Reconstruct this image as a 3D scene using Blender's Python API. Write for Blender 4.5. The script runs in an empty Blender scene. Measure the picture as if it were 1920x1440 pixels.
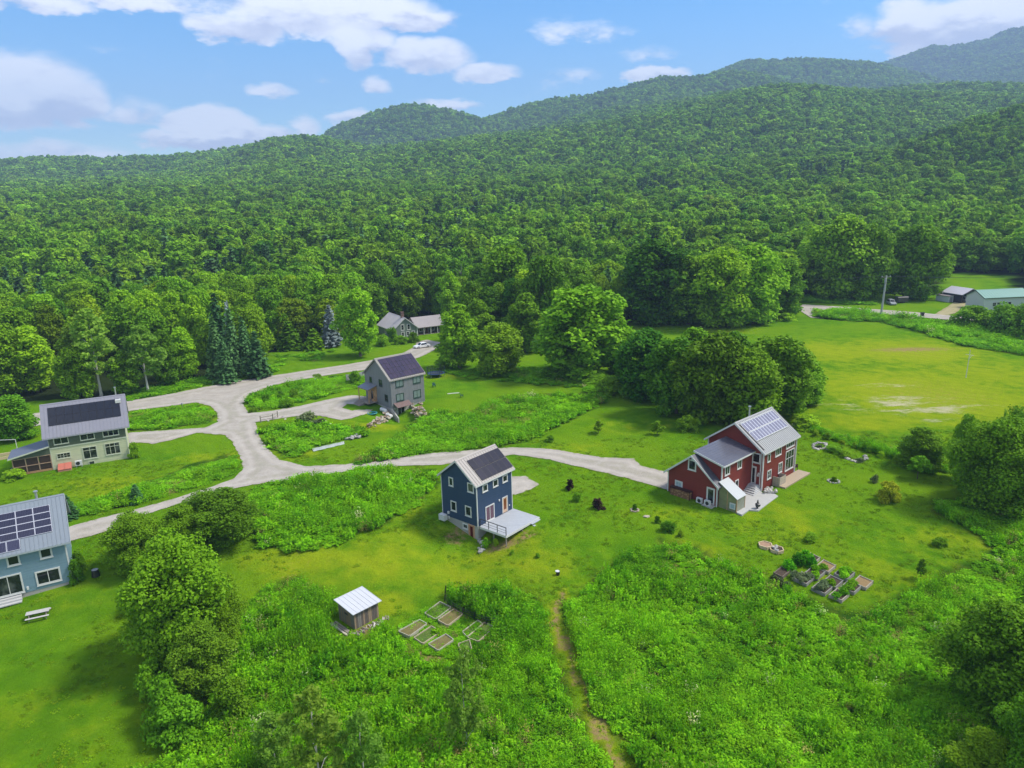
import bpy, bmesh, math, random
import numpy as np
from mathutils import Vector, Matrix, geometry
random.seed(7); RNG = np.random.default_rng(7)
S = bpy.context.scene
C = S.collection
PI = math.pi
rad = math.radians

# ---------------------------------------------------------------- camera
CAM_F = 1333.0; PITCH = rad(14.6); ROLL = rad(-1.54); CAM_H = 41.0
_F = np.array([0, math.cos(PITCH), -math.sin(PITCH)]); _U = np.array([0, math.sin(PITCH), math.cos(PITCH)]); _R = np.array([1., 0, 0])
_R, _U = math.cos(ROLL) * _R + math.sin(ROLL) * _U, -math.sin(ROLL) * _R + math.cos(ROLL) * _U
cam_d = bpy.data.cameras.new('camera'); cam = bpy.data.objects.new('camera', cam_d); C.objects.link(cam)
cam_d.sensor_width = 36.0; cam_d.lens = CAM_F / 1920 * 36.0; cam_d.clip_start = 0.5; cam_d.clip_end = 20000
cam.matrix_world = Matrix(((_R[0], _U[0], -_F[0], 0), (_R[1], _U[1], -_F[1], 0), (_R[2], _U[2], -_F[2], CAM_H), (0, 0, 0, 1)))
S.camera = cam

# ---------------------------------------------------------------- light
SUN_EL = rad(52); SUN_DIR = Vector((0.93, 0.10, 0)).normalized() * math.cos(SUN_EL) + Vector((0, 0, math.sin(SUN_EL)))
sun_d = bpy.data.lights.new('sun', 'SUN'); sun = bpy.data.objects.new('sun', sun_d); C.objects.link(sun)
sun_d.energy = 2.0; sun_d.angle = rad(13.0); sun_d.color = (1.0, 0.95, 0.87)
sun.rotation_euler = SUN_DIR.to_track_quat('Z', 'Y').to_euler()
sun.location = (0, 0, 300)
S.view_settings.view_transform = 'Standard'; S.view_settings.look = 'None'
S.view_settings.gamma = 1; S.view_settings.use_curve_mapping = False
S.view_settings.exposure = 1.58
S.cycles.max_bounces = 6; S.cycles.diffuse_bounces = 3; S.cycles.glossy_bounces = 2
S.cycles.transmission_bounces = 3; S.cycles.transparent_max_bounces = 4; S.cycles.volume_bounces = 0


# ---------------------------------------------------------------- node helpers
class NT:
    def __init__(s, tree): s.t = tree; s.n = tree.nodes; s.l = tree.links
    def add(s, typ, **kw):
        n = s.n.new(typ)
        for k, v in kw.items(): setattr(n, k, v)
        return n
    def put(s, sock, v):
        if isinstance(v, bpy.types.NodeSocket): s.l.new(v, sock)
        elif v is not None:
            try: sock.default_value = v
            except Exception: sock.default_value = (*v, 1.0)
    def math(s, op, a, b=None, c=None, clamp=False):
        n = s.add('ShaderNodeMath', operation=op); n.use_clamp = clamp
        s.put(n.inputs[0], a)
        if b is not None: s.put(n.inputs[1], b)
        if c is not None: s.put(n.inputs[2], c)
        return n.outputs[0]
    def mix(s, f, a, b):
        n = s.add('ShaderNodeMix', data_type='RGBA'); s.put(n.inputs[0], f); s.put(n.inputs[6], a); s.put(n.inputs[7], b)
        return n.outputs[2]
    def mul(s, a, b, f=1.0):
        n = s.add('ShaderNodeMix', data_type='RGBA', blend_type='MULTIPLY'); s.put(n.inputs[0], f); s.put(n.inputs[6], a); s.put(n.inputs[7], b)
        return n.outputs[2]
    def noise(s, vec, scale, detail=4, rough=0.55, dist=0.0):
        n = s.add('ShaderNodeTexNoise'); s.put(n.inputs['Vector'], vec); n.inputs['Scale'].default_value = scale
        n.inputs['Detail'].default_value = detail; n.inputs['Roughness'].default_value = rough; n.inputs['Distortion'].default_value = dist
        return n.outputs[0]
    def ramp(s, f, lo, hi, a=0.0, b=1.0):
        n = s.add('ShaderNodeMapRange'); n.interpolation_type = 'SMOOTHSTEP'
        s.put(n.inputs[0], f); n.inputs[1].default_value = lo; n.inputs[2].default_value = hi; n.inputs[3].default_value = a; n.inputs[4].default_value = b
        return n.outputs[0]
    def attr(s, name, typ='GEOMETRY'):
        n = s.add('ShaderNodeAttribute', attribute_name=name); n.attribute_type = typ
        return n
    def pos(s): return s.add('ShaderNodeNewGeometry').outputs['Position']
    def obj(s): return s.add('ShaderNodeTexCoord').outputs['Object']
    def scale(s, v, sc):
        n = s.add('ShaderNodeMapping'); s.put(n.inputs[0], v); n.inputs['Scale'].default_value = sc
        return n.outputs[0]


# ---------------------------------------------------------------- sky
def px_azel(X, Y):
    d = _F + (X - 960) / CAM_F * _R + (720 - Y) / CAM_F * _U
    d = d / np.linalg.norm(d)
    return math.atan2(d[0], d[1]), math.asin(d[2])

W = bpy.data.worlds.new('World'); S.world = W; W.use_nodes = True
w = NT(W.node_tree); w.n.clear()
sky = w.add('ShaderNodeTexSky', sky_type='NISHITA'); sky.sun_disc = False
sky.sun_elevation = SUN_EL; sky.sun_rotation = math.atan2(SUN_DIR.x, SUN_DIR.y); sky.air_density = 1.0; sky.dust_density = 0.4; sky.ozone_density = 2.0; sky.altitude = 300
hs = w.add('ShaderNodeHueSaturation'); w.put(hs.inputs['Color'], sky.outputs[0]); hs.inputs['Saturation'].default_value = 1.55
bg = w.add('ShaderNodeBackground'); w.put(bg.inputs[0], hs.outputs[0]); bg.inputs[1].default_value = 0.074
gen = w.add('ShaderNodeTexCoord').outputs['Generated']
sep = w.add('ShaderNodeSeparateXYZ'); w.put(sep.inputs[0], gen)
az = w.math('ARCTAN2', sep.outputs[0], sep.outputs[1]); el = w.math('ARCSINE', sep.outputs[2])
flat = w.scale(gen, (1, 1, 2.2))
n1 = w.noise(flat, 9.0, 8, 0.6); n2 = w.noise(flat, 26.0, 6, 0.6); n3 = w.noise(flat, 3.0, 3, 0.5)
azd = w.math('ADD', az, w.math('MULTIPLY', w.math('SUBTRACT', n1, 0.5), 0.055))
eld = w.math('ADD', el, w.math('MULTIPLY', w.math('SUBTRACT', n2, 0.5), 0.030))
CLOUDS = [(50, 160, 125, 62, 1), (140, 190, 62, 45, 1), (30, 205, 90, 34, .9), (255, 212, 68, 32, .62), (400, 240, 92, 42, 1.15), (360, 262, 100, 22, 1), (480, 255, 110, 24, .85),
          (565, 238, 45, 26, .7), (510, 168, 55, 16, .6), (590, 152, 34, 10, .5), (600, 22, 260, 42, 1), (450, 52, 100, 32, 1), (770, 35, 110, 26, .85), (665, 100, 40, 40, .95), (690, 80, 70, 34, .8),
          (800, 105, 100, 36, 1), (910, 135, 78, 22, .8), (705, 160, 32, 20, .7), (50, 4, 120, 18, .8), (240, 4, 130, 16, .7), (1760, 50, 130, 48, 1.1), (1860, 30, 120, 48, 1.1), (1690, 38, 66, 36, 1),
          (1612, 50, 34, 26, .55), (1230, 138, 70, 16, 1), (670, 225, 70, 24, .9), (830, 198, 90, 16, .8), (90, 288, 150, 24, .62), (1100, 60, 120, 22, .34), (1060, 140, 90, 26, .3), (1240, 100, 130, 18, .3), (215, 95, 60, 12, .4), (-150, 120, 120, 60, 1), (2080, 60, 130, 50, 1)]
acc = None; accz = None
for (cx, cy, rx, ry, st) in CLOUDS:
    a, e = px_azel(cx, cy); wx = rx / CAM_F; wy = ry / CAM_F
    u = w.math('MULTIPLY', w.math('SUBTRACT', azd, a), 1 / wx); v = w.math('MULTIPLY', w.math('SUBTRACT', eld, e), 1 / wy)
    q = w.math('SUBTRACT', 1.0, w.math('ADD', w.math('MULTIPLY', u, u), w.math('MULTIPLY', v, v)))
    q = w.math('MULTIPLY', w.math('MAXIMUM', q, 0.0), st)
    qz = w.math('MULTIPLY', q, v)
    acc = q if acc is None else w.math('MAXIMUM', acc, q)
    accz = qz if accz is None else w.math('ADD', accz, qz)
# unseen cloud outside the frame, made denser to add soft fill light
aside = w.ramp(w.math('ABSOLUTE', az), 0.75, 1.0)
up = w.ramp(el, 0.42, 0.60)
out_m = w.math('MULTIPLY', w.math('MAXIMUM', aside, up), w.ramp(el, 0.02, 0.10))
acc = w.math('MAXIMUM', acc, w.math('MULTIPLY', out_m, w.ramp(n3, 0.40, 0.60)))
dens = w.ramp(w.math('ADD', w.math('ADD', acc, w.math('MULTIPLY', w.math('SUBTRACT', n1, 0.5), 1.5)), w.math('MULTIPLY', w.math('SUBTRACT', n2, 0.5), 0.7)), 0.16, 0.66)
dens = w.math('MULTIPLY', dens, 0.95)
shade = w.ramp(w.math('ADD', w.math('ADD', accz, w.math('MULTIPLY', w.math('SUBTRACT', n2, 0.5), 1.4)), w.math('MULTIPLY', w.math('SUBTRACT', n1, .5), 1.2)), -0.65, 0.30)
ccol = w.mix(shade, (0.47, 0.48, 0.60), (0.86, 0.85, 0.87))
bgc = w.add('ShaderNodeBackground'); w.put(bgc.inputs[0], ccol); bgc.inputs[1].default_value = 0.60
ms = w.add('ShaderNodeMixShader'); w.put(ms.inputs[0], dens); w.l.new(bg.outputs[0], ms.inputs[1]); w.l.new(bgc.outputs[0], ms.inputs[2])
wo = w.add('ShaderNodeOutputWorld'); w.l.new(ms.outputs[0], wo.inputs[0])

# ---------------------------------------------------------------- mapping between photo and ground
def sst(t): t = np.clip(t, 0, 1); return t * t * (3 - 2 * t)

def ray(X, Y): return _F + (X - 960) / CAM_F * _R + (720 - Y) / CAM_F * _U

def z_at(X, Y, D):
    d = ray(X, Y); return CAM_H + D * d[2] / d[1], d[0] / d[1]

CAN = 13.0
XS = [-700, 0, 480, 960, 1440, 1920, 2600]
TAB = {350: [462, 466, 462, 458, 448, 436, 420], 500: [418, 422, 415, 404, 392, 375, 360], 700: [385, 390, 378, 362, 340, 318, 300],
       1000: [360, 364, 346, 322, 288, 272, 262], 1500: [338, 340, 316, 262, 160, 175, 190], 2000: [338, 340, 316, 262, 166, 172, 180]}
_sg = np.linspace(-1.25, 1.25, 251)
_rows = []; _D = [290.0]
_rows.append(np.zeros_like(_sg))
for D, ys in TAB.items():
    zs, ss = zip(*[z_at(X, Y, D) for X, Y in zip(XS, ys)])
    r = np.interp(_sg, ss, np.array(zs) - CAN)
    k = np.hanning(25); k /= k.sum(); r = np.convolve(np.pad(r, 12, mode='edge'), k, mode='valid')
    _rows.append(r); _D.append(float(D))
_rows.append(_rows[-1] * 1.0); _D.append(9000.0)
_rows = np.array(_rows); _lD = np.log(np.array(_D))
LAYERS = [  # crest polylines (X, Y, distance), front slope, back slope
    ([(-900, 330, 1900), (0, 307, 1900), (200, 299, 1900), (330, 292, 1900), (430, 279, 1850), (510, 262, 1800), (600, 262, 1800), (680, 280, 1800), (800, 300, 1750)], .16, .3),
    ([(480, 330, 2500), (600, 262, 2500), (640, 238, 2500), (700, 215, 2500), (780, 200, 2500), (840, 207, 2500), (900, 224, 2450), (960, 238, 2400), (1100, 262, 2300)], .42, .5),
    ([(780, 270, 2700), (900, 226, 2700), (1000, 197, 2700), (1100, 182, 2700), (1160, 168, 2700), (1240, 147, 2700), (1350, 143, 2700), (1440, 160, 2600), (1600, 210, 2500)], .30, .4),
    ([(1200, 200, 3500), (1340, 143, 3500), (1400, 120, 3500), (1480, 114, 3500), (1570, 107, 3500), (1650, 119, 3500), (1750, 150, 3400), (1900, 200, 3300)], .35, .4),
    ([(1480, 170, 4800), (1640, 132, 4800), (1740, 99, 4800), (1830, 79, 4800), (1920, 56, 4800), (2050, 20, 4800), (2400, -40, 4800)], .40, .4),
    ([(1380, 345, 760), (1500, 322, 780), (1620, 298, 800), (1740, 254, 830), (1850, 226, 850), (1930, 205, 860), (2300, 170, 900)], .36, .30),
]
_lay = []
for pts, sf, sb in LAYERS:
    z, s = zip(*[z_at(X, Y, D) for X, Y, D in pts])
    zc = np.interp(_sg, s, np.array(z) - CAN); dc = np.interp(_sg, s, [p[2] for p in pts])
    edge = np.clip(np.maximum(s[0] - _sg, _sg - s[-1]), 0, None)
    zc = zc - edge * dc * 0.6
    _lay.append((zc, dc, sf, sb))

def vnoise(x, y, sc, seed=0):
    x = np.asarray(x, float) / sc + seed * 17.3; y = np.asarray(y, float) / sc + seed * 9.1
    xi = np.floor(x); yi = np.floor(y); fx = x - xi; fy = y - yi
    fx = fx * fx * (3 - 2 * fx); fy = fy * fy * (3 - 2 * fy)
    def h(a, b): v = np.sin(a * 127.1 + b * 311.7 + seed * 5.7) * 43758.5453; return v - np.floor(v)
    return (h(xi, yi) * (1 - fx) + h(xi + 1, yi) * fx) * (1 - fy) + (h(xi, yi + 1) * (1 - fx) + h(xi + 1, yi + 1) * fx) * fy

def gz(x, y):
    x = np.asarray(x, float); y = np.asarray(y, float)
    z = -2.0 * sst((90 - y) / 24)
    z = z - 2.2 * np.exp(-((x + 6.2) ** 2 + (y - 81.4) ** 2) / (2 * 4.3 ** 2))
    z = z - 2.5 * np.exp(-((x + 22.8) ** 2 + (y - 137.6) ** 2) / (2 * 3.4 ** 2))
    z = z + .10 * np.sin(x * .11 + 1) * np.cos(y * .09) + .05 * np.sin(x * .31) * np.sin(y * .27 + 2)
    far = y > 285
    if np.any(far):
        yy = np.maximum(y, 291.0); s = np.clip(x / yy, -1.24, 1.24)
        ld = np.clip(np.log(yy), _lD[0], _lD[-1] - 1e-6)
        j = np.clip(np.searchsorted(_lD, ld, side='right') - 1, 0, len(_lD) - 2)
        t = (ld - _lD[j]) / (_lD[j + 1] - _lD[j])
        si = (s + 1.25) / 2.5 * 250; i0 = np.clip(np.floor(si).astype(int), 0, 249); fs = si - i0
        def row(k): return _rows[k, i0] * (1 - fs) + _rows[k, i0 + 1] * fs
        zt = row(j) * (1 - t) + row(j + 1) * t
        for zc, dc, sf, sb in _lay:
            z0 = zc[i0] * (1 - fs) + zc[i0 + 1] * fs; d0 = dc[i0] * (1 - fs) + dc[i0 + 1] * fs
            d = yy - d0; sl = np.where(d < 0, sf, sb)
            zl = z0 - sl * (np.sqrt(d * d + 60. ** 2) - 60.)
            k = 12.0; hh = np.clip(.5 + .5 * (zl - zt) / k, 0, 1)
            zt = np.where(yy > 550, zt * (1 - hh) + zl * hh + k * hh * (1 - hh), zt)
        amp = np.clip((yy - 500) / 2500, 0, 1)
        zt = zt + amp * 60 * (vnoise(x, y, 330, 1) - .5) + amp * 26 * (vnoise(x, y, 130, 2) - .5) + np.clip((yy - 330) / 300, 0, 1) * 5 * (vnoise(x, y, 60, 3) - .5)
        b = sst((y - 285) / 40)
        z = z * (1 - b) + zt * b
    return z

def g(x, y): return float(gz(np.array([x]), np.array([y]))[0])

def at(X, Y, dz=0.0):
    d = ray(X, Y); z = 0.0
    for _ in range(25):
        t = (z + dz - CAM_H) / d[2]; z = .5 * z + .5 * g(d[0] * t, d[1] * t)
    t = (z + dz - CAM_H) / d[2]
    return Vector((d[0] * t, d[1] * t, z))

def proj(P):
    d = np.asarray(P, float) - np.array([0, 0, CAM_H]); k = d @ _F
    return 960 + CAM_F * (d @ _R) / k, 720 - CAM_F * (d @ _U) / k, k

def inside(px, py, poly):
    px = np.asarray(px); py = np.asarray(py); r = np.zeros(px.shape, bool); n = len(poly)
    for i in range(n):
        x0, y0 = poly[i]; x1, y1 = poly[(i + 1) % n]
        if y0 == y1: continue
        c = ((y0 > py) != (y1 > py)) & (px < (x1 - x0) * (py - y0) / (y1 - y0) + x0)
        r ^= c
    return r

# ---------------------------------------------------------------- materials
MATS = {}
def mat(name, color, rough=.7, spec=.3, metal=0., var=.12, vscale=3., bump=0., bscale=20., emis=None, fn=None):
    if name in MATS: return MATS[name]
    m = bpy.data.materials.new(name); m.use_nodes = True; t = NT(m.node_tree); b = t.n['Principled BSDF']
    b.inputs['Roughness'].default_value = rough; b.inputs['Specular IOR Level'].default_value = spec; b.inputs['Metallic'].default_value = metal
    o = t.obj()
    if fn: col = fn(t, o)
    else:
        f = t.noise(o, vscale, 5, .65)
        col = t.mix(f, tuple(c * (1 - var) for c in color), tuple(min(1, c * (1 + var)) for c in color))
    t.put(b.inputs['Base Color'], col)
    if bump:
        bn = t.add('ShaderNodeBump'); bn.inputs['Strength'].default_value = bump; bn.inputs['Distance'].default_value = .05
        t.put(bn.inputs['Height'], t.noise(o, bscale, 4)); t.l.new(bn.outputs[0], b.inputs['Normal'])
    MATS[name] = m; return m

def siding(name, color, vertical=False, period=.12, depth=.4):
    """lapped or board siding: fine relief with a little weathering"""
    if name in MATS: return MATS[name]
    m = bpy.data.materials.new(name); m.use_nodes = True; t = NT(m.node_tree); b = t.n['Principled BSDF']
    b.inputs['Roughness'].default_value = .6; b.inputs['Specular IOR Level'].default_value = .3
    o = t.obj(); sp = t.add('ShaderNodeSeparateXYZ'); t.put(sp.inputs[0], o)
    co = t.math('ADD', sp.outputs[0], sp.outputs[1]) if vertical else sp.outputs[2]
    fr = t.math('FRACT', t.math('DIVIDE', co, period))
    line = t.math('GREATER_THAN', fr, .88) if not vertical else t.math('GREATER_THAN', fr, .86)
    bid = t.math('FLOOR', t.math('DIVIDE', co, period)); wn = t.add('ShaderNodeTexWhiteNoise', noise_dimensions='1D'); t.put(wn.inputs['W'], bid)
    f = t.math('ADD', t.math('MULTIPLY', t.noise(t.scale(o, (1, 1, .22)), 1.6, 6, .75), .75), t.math('MULTIPLY', wn.outputs[0], .3))
    col = t.mix(f, tuple(c * .80 for c in color), tuple(min(1, c * 1.18) for c in color))
    col = t.mix(t.math('MULTIPLY', line, depth), col, tuple(c * .45 for c in color))
    t.put(b.inputs['Base Color'], col)
    bn = t.add('ShaderNodeBump'); bn.inputs['Strength'].default_value = .5; bn.inputs['Distance'].default_value = .03
    t.put(bn.inputs['Height'], fr); t.l.new(bn.outputs[0], b.inputs['Normal'])
    MATS[name] = m; return m

def shingle(name, color, period=.22, rough=.7):
    if name in MATS: return MATS[name]
    m = bpy.data.materials.new(name); m.use_nodes = True; t = NT(m.node_tree); b = t.n['Principled BSDF']; b.inputs['Roughness'].default_value = rough
    br = t.add('ShaderNodeTexBrick'); t.put(br.inputs['Vector'], t.add('ShaderNodeTexCoord').outputs['UV']); br.inputs['Scale'].default_value = 1.0
    br.inputs['Brick Width'].default_value = .5; br.inputs['Row Height'].default_value = period; br.inputs['Mortar Size'].default_value = .02
    br.inputs['Color1'].default_value = (*[c * .85 for c in color], 1); br.inputs['Color2'].default_value = (*[c * 1.15 for c in color], 1); br.inputs['Mortar'].default_value = (*[c * .45 for c in color], 1)
    t.put(b.inputs['Base Color'], t.mul(br.outputs[0], t.mix(t.noise(t.obj(), 1.3, 4), (.8, .8, .8), (1.15, 1.15, 1.15))))
    MATS[name] = m; return m

def glass_mat(name='window_glass', col=(.012, .016, .018)):
    if name in MATS: return MATS[name]
    def fn(t, o):
        wn = t.noise(t.pos(), .9, 2, .5); return t.mix(t.ramp(wn, .50, .68), col, (.075, .085, .08))  # pale patches in the base colour imitate varied reflections
    m = mat(name, col, rough=.06, spec=.6, fn=fn); return m

def solar_mat(name, c1, c2, nx=6, ny=10, line=(.25, .25, .32), k=.5):
    """photovoltaic cells: grid of cells printed under the glass"""
    if name in MATS: return MATS[name]
    m = bpy.data.materials.new(name); m.use_nodes = True; t = NT(m.node_tree); b = t.n['Principled BSDF']
    b.inputs['Roughness'].default_value = .22; b.inputs['Specular IOR Level'].default_value = .3
    uv = t.add('ShaderNodeTexCoord').outputs['UV']; sp = t.add('ShaderNodeSeparateXYZ'); t.put(sp.inputs[0], uv)
    ln = None
    for a, n in ((0, nx), (1, ny)):
        fr = t.math('FRACT', t.math('MULTIPLY', sp.outputs[a], n)); q = t.math('LESS_THAN', fr, .10)
        ln = q if ln is None else t.math('MAXIMUM', ln, q)
    oi = t.add('ShaderNodeObjectInfo')
    f = t.math('ADD', t.math('MULTIPLY', t.noise(t.obj(), 1.5, 3), .4), t.math('MULTIPLY', oi.outputs['Random'], .6))
    t.put(b.inputs['Base Color'], t.mix(t.math('MULTIPLY', ln, k), t.mix(f, c1, c2), line))
    MATS[name] = m; return m

M = dict(
    white=mat('white_trim_paint', (.54, .54, .52), .5, vscale=6, var=.08),
    cream=mat('cream_trim_paint', (.50, .52, .40), .5),
    concrete=mat('poured_concrete', (.33, .32, .29), .85, var=.25, vscale=1.2, bump=.3),
    glass=glass_mat(),
    wood=mat('warm_wood', (.42, .24, .12), .6, var=.3, vscale=4),
    greywood=mat('weathered_wood', (.23, .20, .165), .85, var=.45, vscale=5, bump=.4),
    black=mat('black_metal', (.02, .02, .022), .4, .5),
    grey=mat('grey_plastic', (.30, .31, .32), .5),
    lightgrey=mat('light_grey_enamel', (.55, .55, .53), .5),
    deck=siding('pale_composite_decking', (.36, .38, .40), vertical=True, period=.14, depth=.22),
    stone=mat('fieldstone', (.36, .33, .28), .9, var=.5, vscale=1.5, bump=.6, bscale=8),
    steel=mat('galvanised_steel', (.45, .46, .47), .35, .5, metal=.6),
    soil=mat('dark_garden_soil', (.060, .042, .028), .95, var=.4, vscale=5, bump=.6),
    straw=mat('dry_straw_mulch', (.23, .155, .07), .95, var=.35, vscale=7, bump=.6),
    bark=mat('grey_brown_bark', (.13, .105, .08), .9, var=.35, vscale=6, bump=.6),
    birchbark=mat('white_birch_bark', (.50, .48, .43), .8, var=.35, vscale=5, bump=.3),
)

# ---------------------------------------------------------------- object helpers
def link(o, parent=None):
    C.objects.link(o)
    if parent is not None: o.parent = parent
    return o

def tag(o, label=None, cat=None, group=None, kind=None):
    if label: o['label'] = label
    if cat: o['category'] = cat
    if group: o['group'] = group
    if kind: o['kind'] = kind
    return o

def empty(name, loc, rz=0., label=None, cat=None, group=None):
    o = bpy.data.objects.new(name, None); C.objects.link(o); o.location = loc; o.rotation_euler = (0, 0, rz); o.empty_display_size = .5
    return tag(o, label, cat, group)

class MB:
    def __init__(s): s.v = []; s.f = []; s.m = []; s.uv = {}
    def face(s, pts, mi=0, uv=None):
        i = len(s.v); s.v += [tuple(p) for p in pts]; s.f.append(tuple(range(i, i + len(pts)))); s.m.append(mi)
        if uv: s.uv[len(s.f) - 1] = uv
    def hexa(s, p, mi=0):  # 8 points, bottom 4 ccw then top 4
        i = len(s.v); s.v += [tuple(q) for q in p]
        for q in ((3, 2, 1, 0), (4, 5, 6, 7), (0, 1, 5, 4), (1, 2, 6, 5), (2, 3, 7, 6), (3, 0, 4, 7)): s.f.append(tuple(i + k for k in q)); s.m.append(mi)
    def box(s, x0, x1, y0, y1, z0, z1, mi=0):
        s.hexa([(x0, y0, z0), (x1, y0, z0), (x1, y1, z0), (x0, y1, z0), (x0, y0, z1), (x1, y0, z1), (x1, y1, z1), (x0, y1, z1)], mi)
    def prism(s, prof, a0, a1, axis='X', mi=0):
        """extrude polygon (p,q) from a0 to a1; axis X: (a,p,q); Y: (p,a,q); Z: (p,q,a)"""
        f = {'X': lambda a, p, q: (a, p, q), 'Y': lambda a, p, q: (p, a, q), 'Z': lambda a, p, q: (p, q, a)}[axis]
        n = len(prof); i = len(s.v)
        s.v += [f(a0, *p) for p in prof] + [f(a1, *p) for p in prof]
        s.f.append(tuple(i + k for k in range(n))[::-1]); s.m.append(mi)
        s.f.append(tuple(i + n + k for k in range(n))); s.m.append(mi)
        for k in range(n):
            s.f.append((i + k, i + (k + 1) % n, i + n + (k + 1) % n, i + n + k)); s.m.append(mi)
    def bar(s, a, b, r, n=6, mi=0, r2=None):
        a = Vector(a); b = Vector(b); d = (b - a).normalized(); r2 = r if r2 is None else r2
        u = d.orthogonal().normalized(); w_ = d.cross(u); i = len(s.v)
        for p, rr in ((a, r), (b, r2)):
            for k in range(n):
                t = 2 * PI * k / n; s.v.append(tuple(p + (u * math.cos(t) + w_ * math.sin(t)) * rr))
        for k in range(n): s.f.append((i + k, i + (k + 1) % n, i + n + (k + 1) % n, i + n + k)); s.m.append(mi)
        s.f.append(tuple(i + k for k in range(n))[::-1]); s.m.append(mi); s.f.append(tuple(i + n + k for k in range(n))); s.m.append(mi)
    def blob(s, c, r, mi=0, seed=0, squash=1., sub=1):
        bm = bmesh.new(); bmesh.ops.create_icosphere(bm, subdivisions=sub, radius=1.0); rr = random.Random(seed); i = len(s.v)
        rx, ry, rz = (r if isinstance(r, (tuple, list)) else (r, r, r * squash))
        for v in bm.verts:
            k = .78 + .44 * rr.random(); s.v.append((c[0] + v.co.x * rx * k, c[1] + v.co.y * ry * k, c[2] + v.co.z * rz * k))
        for f_ in bm.faces: s.f.append(tuple(i + v.index for v in f_.verts)); s.m.append(mi)
        bm.free()
    def mesh(s, name, mats, recalc=True):
        me = bpy.data.meshes.new(name); me.from_pydata(s.v, [], s.f)
        for m_ in (mats if isinstance(mats, (list, tuple)) else [mats]): me.materials.append(m_)
        me.polygons.foreach_set('material_index', s.m)
        if recalc:
            bm = bmesh.new(); bm.from_mesh(me); bmesh.ops.recalc_face_normals(bm, faces=bm.faces); bm.to_mesh(me); bm.free()
        if s.uv:
            ul = me.uv_layers.new(name='UVMap')
            for fi, uv in s.uv.items():
                p = me.polygons[fi]
                for li, vi in zip(p.loop_indices, p.vertices):
                    k = vi - s.f[fi][0]; ul.data[li].uv = uv[k]
        me.update(); return me
    def build(s, name, mats, parent=None, recalc=True):
        return link(bpy.data.objects.new(name, s.mesh(name, mats, recalc)), parent)

def copy_tree(o, parent=None, loc=None, rz=None, scale=None):
    c = o.copy(); C.objects.link(c)
    if parent is not None: c.parent = parent
    if loc is not None: c.location = loc
    if rz is not None: c.rotation_euler = (0, 0, rz)
    if scale is not None: c.scale = scale
    for ch in o.children: copy_tree(ch, c)
    return c

# ---------------------------------------------------------------- zones on the ground (outlines traced on the photo, laid on the terrain)
def wpoly(pts): return [tuple(at(X, Y)[:2]) for X, Y in pts]
ROAD = wpoly([(-60, 792), (60, 776), (240, 752), (330, 737), (430, 717), (520, 703), (620, 688), (700, 675), (752, 664), (775, 652), (782, 641), (800, 637), (826, 642), (818, 655), (792, 668), (760, 680), (715, 690), (660, 697),
              (600, 706), (540, 716), (495, 728), (466, 742), (456, 758), (466, 775), (500, 772), (560, 762), (630, 746), (660, 741), (690, 744), (700, 752), (690, 760), (650, 758), (642, 765), (660, 770), (700, 768), (690, 776),
              (660, 785), (640, 788), (600, 780), (560, 780), (510, 787), (480, 792), (484, 815), (498, 838), (524, 862), (575, 875), (680, 869), (800, 851), (900, 843), (960, 839), (1040, 843), (1130, 858), (1188, 860),
              (1200, 873), (1255, 886), (1275, 900), (1252, 919), (1190, 901), (1100, 879), (1030, 862), (965, 853), (930, 857), (830, 872), (740, 874), (600, 892), (500, 905), (455, 913), (400, 926), (335, 945), (270, 966), (235, 988),
              (160, 1008), (100, 1022), (100, 1000), (150, 982), (230, 962), (310, 940), (400, 912), (440, 897), (456, 880), (450, 855), (436, 830), (422, 816), (370, 812), (320, 826), (285, 833), (262, 830), (236, 832),
              (236, 812), (300, 808), (385, 802), (408, 792), (408, 775), (395, 762), (368, 755), (250, 770), (60, 800), (-60, 818)])
FARROAD = wpoly([(1395, 566), (1500, 571), (1590, 576), (1680, 583), (1760, 590), (1830, 597), (1960, 606), (1960, 616), (1830, 606), (1755, 598), (1680, 591), (1590, 584), (1525, 584), (1545, 598), (1520, 596), (1500, 583), (1395, 572)])
FARDRIVE = wpoly([(1752, 590), (1775, 576), (1790, 566), (1822, 566), (1810, 575), (1790, 588), (1775, 592)])
PAD = wpoly([(958, 893), (985, 893), (1012, 909), (995, 918), (965, 929), (940, 925)])
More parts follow.
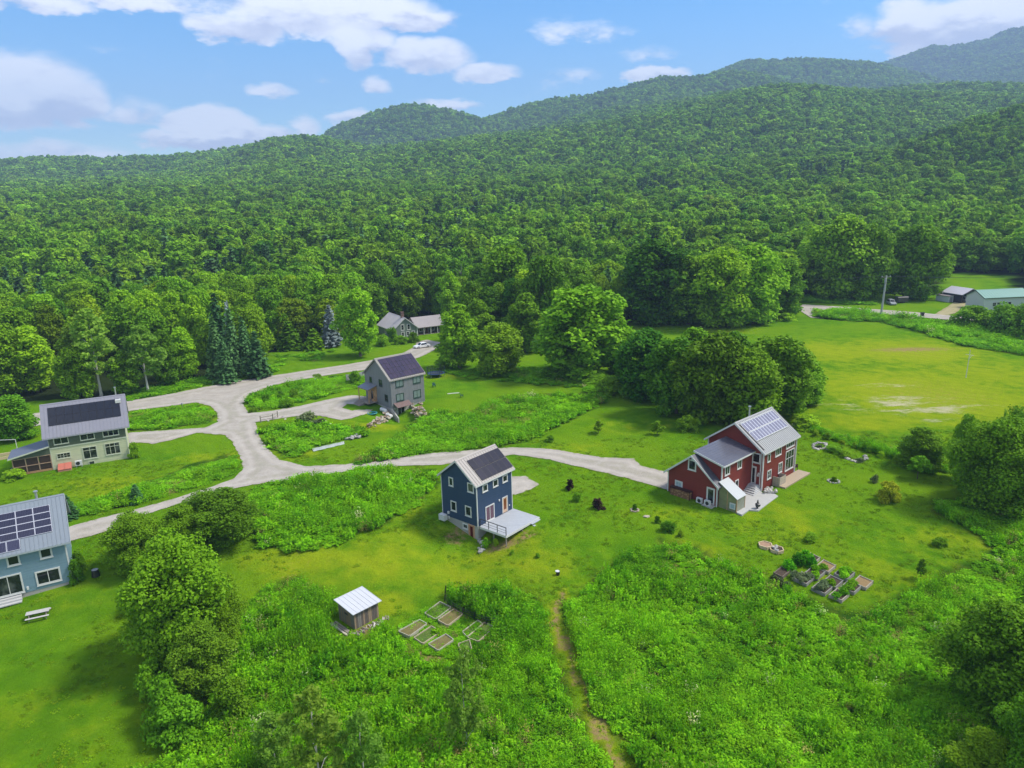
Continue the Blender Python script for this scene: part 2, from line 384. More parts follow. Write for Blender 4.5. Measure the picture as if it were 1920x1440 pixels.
WEEDS = {
 'right': [(1052, 1128), (1085, 1110), (1125, 1078), (1170, 1037), (1235, 1012), (1290, 1018), (1330, 1040), (1380, 1055), (1440, 1085), (1500, 1112), (1560, 1142), (1590, 1155), (1640, 1140), (1700, 1110), (1790, 1068), (1858, 1040), (1840, 1010), (1800, 985), (1755, 965), (1750, 945), (1775, 930), (1830, 935), (2050, 960), (2100, 1500), (1225, 1500), (1190, 1420), (1150, 1370), (1108, 1310), (1085, 1240), (1066, 1180)],
 'middle': [(835, 1112), (870, 1098), (910, 1097), (990, 1108), (1012, 1125), (1022, 1165), (1036, 1230), (1066, 1310), (1108, 1380), (1150, 1450), (1158, 1510), (200, 1510), (250, 1440), (340, 1392), (375, 1350), (400, 1300), (440, 1230), (448, 1140), (500, 1095), (555, 1082), (600, 1110), (640, 1130), (606, 1165), (640, 1195), (690, 1210), (700, 1185), (735, 1180), (760, 1215), (800, 1245), (850, 1250), (905, 1215), (935, 1180), (880, 1165), (845, 1140)],
 'road_side': [(468, 912), (560, 892), (700, 873), (812, 880), (824, 905), (775, 950), (700, 997), (615, 1030), (540, 1037), (485, 1022), (470, 980)],
 'bank': [(650, 866), (700, 845), (760, 805), (790, 782), (830, 768), (880, 775), (940, 742), (985, 740), (1040, 738), (1120, 735), (1140, 742), (1120, 765), (1060, 792), (1000, 822), (950, 838), (880, 842), (800, 850), (720, 864), (665, 872)],
 'island': [(248, 772), (365, 757), (392, 765), (402, 780), (392, 792), (300, 805), (240, 808)],
 'verge': [(462, 755), (470, 742), (500, 730), (560, 716), (640, 702), (690, 698), (690, 720), (640, 735), (560, 755), (480, 772)],
 'garden': [(488, 800), (560, 788), (630, 795), (680, 800), (690, 815), (650, 822), (585, 840), (560, 858), (520, 850), (498, 828)],
 'drive_side': [(350, 872), (440, 850), (452, 872), (440, 890), (390, 905), (300, 935), (220, 955), (140, 968), (140, 945), (200, 925), (280, 900)],
 'far_bank': [(1522, 580), (1560, 577), (1650, 588), (1745, 598), (1830, 600), (1930, 615), (1990, 650), (1960, 672), (1880, 660), (1800, 647), (1720, 622), (1650, 604), (1560, 600), (1528, 594)],
}
WW = {k: wpoly(v) for k, v in WEEDS.items()}
TRAIL = wpoly([(1030, 1110), (1058, 1108), (1066, 1180), (1082, 1245), (1106, 1312), (1150, 1372), (1220, 1510), (1158, 1510), (1118, 1390), (1072, 1310), (1044, 1240), (1030, 1170)])
EDGE_X = [-900, -400, 0, 60, 235, 400, 470, 505, 560, 620, 690, 700, 830, 850, 1000, 1010, 1190, 1260, 1400, 1480, 1500, 1660, 1755, 1765, 1800, 1895, 1905, 2000, 2600]
EDGE_Y = [900, 830, 765, 752, 742, 716, 700, 662, 652, 644, 622, 606, 600, 640, 650, 640, 603, 604, 602, 575, 558, 549, 545, 514, 512, 516, 558, 600, 660]

# ---------------------------------------------------------------- ground
xs = np.concatenate([-np.geomspace(120, 7500, 118)[::-1], np.arange(-119, 140, 1.0), np.geomspace(140, 7500, 116)])
ys = np.concatenate([np.linspace(-400, 20, 12)[:-1], np.arange(20, 200, 1.0), np.arange(200, 330, 2.0), np.geomspace(330, 7500, 150)])
gx, gy = np.meshgrid(xs, ys); GZ = gz(gx, gy)
nx_, ny_ = len(xs), len(ys)
me = bpy.data.meshes.new('ground')
co = np.stack([gx, gy, GZ], -1).reshape(-1, 3)
me.vertices.add(len(co)); me.vertices.foreach_set('co', co.ravel())
ii = np.arange(nx_ * ny_).reshape(ny_, nx_)
q = np.stack([ii[:-1, :-1], ii[:-1, 1:], ii[1:, 1:], ii[1:, :-1]], -1).reshape(-1, 4)
me.loops.add(q.size); me.loops.foreach_set('vertex_index', q.ravel()); me.polygons.add(len(q))
me.polygons.foreach_set('loop_start', np.arange(0, q.size, 4)); me.polygons.foreach_set('loop_total', np.full(len(q), 4))
me.update(); me.validate(); me.shade_smooth()
fx, fy = co[:, 0], co[:, 1]
jx = fx + 1.6 * (vnoise(fx, fy, 3, 5) - .5); jy = fy + 1.6 * (vnoise(fx, fy, 3, 6) - .5)
dd = co - np.array([0, 0, CAM_H]); kk = np.maximum(dd @ _F, 1e-3); PX = 960 + CAM_F * (dd @ _R) / kk; PY = 720 - CAM_F * (dd @ _U) / kk
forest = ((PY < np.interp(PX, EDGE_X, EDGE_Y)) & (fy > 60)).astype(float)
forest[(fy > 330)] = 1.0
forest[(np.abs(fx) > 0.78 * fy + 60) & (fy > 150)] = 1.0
weedm = np.zeros(len(co))
for k, p in WW.items(): weedm[inside(jx, jy, p)] = 1.0
soil = np.zeros(len(co)); dry = np.zeros(len(co)); sand = np.zeros(len(co))
soil[inside(jx, jy, TRAIL)] = .66; dry[inside(jx, jy, TRAIL)] = .95
def blob(arr, X, Y, rx, ry, a):
    P = at(X, Y); d = ((fx - P.x) / rx) ** 2 + ((fy - P.y) / ry) ** 2
    arr[:] = np.maximum(arr, a * np.exp(-d))
for b_ in [(850, 1075, 9, 6, .6), (700, 1050, 7, 6, .65), (560, 1055, 8, 4, .8), (970, 1010, 4, 3, .8), (940, 1035, 5, 2, .9), (780, 1000, 6, 3, .5), (1000, 1060, 7, 5, .6), (720, 1130, 4, 3, .8), (620, 1240, 3, 3, .8), (760, 960, 4, 4, .5),
           (1300, 1030, 6, 2.5, .6), (1500, 990, 9, 6, .45), (1640, 1080, 8, 5, .5), (1800, 1020, 8, 6, .5), (1450, 960, 5, 4, .5), (1740, 740, 24, 26, 1.), (1560, 660, 14, 18, .8), (1700, 660, 22, 18, .95), (1850, 700, 20, 22, .7), (1640, 790, 14, 8, .7), (1560, 720, 8, 20, .6), (1880, 640, 20, 15, .6),
           (1060, 840, 10, 4, .4), (1200, 800, 12, 6, .35), (700, 800, 8, 4, .75), (740, 720, 3, 2, .4), (420, 860, 10, 4, .6), (200, 910, 10, 4, .65), (100, 1130, 8, 4, .35), (60, 1350, 9, 5, .3), (330, 790, 10, 3, .5), (560, 850, 6, 4, .6), (860, 705, 12, 4, .5), (1350, 620, 12, 10, .5), (900, 1010, 5, 3, .4), (1250, 960, 6, 2, .45)]: blob(dry, *b_)
for b_ in [(855, 1005, 2.4, 2.6, .75), (940, 1024, 4, 1.3, .85), (985, 1004, 2.2, 1.2, .8), (1710, 655, 16, 4, .75), (830, 965, 1.4, 1.2, .5), (1135, 726, 2.4, 1.4, .9), (690, 1180, 2.2, 2, .7), (600, 1120, 1.5, 1.5, .55), (780, 1228, 4.5, 2.5, .75), (900, 1180, 3.5, 2.5, .9), (850, 1190, 6.5, 5, .62), (620, 1240, 2, 4, .6), (1545, 590, 4, 2, .9), (1320, 960, 2, 1, .3), (640, 1190, 2, 2, .6), (1500, 1080, 3, 2, .3), (1180, 1110, 1, 1, .4), (1040, 1140, 2, 2.5, .35), (1845, 560, 9, 4, .6), (1355, 925, 1.5, 1, .5), (680, 852, 4, 3, .35)]: blob(soil, *b_)
for b_ in [(1700, 760, 20, 9, .8), (1690, 750, 12, 5, 1.), (1735, 768, 14, 4, 1.), (1680, 722, 9, 2.5, .9), (1650, 760, 8, 3, .7), (1770, 790, 12, 3, .6)]: blob(sand, *b_)
for nm, arr in (('forest', forest), ('weed', weedm), ('soil', soil), ('dry', dry), ('sand', sand)):
    a_ = me.attributes.new(nm, 'FLOAT', 'POINT'); a_.data.foreach_set('value', arr.astype(np.float32))
m = bpy.data.materials.new('mown_grass_and_forest_floor'); m.use_nodes = True; t = NT(m.node_tree); b = t.n['Principled BSDF']
b.inputs['Roughness'].default_value = 1.0; b.inputs['Specular IOR Level'].default_value = .0
P = t.pos(); big = t.noise(P, .05, 4, .6); mid = t.noise(P, .32, 5, .65); fine = t.noise(P, 2.6, 5, .75); blade = t.noise(t.scale(P, (1, 1, .3)), 9.0, 3, .8)
green = t.mix(t.ramp(mid, .30, .70), (.060, .165, .005), (.105, .235, .006))
green = t.mix(t.ramp(big, .35, .65), green, (.125, .235, .007))
dryf = t.ramp(t.math('ADD', t.math('MULTIPLY', t.attr('dry').outputs['Fac'], 1.0), t.math('MULTIPLY', t.math('SUBTRACT', mid, .5), 1.5)), .12, .85)
green = t.mix(t.math('MULTIPLY', dryf, .72), green, (.26, .31, .010))
d2 = t.ramp(t.math('ADD', t.attr('dry').outputs['Fac'], t.math('MULTIPLY', t.math('SUBTRACT', t.noise(P, .9, 5, .7), .5), 2.2)), .78, 1.35)
green = t.mix(t.math('MULTIPLY', d2, .5), green, (.30, .25, .05))
sf = t.ramp(t.math('ADD', t.attr('soil').outputs['Fac'], t.math('MULTIPLY', t.math('SUBTRACT', t.noise(P, 1.3, 5, .75), .5), 1.5)), .40, .85)
green = t.mix(sf, green, (.27, .19, .085))
streak = t.noise(t.scale(P, (.35, 1.0, 1)), .40, 7, .8)
sa = t.ramp(t.math('ADD', t.math('MULTIPLY', t.attr('sand').outputs['Fac'], .8), t.math('MULTIPLY', t.math('SUBTRACT', streak, .5), 3.0)), .50, 1.05)
green = t.mix(t.math('MULTIPLY', sa, .85), green, (.46, .41, .28))
green = t.mix(t.attr('weed').outputs['Fac'], green, t.mix(t.ramp(mid, .4, .65), (.030, .085, .006), (.10, .15, .012)))
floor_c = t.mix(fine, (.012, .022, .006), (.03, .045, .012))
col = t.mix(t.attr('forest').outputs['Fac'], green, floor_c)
lum = t.math('ADD', .40, t.math('MULTIPLY', t.math('ADD', t.math('MULTIPLY', fine, .5), t.math('MULTIPLY', blade, .5)), 1.2))
wv = t.add('ShaderNodeTexWave'); wv.bands_direction = 'DIAGONAL'; t.put(wv.inputs['Vector'], P); wv.inputs['Scale'].default_value = .16; wv.inputs['Distortion'].default_value = 14.0; wv.inputs['Detail'].default_value = 3; wv.inputs['Detail Scale'].default_value = .35
lum = t.math('MULTIPLY', lum, t.math('ADD', .965, t.math('MULTIPLY', wv.outputs['Fac'], .07)))
cc = t.add('ShaderNodeCombineColor'); [t.put(cc.inputs[k], lum) for k in range(3)]
t.put(b.inputs['Base Color'], t.mul(col, cc.outputs[0]))
bn = t.add('ShaderNodeBump'); bn.inputs['Strength'].default_value = .9; bn.inputs['Distance'].default_value = .25
t.put(bn.inputs['Height'], t.math('ADD', fine, t.math('MULTIPLY', blade, .5))); t.l.new(bn.outputs[0], b.inputs['Normal'])
me.materials.append(m)
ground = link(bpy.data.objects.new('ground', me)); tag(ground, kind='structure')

# ---------------------------------------------------------------- gravel roads and pads
def gravel(name, c1, c2):
    m = bpy.data.materials.new(name); m.use_nodes = True; t = NT(m.node_tree); b = t.n['Principled BSDF']; b.inputs['Roughness'].default_value = .95
    P = t.pos(); a = t.noise(P, .35, 5, .65); f = t.noise(P, 5.0, 5, .8); tr = t.noise(t.scale(P, (.5, .5, 1)), .9, 4, .7)
    c = t.mix(t.ramp(a, .3, .7), c1, c2); c = t.mix(t.math('MULTIPLY', t.ramp(tr, .5, .75), .5), c, tuple(x * 1.22 for x in c2))
    ed = t.attr('edge').outputs['Fac']
    c = t.mix(t.ramp(t.math('ADD', ed, t.math('MULTIPLY', t.math('SUBTRACT', t.noise(P, .8, 5, .7), .5), 2.4)), .75, 1.35), c, (.15, .17, .035))
    dm_ = t.math('ADD', t.attr('inward').outputs['Fac'], t.math('MULTIPLY', t.math('SUBTRACT', t.noise(P, .5, 3), .5), .8)); mid_ = t.ramp(dm_, 1.75, 2.25)
    c = t.mix(t.math('MULTIPLY', t.math('MULTIPLY', mid_, t.math('SUBTRACT', 1.0, t.ramp(dm_, 2.6, 3.4))), t.ramp(t.noise(P, .9, 5, .8), .40, .60, .10, .60)), c, (.235, .225, .15))
    rut = t.math('MULTIPLY', t.ramp(dm_, .7, 1.1), t.math('SUBTRACT', 1.0, t.ramp(dm_, 1.4, 1.8))); c = t.mix(t.math('MULTIPLY', rut, .35), c, tuple(x * 1.18 for x in c2))
    lum = t.math('ADD', .62, t.math('MULTIPLY', f, .76)); cc = t.add('ShaderNodeCombineColor'); [t.put(cc.inputs[k], lum) for k in range(3)]
    t.put(b.inputs['Base Color'], t.mul(c, cc.outputs[0]))
    bn = t.add('ShaderNodeBump'); bn.inputs['Strength'].default_value = .5; bn.inputs['Distance'].default_value = .06; t.put(bn.inputs['Height'], f); t.l.new(bn.outputs[0], b.inputs['Normal'])
    return m

def sheet(name, poly, mat_, lift=.05, step=1.0, jit=.12, kind='structure'):
    pts = []
    n = len(poly)
    for i in range(n):
        a = Vector(poly[i]); b_ = Vector(poly[(i + 1) % n]); L = (b_ - a).length; k = max(1, int(L / (step * .8)))
        nrm = Vector((-(b_ - a).y, (b_ - a).x)) / max(L, 1e-6)
        for j in range(k):
            p = a.lerp(b_, j / k); p = p + nrm * jit * random.uniform(-1, 1); pts.append(p)
    nb = len(pts); xs_ = [p.x for p in pts]; ys_ = [p.y for p in pts]
    X, Y = np.meshgrid(np.arange(min(xs_), max(xs_), step), np.arange(min(ys_), max(ys_), step)); X = X.ravel(); Y = Y.ravel()
    ins = inside(X, Y, [(p.x, p.y) for p in pts]); inner = [Vector((a, b_)) for a, b_ in zip(X[ins], Y[ins])]
    if inner:
        pa = np.array([(p.x, p.y) for p in pts]); ia = np.array([(p.x, p.y) for p in inner])
        dm = np.sqrt(((ia[:, None, :] - pa[None]) ** 2).sum(-1)).min(1); inner = [p for p, d in zip(inner, dm) if d > step * .4]; dm = dm[dm > step * .4]
    allp = pts + inner
    vo, eo, fo, ov, oe, of = geometry.delaunay_2d_cdt(allp, [(i, (i + 1) % nb) for i in range(nb)], [], 1, 1e-4)
    # keep triangles inside
    cen = np.array([sum((vo[i] for i in f), Vector((0, 0))) / len(f) for f in fo]); keep = inside(cen[:, 0], cen[:, 1], [(p.x, p.y) for p in pts])
    va = np.array([(v.x, v.y) for v in vo]); z = gz(va[:, 0], va[:, 1]) + lift
    me = bpy.data.meshes.new(name); me.from_pydata([(a, b_, c) for (a, b_), c in zip(va, z)], [], [tuple(f) for f, k_ in zip(fo, keep) if k_]); me.materials.append(mat_)
    pa = np.array([(p.x, p.y) for p in pts]); dmin = np.array([np.sqrt(((pa - v) ** 2).sum(-1)).min() for v in va])
    a_ = me.attributes.new('edge', 'FLOAT', 'POINT'); a_.data.foreach_set('value', np.clip(1 - dmin / 1.2, 0, 1).astype(np.float32)); a_ = me.attributes.new('inward', 'FLOAT', 'POINT'); a_.data.foreach_set('value', np.clip(dmin, 0, 5).astype(np.float32))
    bm = bmesh.new(); bm.from_mesh(me); bmesh.ops.recalc_face_normals(bm, faces=bm.faces)
    if sum(f.normal.z for f in bm.faces) < 0: bmesh.ops.reverse_faces(bm, faces=bm.faces)
    bm.to_mesh(me); bm.free(); me.shade_smooth()
    o = link(bpy.data.objects.new(name, me)); 
    if kind: tag(o, kind=kind)
    return o
GR = gravel('pale_gravel', (.285, .255, .21), (.36, .325, .275))
sheet('gravel_road', ROAD, GR, .06, .75)
sheet('far_road', FARROAD, GR, .12, 2.0)
sheet('dirt_driveway', FARDRIVE, gravel('tan_dirt', (.22, .20, .08), (.30, .26, .13)), .10, 2.0)
sheet('gravel_pad', PAD, GR, .05, .8)

# ================================================================ HOUSES
class House:
    """local frame: origin = nearest wall corner, X along the eave wall, Y along the gable wall, Z up"""
    def __init__(s, name, x, y, z, yaw_deg, label, cat='house'):
        s.x, s.y, s.z, s.a = x, y, z, rad(yaw_deg)
        s.e = empty(name, (x, y, z), s.a, label, cat)
        s.X = np.array([math.cos(s.a), math.sin(s.a), 0]); s.Y = np.array([-math.sin(s.a), math.cos(s.a), 0]); s.O = np.array([x, y, z], float)
    def local(s, P): d = np.array(P, float) - s.O; return float(d @ s.X), float(d @ s.Y), float(d[2])
    def world(s, a, b, c): return s.O + s.X * a + s.Y * b + np.array([0, 0, c])
    def hit(s, wall, off, px, py):
        """photo pixel -> position on a wall plane (E: Y=off, G: X=off)"""
        n = s.Y if wall == 'E' else s.X; d = ray(px, py); c0 = np.array([0, 0, CAM_H]); t = ((s.O + n * off - c0) @ n) / (d @ n)
        a, b, c = s.local(c0 + d * t); return (a if wall == 'E' else b), c
    def hitz(s, z, px, py):
        d = ray(px, py); c0 = np.array([0, 0, CAM_H]); t = (s.z + z - CAM_H) / d[2]; return s.local(c0 + d * t)[:2]
    def body(s, name, x0, x1, y0, y1, z0, h, rise, m, ridge='X', parent=None):
        b = MB()
        if ridge == 'X': b.prism([(y0, z0), (y1, z0), (y1, h - .02), ((y0 + y1) / 2, h + rise - .02), (y0, h - .02)], x0, x1, 'X')
        else: b.prism([(x0, z0), (x1, z0), (x1, h - .02), ((x0 + x1) / 2, h + rise - .02), (x0, h - .02)], y0, y1, 'Y')
        return b.build(name, m, parent or s.e)
    def roof(s, x0, x1, y0, y1, h, rise, oe, og, m, ridge='X', t=.16, name='roof', trim=None, seams=.45, seam_mat=None, both=True):
        """two pitched slabs, rake and eave boards, standing seams. Returns (roof, place(u, v) for things on the -Y/-X slope)"""
        p0, p1, a0, a1 = (y0, y1, x0, x1) if ridge == 'X' else (x0, x1, y0, y1)
        hw = (p1 - p0) / 2; sl = rise / hw; mid = (p0 + p1) / 2; e = h - oe * sl
        prof = [(p0 - oe, e), (mid, h + rise), (p1 + oe, e), (p1 + oe, e + t), (mid, h + rise + t), (p0 - oe, e + t)]
        b = MB(); b.prism(prof, a0 - og, a1 + og, ridge); r = b.build(name, m, s.e)
        if trim:
            for aa, bb in ((a0 - og - .035, a0 - og), (a1 + og, a1 + og + .035)):
                b = MB(); d = .09; b.prism([(p0 - oe, e - d), (mid, h + rise - d), (p1 + oe, e - d), (p1 + oe, e + t + .01), (mid, h + rise + t + .01), (p0 - oe, e + t + .01)], aa, bb, ridge); b.build('rake_board', trim, s.e)
            for q0, q1 in ((p0 - oe - .03, p0 - oe), (p1 + oe, p1 + oe + .03)):
                b = MB()
                if ridge == 'X': b.box(a0 - og, a1 + og, q0, q1, e - .06, e + t - .02)
                else: b.box(q0, q1, a0 - og, a1 + og, e - .06, e + t - .02)
                b.build('eave_board', trim, s.e)
        if seams:
            b = MB(); n = max(2, int((a1 - a0 + 2 * og) / seams)); L = a1 - a0 + 2 * og
            for i in range(n + 1):
                a = a0 - og + .02 + (L - .04) * i / n
                for sgn in ((-1, 1) if both else (-1,)):
                    pe = mid + sgn * (hw + oe); q = [(pe, e + t), (mid, h + rise + t), (mid, h + rise + t + .05), (pe, e + t + .05)]
                    b.prism(q, a - .016, a + .016, ridge)
            o = b.build('roof_seam', seam_mat or m, r); tag(o, kind='stuff')
            b = MB(); b.prism([(mid - .16, h + rise + t - .16 * sl + .03), (mid, h + rise + t + .03), (mid + .16, h + rise + t - .16 * sl + .03), (mid + .16, h + rise + t - .16 * sl + .055), (mid, h + rise + t + .06), (mid - .16, h + rise + t - .16 * sl + .055)], a0 - og, a1 + og, ridge)
            b.build('ridge_cap', m, r)
        s.rf = dict(p=p0 - oe, e=e + t, sl=sl, L=math.hypot(hw + oe, (hw + oe) * sl), ang=math.atan(sl), ridge=ridge, a0=a0 - og, a1=a1 + og)
        return r
    def on_roof(s, u, v, lift=0.0):
        f = s.rf; c, n = math.cos(f['ang']), math.sin(f['ang'])
        p = f['p'] + v * c - lift * n; z = f['e'] + v * n + lift * c
        return (u, p, z) if f['ridge'] == 'X' else (p, u, z)
    def panels(s, roof, cells, pw, ph, m, frame, gap=.02, lift=.10, fw=.03, t=.04):
        """cells: list of (u, v) lower-left corners on the slope; each solar panel is an object of its own sharing one mesh"""
        key = (round(pw, 3), round(ph, 3), m.name, frame.name); b = MB(); w_, h_ = pw - gap, ph - gap
        b.box(0, w_, 0, h_, -t, 0, 1)
        b.face([(fw, fw, .004), (w_ - fw, fw, .004), (w_ - fw, h_ - fw, .004), (fw, h_ - fw, .004)], 0, [(0, 0), (1, 0), (1, 1), (0, 1)])
        me = b.mesh('solar_panel', [m, frame])
        for (u, v) in cells:
            o = bpy.data.objects.new('solar_panel', me); link(o, roof); o.location = s.on_roof(u, v, lift); o.rotation_euler = (s.rf['ang'], 0, 0)
        b = MB(); us = [c[0] for c in cells]; vs = sorted({round(c[1], 3) for c in cells}); c0, n0 = math.cos(s.rf['ang']), math.sin(s.rf['ang'])
        for v in vs:
            for k in (.25, .75):
                uu = [c[0] for c in cells if abs(c[1] - v) < .01]
                A = s.on_roof(min(uu), v + ph * k, lift * .45); B = s.on_roof(max(uu) + pw, v + ph * k, lift * .45); b.bar(A, B, .025, 4)
        b.build('mounting_rail', M['black'], roof)
    def wallpt(s, wall, off, a, z, d):
        """d = outward distance"""
        return {'E': (a, off - d, z), 'G': (off - d, a, z), 'R': (off + d, a, z), 'B': (a, off + d, z)}[wall]
    def wbox(s, b, wall, off, a0, a1, z0, z1, d0, d1, mi=0):
        p = [s.wallpt(wall, off, a, z, d) for z in (z0, z1) for (a, d) in ((a0, d1), (a1, d1), (a1, d0), (a0, d0))]; b.hexa(p, mi)
    def window(s, wall, off, a, z, w_, h_, lights=1, trim=None, tw=.11, sash=None, muntin=(0, 0), transom=0., glass=None, name='window', label=None):
        trim = trim or M['white']; sash = sash or trim; glass = glass or M['glass']; b = MB(); H = h_ / 2; Wd = w_ / 2
        for q in ((a - Wd, a + Wd, z + H - tw, z + H), (a - Wd, a + Wd, z - H, z - H + tw), (a - Wd, a - Wd + tw, z - H + tw, z + H - tw), (a + Wd - tw, a + Wd, z - H + tw, z + H - tw)): s.wbox(b, wall, off, *q, 0, .07)
        f = b.build(name, trim, s.e)
        if label: f['label'] = label
        b = MB(); s.wbox(b, wall, off, a - Wd - .04, a + Wd + .04, z - H - .05, z - H - .002, 0, .11); b.build('sill', trim, f)
        iw = (w_ - 2 * tw); lw = iw / lights; z0, z1 = z - H + tw, z + H - tw
        rows = [(z0, z1)] if not transom else [(z0, z1 - transom), (z1 - transom, z1)]
        for i in range(lights):
            for (r0, r1) in rows:
                x0 = a - iw / 2 + i * lw; x1 = x0 + lw; g_ = .035 if lights > 1 or transom else .02
                b = MB(); s.wbox(b, wall, off, x0 + g_, x1 - g_, r0 + g_, r1 - g_, .0, .03); b.build('pane', glass, f)
                if muntin[0] or muntin[1]:
                    b = MB()
                    for k in range(1, muntin[0] + 1): xx = x0 + g_ + (lw - 2 * g_) * k / (muntin[0] + 1); s.wbox(b, wall, off, xx - .018, xx + .018, r0 + g_, r1 - g_, .031, .045)
                    for k in range(1, muntin[1] + 1): zz = r0 + g_ + (r1 - r0 - 2 * g_) * k / (muntin[1] + 1); s.wbox(b, wall, off, x0 + g_, x1 - g_, zz - .018, zz + .018, .031, .044)
                    b.build('muntin', sash, f)
        if lights > 1 or transom:
            b = MB()
            for i in range(1, lights): xx = a - iw / 2 + i * lw; s.wbox(b, wall, off, xx - .035, xx + .035, z0, z1, .0, .055)
            if transom: s.wbox(b, wall, off, a - iw / 2, a + iw / 2, z1 - transom - .035, z1 - transom + .035, .0, .054)
            b.build('mullion', sash, f)
        return f
    def door(s, wall, off, a, z0, w_, h_, leaf, trim=None, glass=True, name='door', tw=.10, gm=None, rect=(.14, .14, .22, .14)):
        trim = trim or M['white']; b = MB(); s.wbox(b, wall, off, a - w_ / 2, a - w_ / 2 + tw, z0, z0 + h_, 0, .07); s.wbox(b, wall, off, a + w_ / 2 - tw, a + w_ / 2, z0, z0 + h_, 0, .07); s.wbox(b, wall, off, a - w_ / 2 + tw, a + w_ / 2 - tw, z0 + h_ - tw, z0 + h_, 0, .07)
        f = b.build('door_frame', trim, s.e); b = MB(); s.wbox(b, wall, off, a - w_ / 2 + tw, a + w_ / 2 - tw, z0 + .02, z0 + h_ - tw, 0, .03); d = b.build('door', leaf, s.e)
        if glass:
            b = MB(); l, r_, bo, to = rect; s.wbox(b, wall, off, a - w_ / 2 + tw + l, a + w_ / 2 - tw - r_, z0 + bo, z0 + h_ - tw - to, .031, .04); b.build('pane', gm or M['glass'], d)
        b = MB(); p = s.wallpt(wall, off, a + w_ / 2 - tw - .07, z0 + 1.0, .06); b.blob(p, .035, sub=1); b.build('handle', M['steel'], d)
        return d
    def corner(s, x, y, z0, z1, m=None, k=.12):
        b = MB(); b.box(x - .03 if x <= .01 else x - k + .03, x + k - .03 if x <= .01 else x + .03, y - .03 if y <= .01 else y - k + .03, y + k - .03 if y <= .01 else y + .03, z0, z1); return b.build('corner_board', m or M['white'], s.e)
    def part(s, name, m, fn, parent=None, label=None):
        b = MB(); fn(b); o = b.build(name, m, parent or s.e)
        if label: o['label'] = label
        return o

def vent_pipe(H, p, h, r=.07, cap=True, parent=None, m=None):
    b = MB(); b.bar(p, (p[0], p[1], p[2] + h), r, 8)
    if cap: b.bar((p[0], p[1], p[2] + h), (p[0], p[1], p[2] + h + .14), r * 1.7, 8)
    return b.build('flue_pipe', m or M['steel'], parent or H.e)

def lamp_box(H, wall, off, a, z, m=None, w_=.18, h_=.24, d=.12, name='wall_lamp'):
    b = MB(); H.wbox(b, wall, off, a - w_ / 2, a + w_ / 2, z - h_ / 2, z + h_ / 2, 0, d); b.build(name, m or M['white'], H.e)

SOLAR_BLACK = solar_mat('black_solar_cells', (.010, .009, .014), (.022, .018, .028), 6, 10, (.035, .03, .045), .6)
SOLAR_PURPLE = solar_mat('purple_solar_cells', (.016, .014, .040), (.040, .026, .050), 6, 10, (.11, .09, .15), .35)
SOLAR_BLUE = solar_mat('blue_solar_cells', (.010, .013, .034), (.022, .022, .042), 10, 6, (.16, .16, .24), .4)
SOLAR_LILAC = solar_mat('lilac_solar_cells', (.11, .11, .155), (.17, .17, .225), 6, 10, (.38, .38, .46), .5)  # lilac cell colour carries the sky reflected in the panels
FR_BLACK = mat('black_panel_frame', (.015, .015, .018), .35); FR_SILVER = mat('silver_panel_frame', (.58, .59, .66), .4)

# ---------------- blue house with deck
NAVY = siding('navy_blue_clapboard', (.028, .055, .112), period=.16)
H = House('blue_house', -4.9, 84.38, 0.05, 49.9, 'small tall navy blue house with black solar panels and a pale grey deck')
w_, l_, h_, r_ = 6.4, 7.0, 5.84, 2.52
H.body('wall', 0, l_, 0, w_, 0, h_, r_, NAVY)
H.part('foundation', M['concrete'], lambda b: b.box(.03, l_ - .03, .03, w_ - .03, -3.2, 0))
TAN_ROOF = mat('warm_grey_metal_roof', (.265, .24, .215), .45, .5, vscale=.8, var=.08)
rf = H.roof(0, l_, 0, w_, h_, r_, .26, .42, TAN_ROOF, trim=M['white'])
H.panels(rf, [(1.15 + i * 1.02, .34 + j * 1.68 + (.03 if j else 0)) for i in range(6) for j in range(2)], 1.02, 1.66, SOLAR_BLACK, FR_BLACK, gap=.008)
for (x, y) in ((0, 0), (l_, 0), (0, w_), (l_, w_)): H.corner(x, y, 0, h_)
for (px, py, ww, hh) in ((845.8, 903, .82, 1.25), (882.7, 914.6, 1.12, 1.30), (850.8, 948.7, 1.05, 1.45), (878.3, 958.4, 1.10, 1.45)):
    a, z = H.hit('G', 0, px, py); H.window('G', 0, a, z, ww, hh, tw=.15)
a, z = H.hit('G', .03, 872.9, 986.5); H.window('G', .03, a, min(z, -.42), .95, .75, tw=.14)
a, z = H.hit('G', .03, 884.8, 1001); H.door('G', .03, a, -2.10, 1.1, 2.05, mat('salmon_wood_door', (.42, .22, .13), .5), trim=mat('salmon_wood_trim', (.50, .30, .20), .5), gm=mat('dark_red_glass', (.09, .012, .012), .15), rect=(.22, .22, .2, .15))
for (px, py) in ((909, 912.5), (928.6, 903.8), (946.4, 894.9)):
    a, z = H.hit('E', 0, px, py); H.window('E', 0, a, min(z, h_ - .98), 1.02, 1.0, tw=.13, lights=1)
PLUM = mat('plum_reflection_tint_glass', (.11, .055, .075), .15, .5)  # purple-brown reflection is put into the glass colour
a, z = H.hit('E', 0, 918.3, 956.3); H.window('E', 0, a, 1.12, 1.75, 2.15, 2, tw=.14, name='sliding_door', glass=PLUM, sash=M['white'])
a, z = H.hit('E', 0, 946.4, 942.5); H.door('E', 0, a, .05, 1.12, 2.25, mat('blond_wood_door', (.55, .38, .26), .5), gm=mat('amber_dark_glass', (.16, .05, .02), .2), rect=(.22, .2, .45, .16))
a, z = H.hit('E', 0, 935.5, 937.8); lamp_box(H, 'E', 0, a, z)
a, z = H.hit('E', 0, 954.5, 947); lamp_box(H, 'E', 0, a, z, w_=.14, h_=.14, name='outlet_cover')
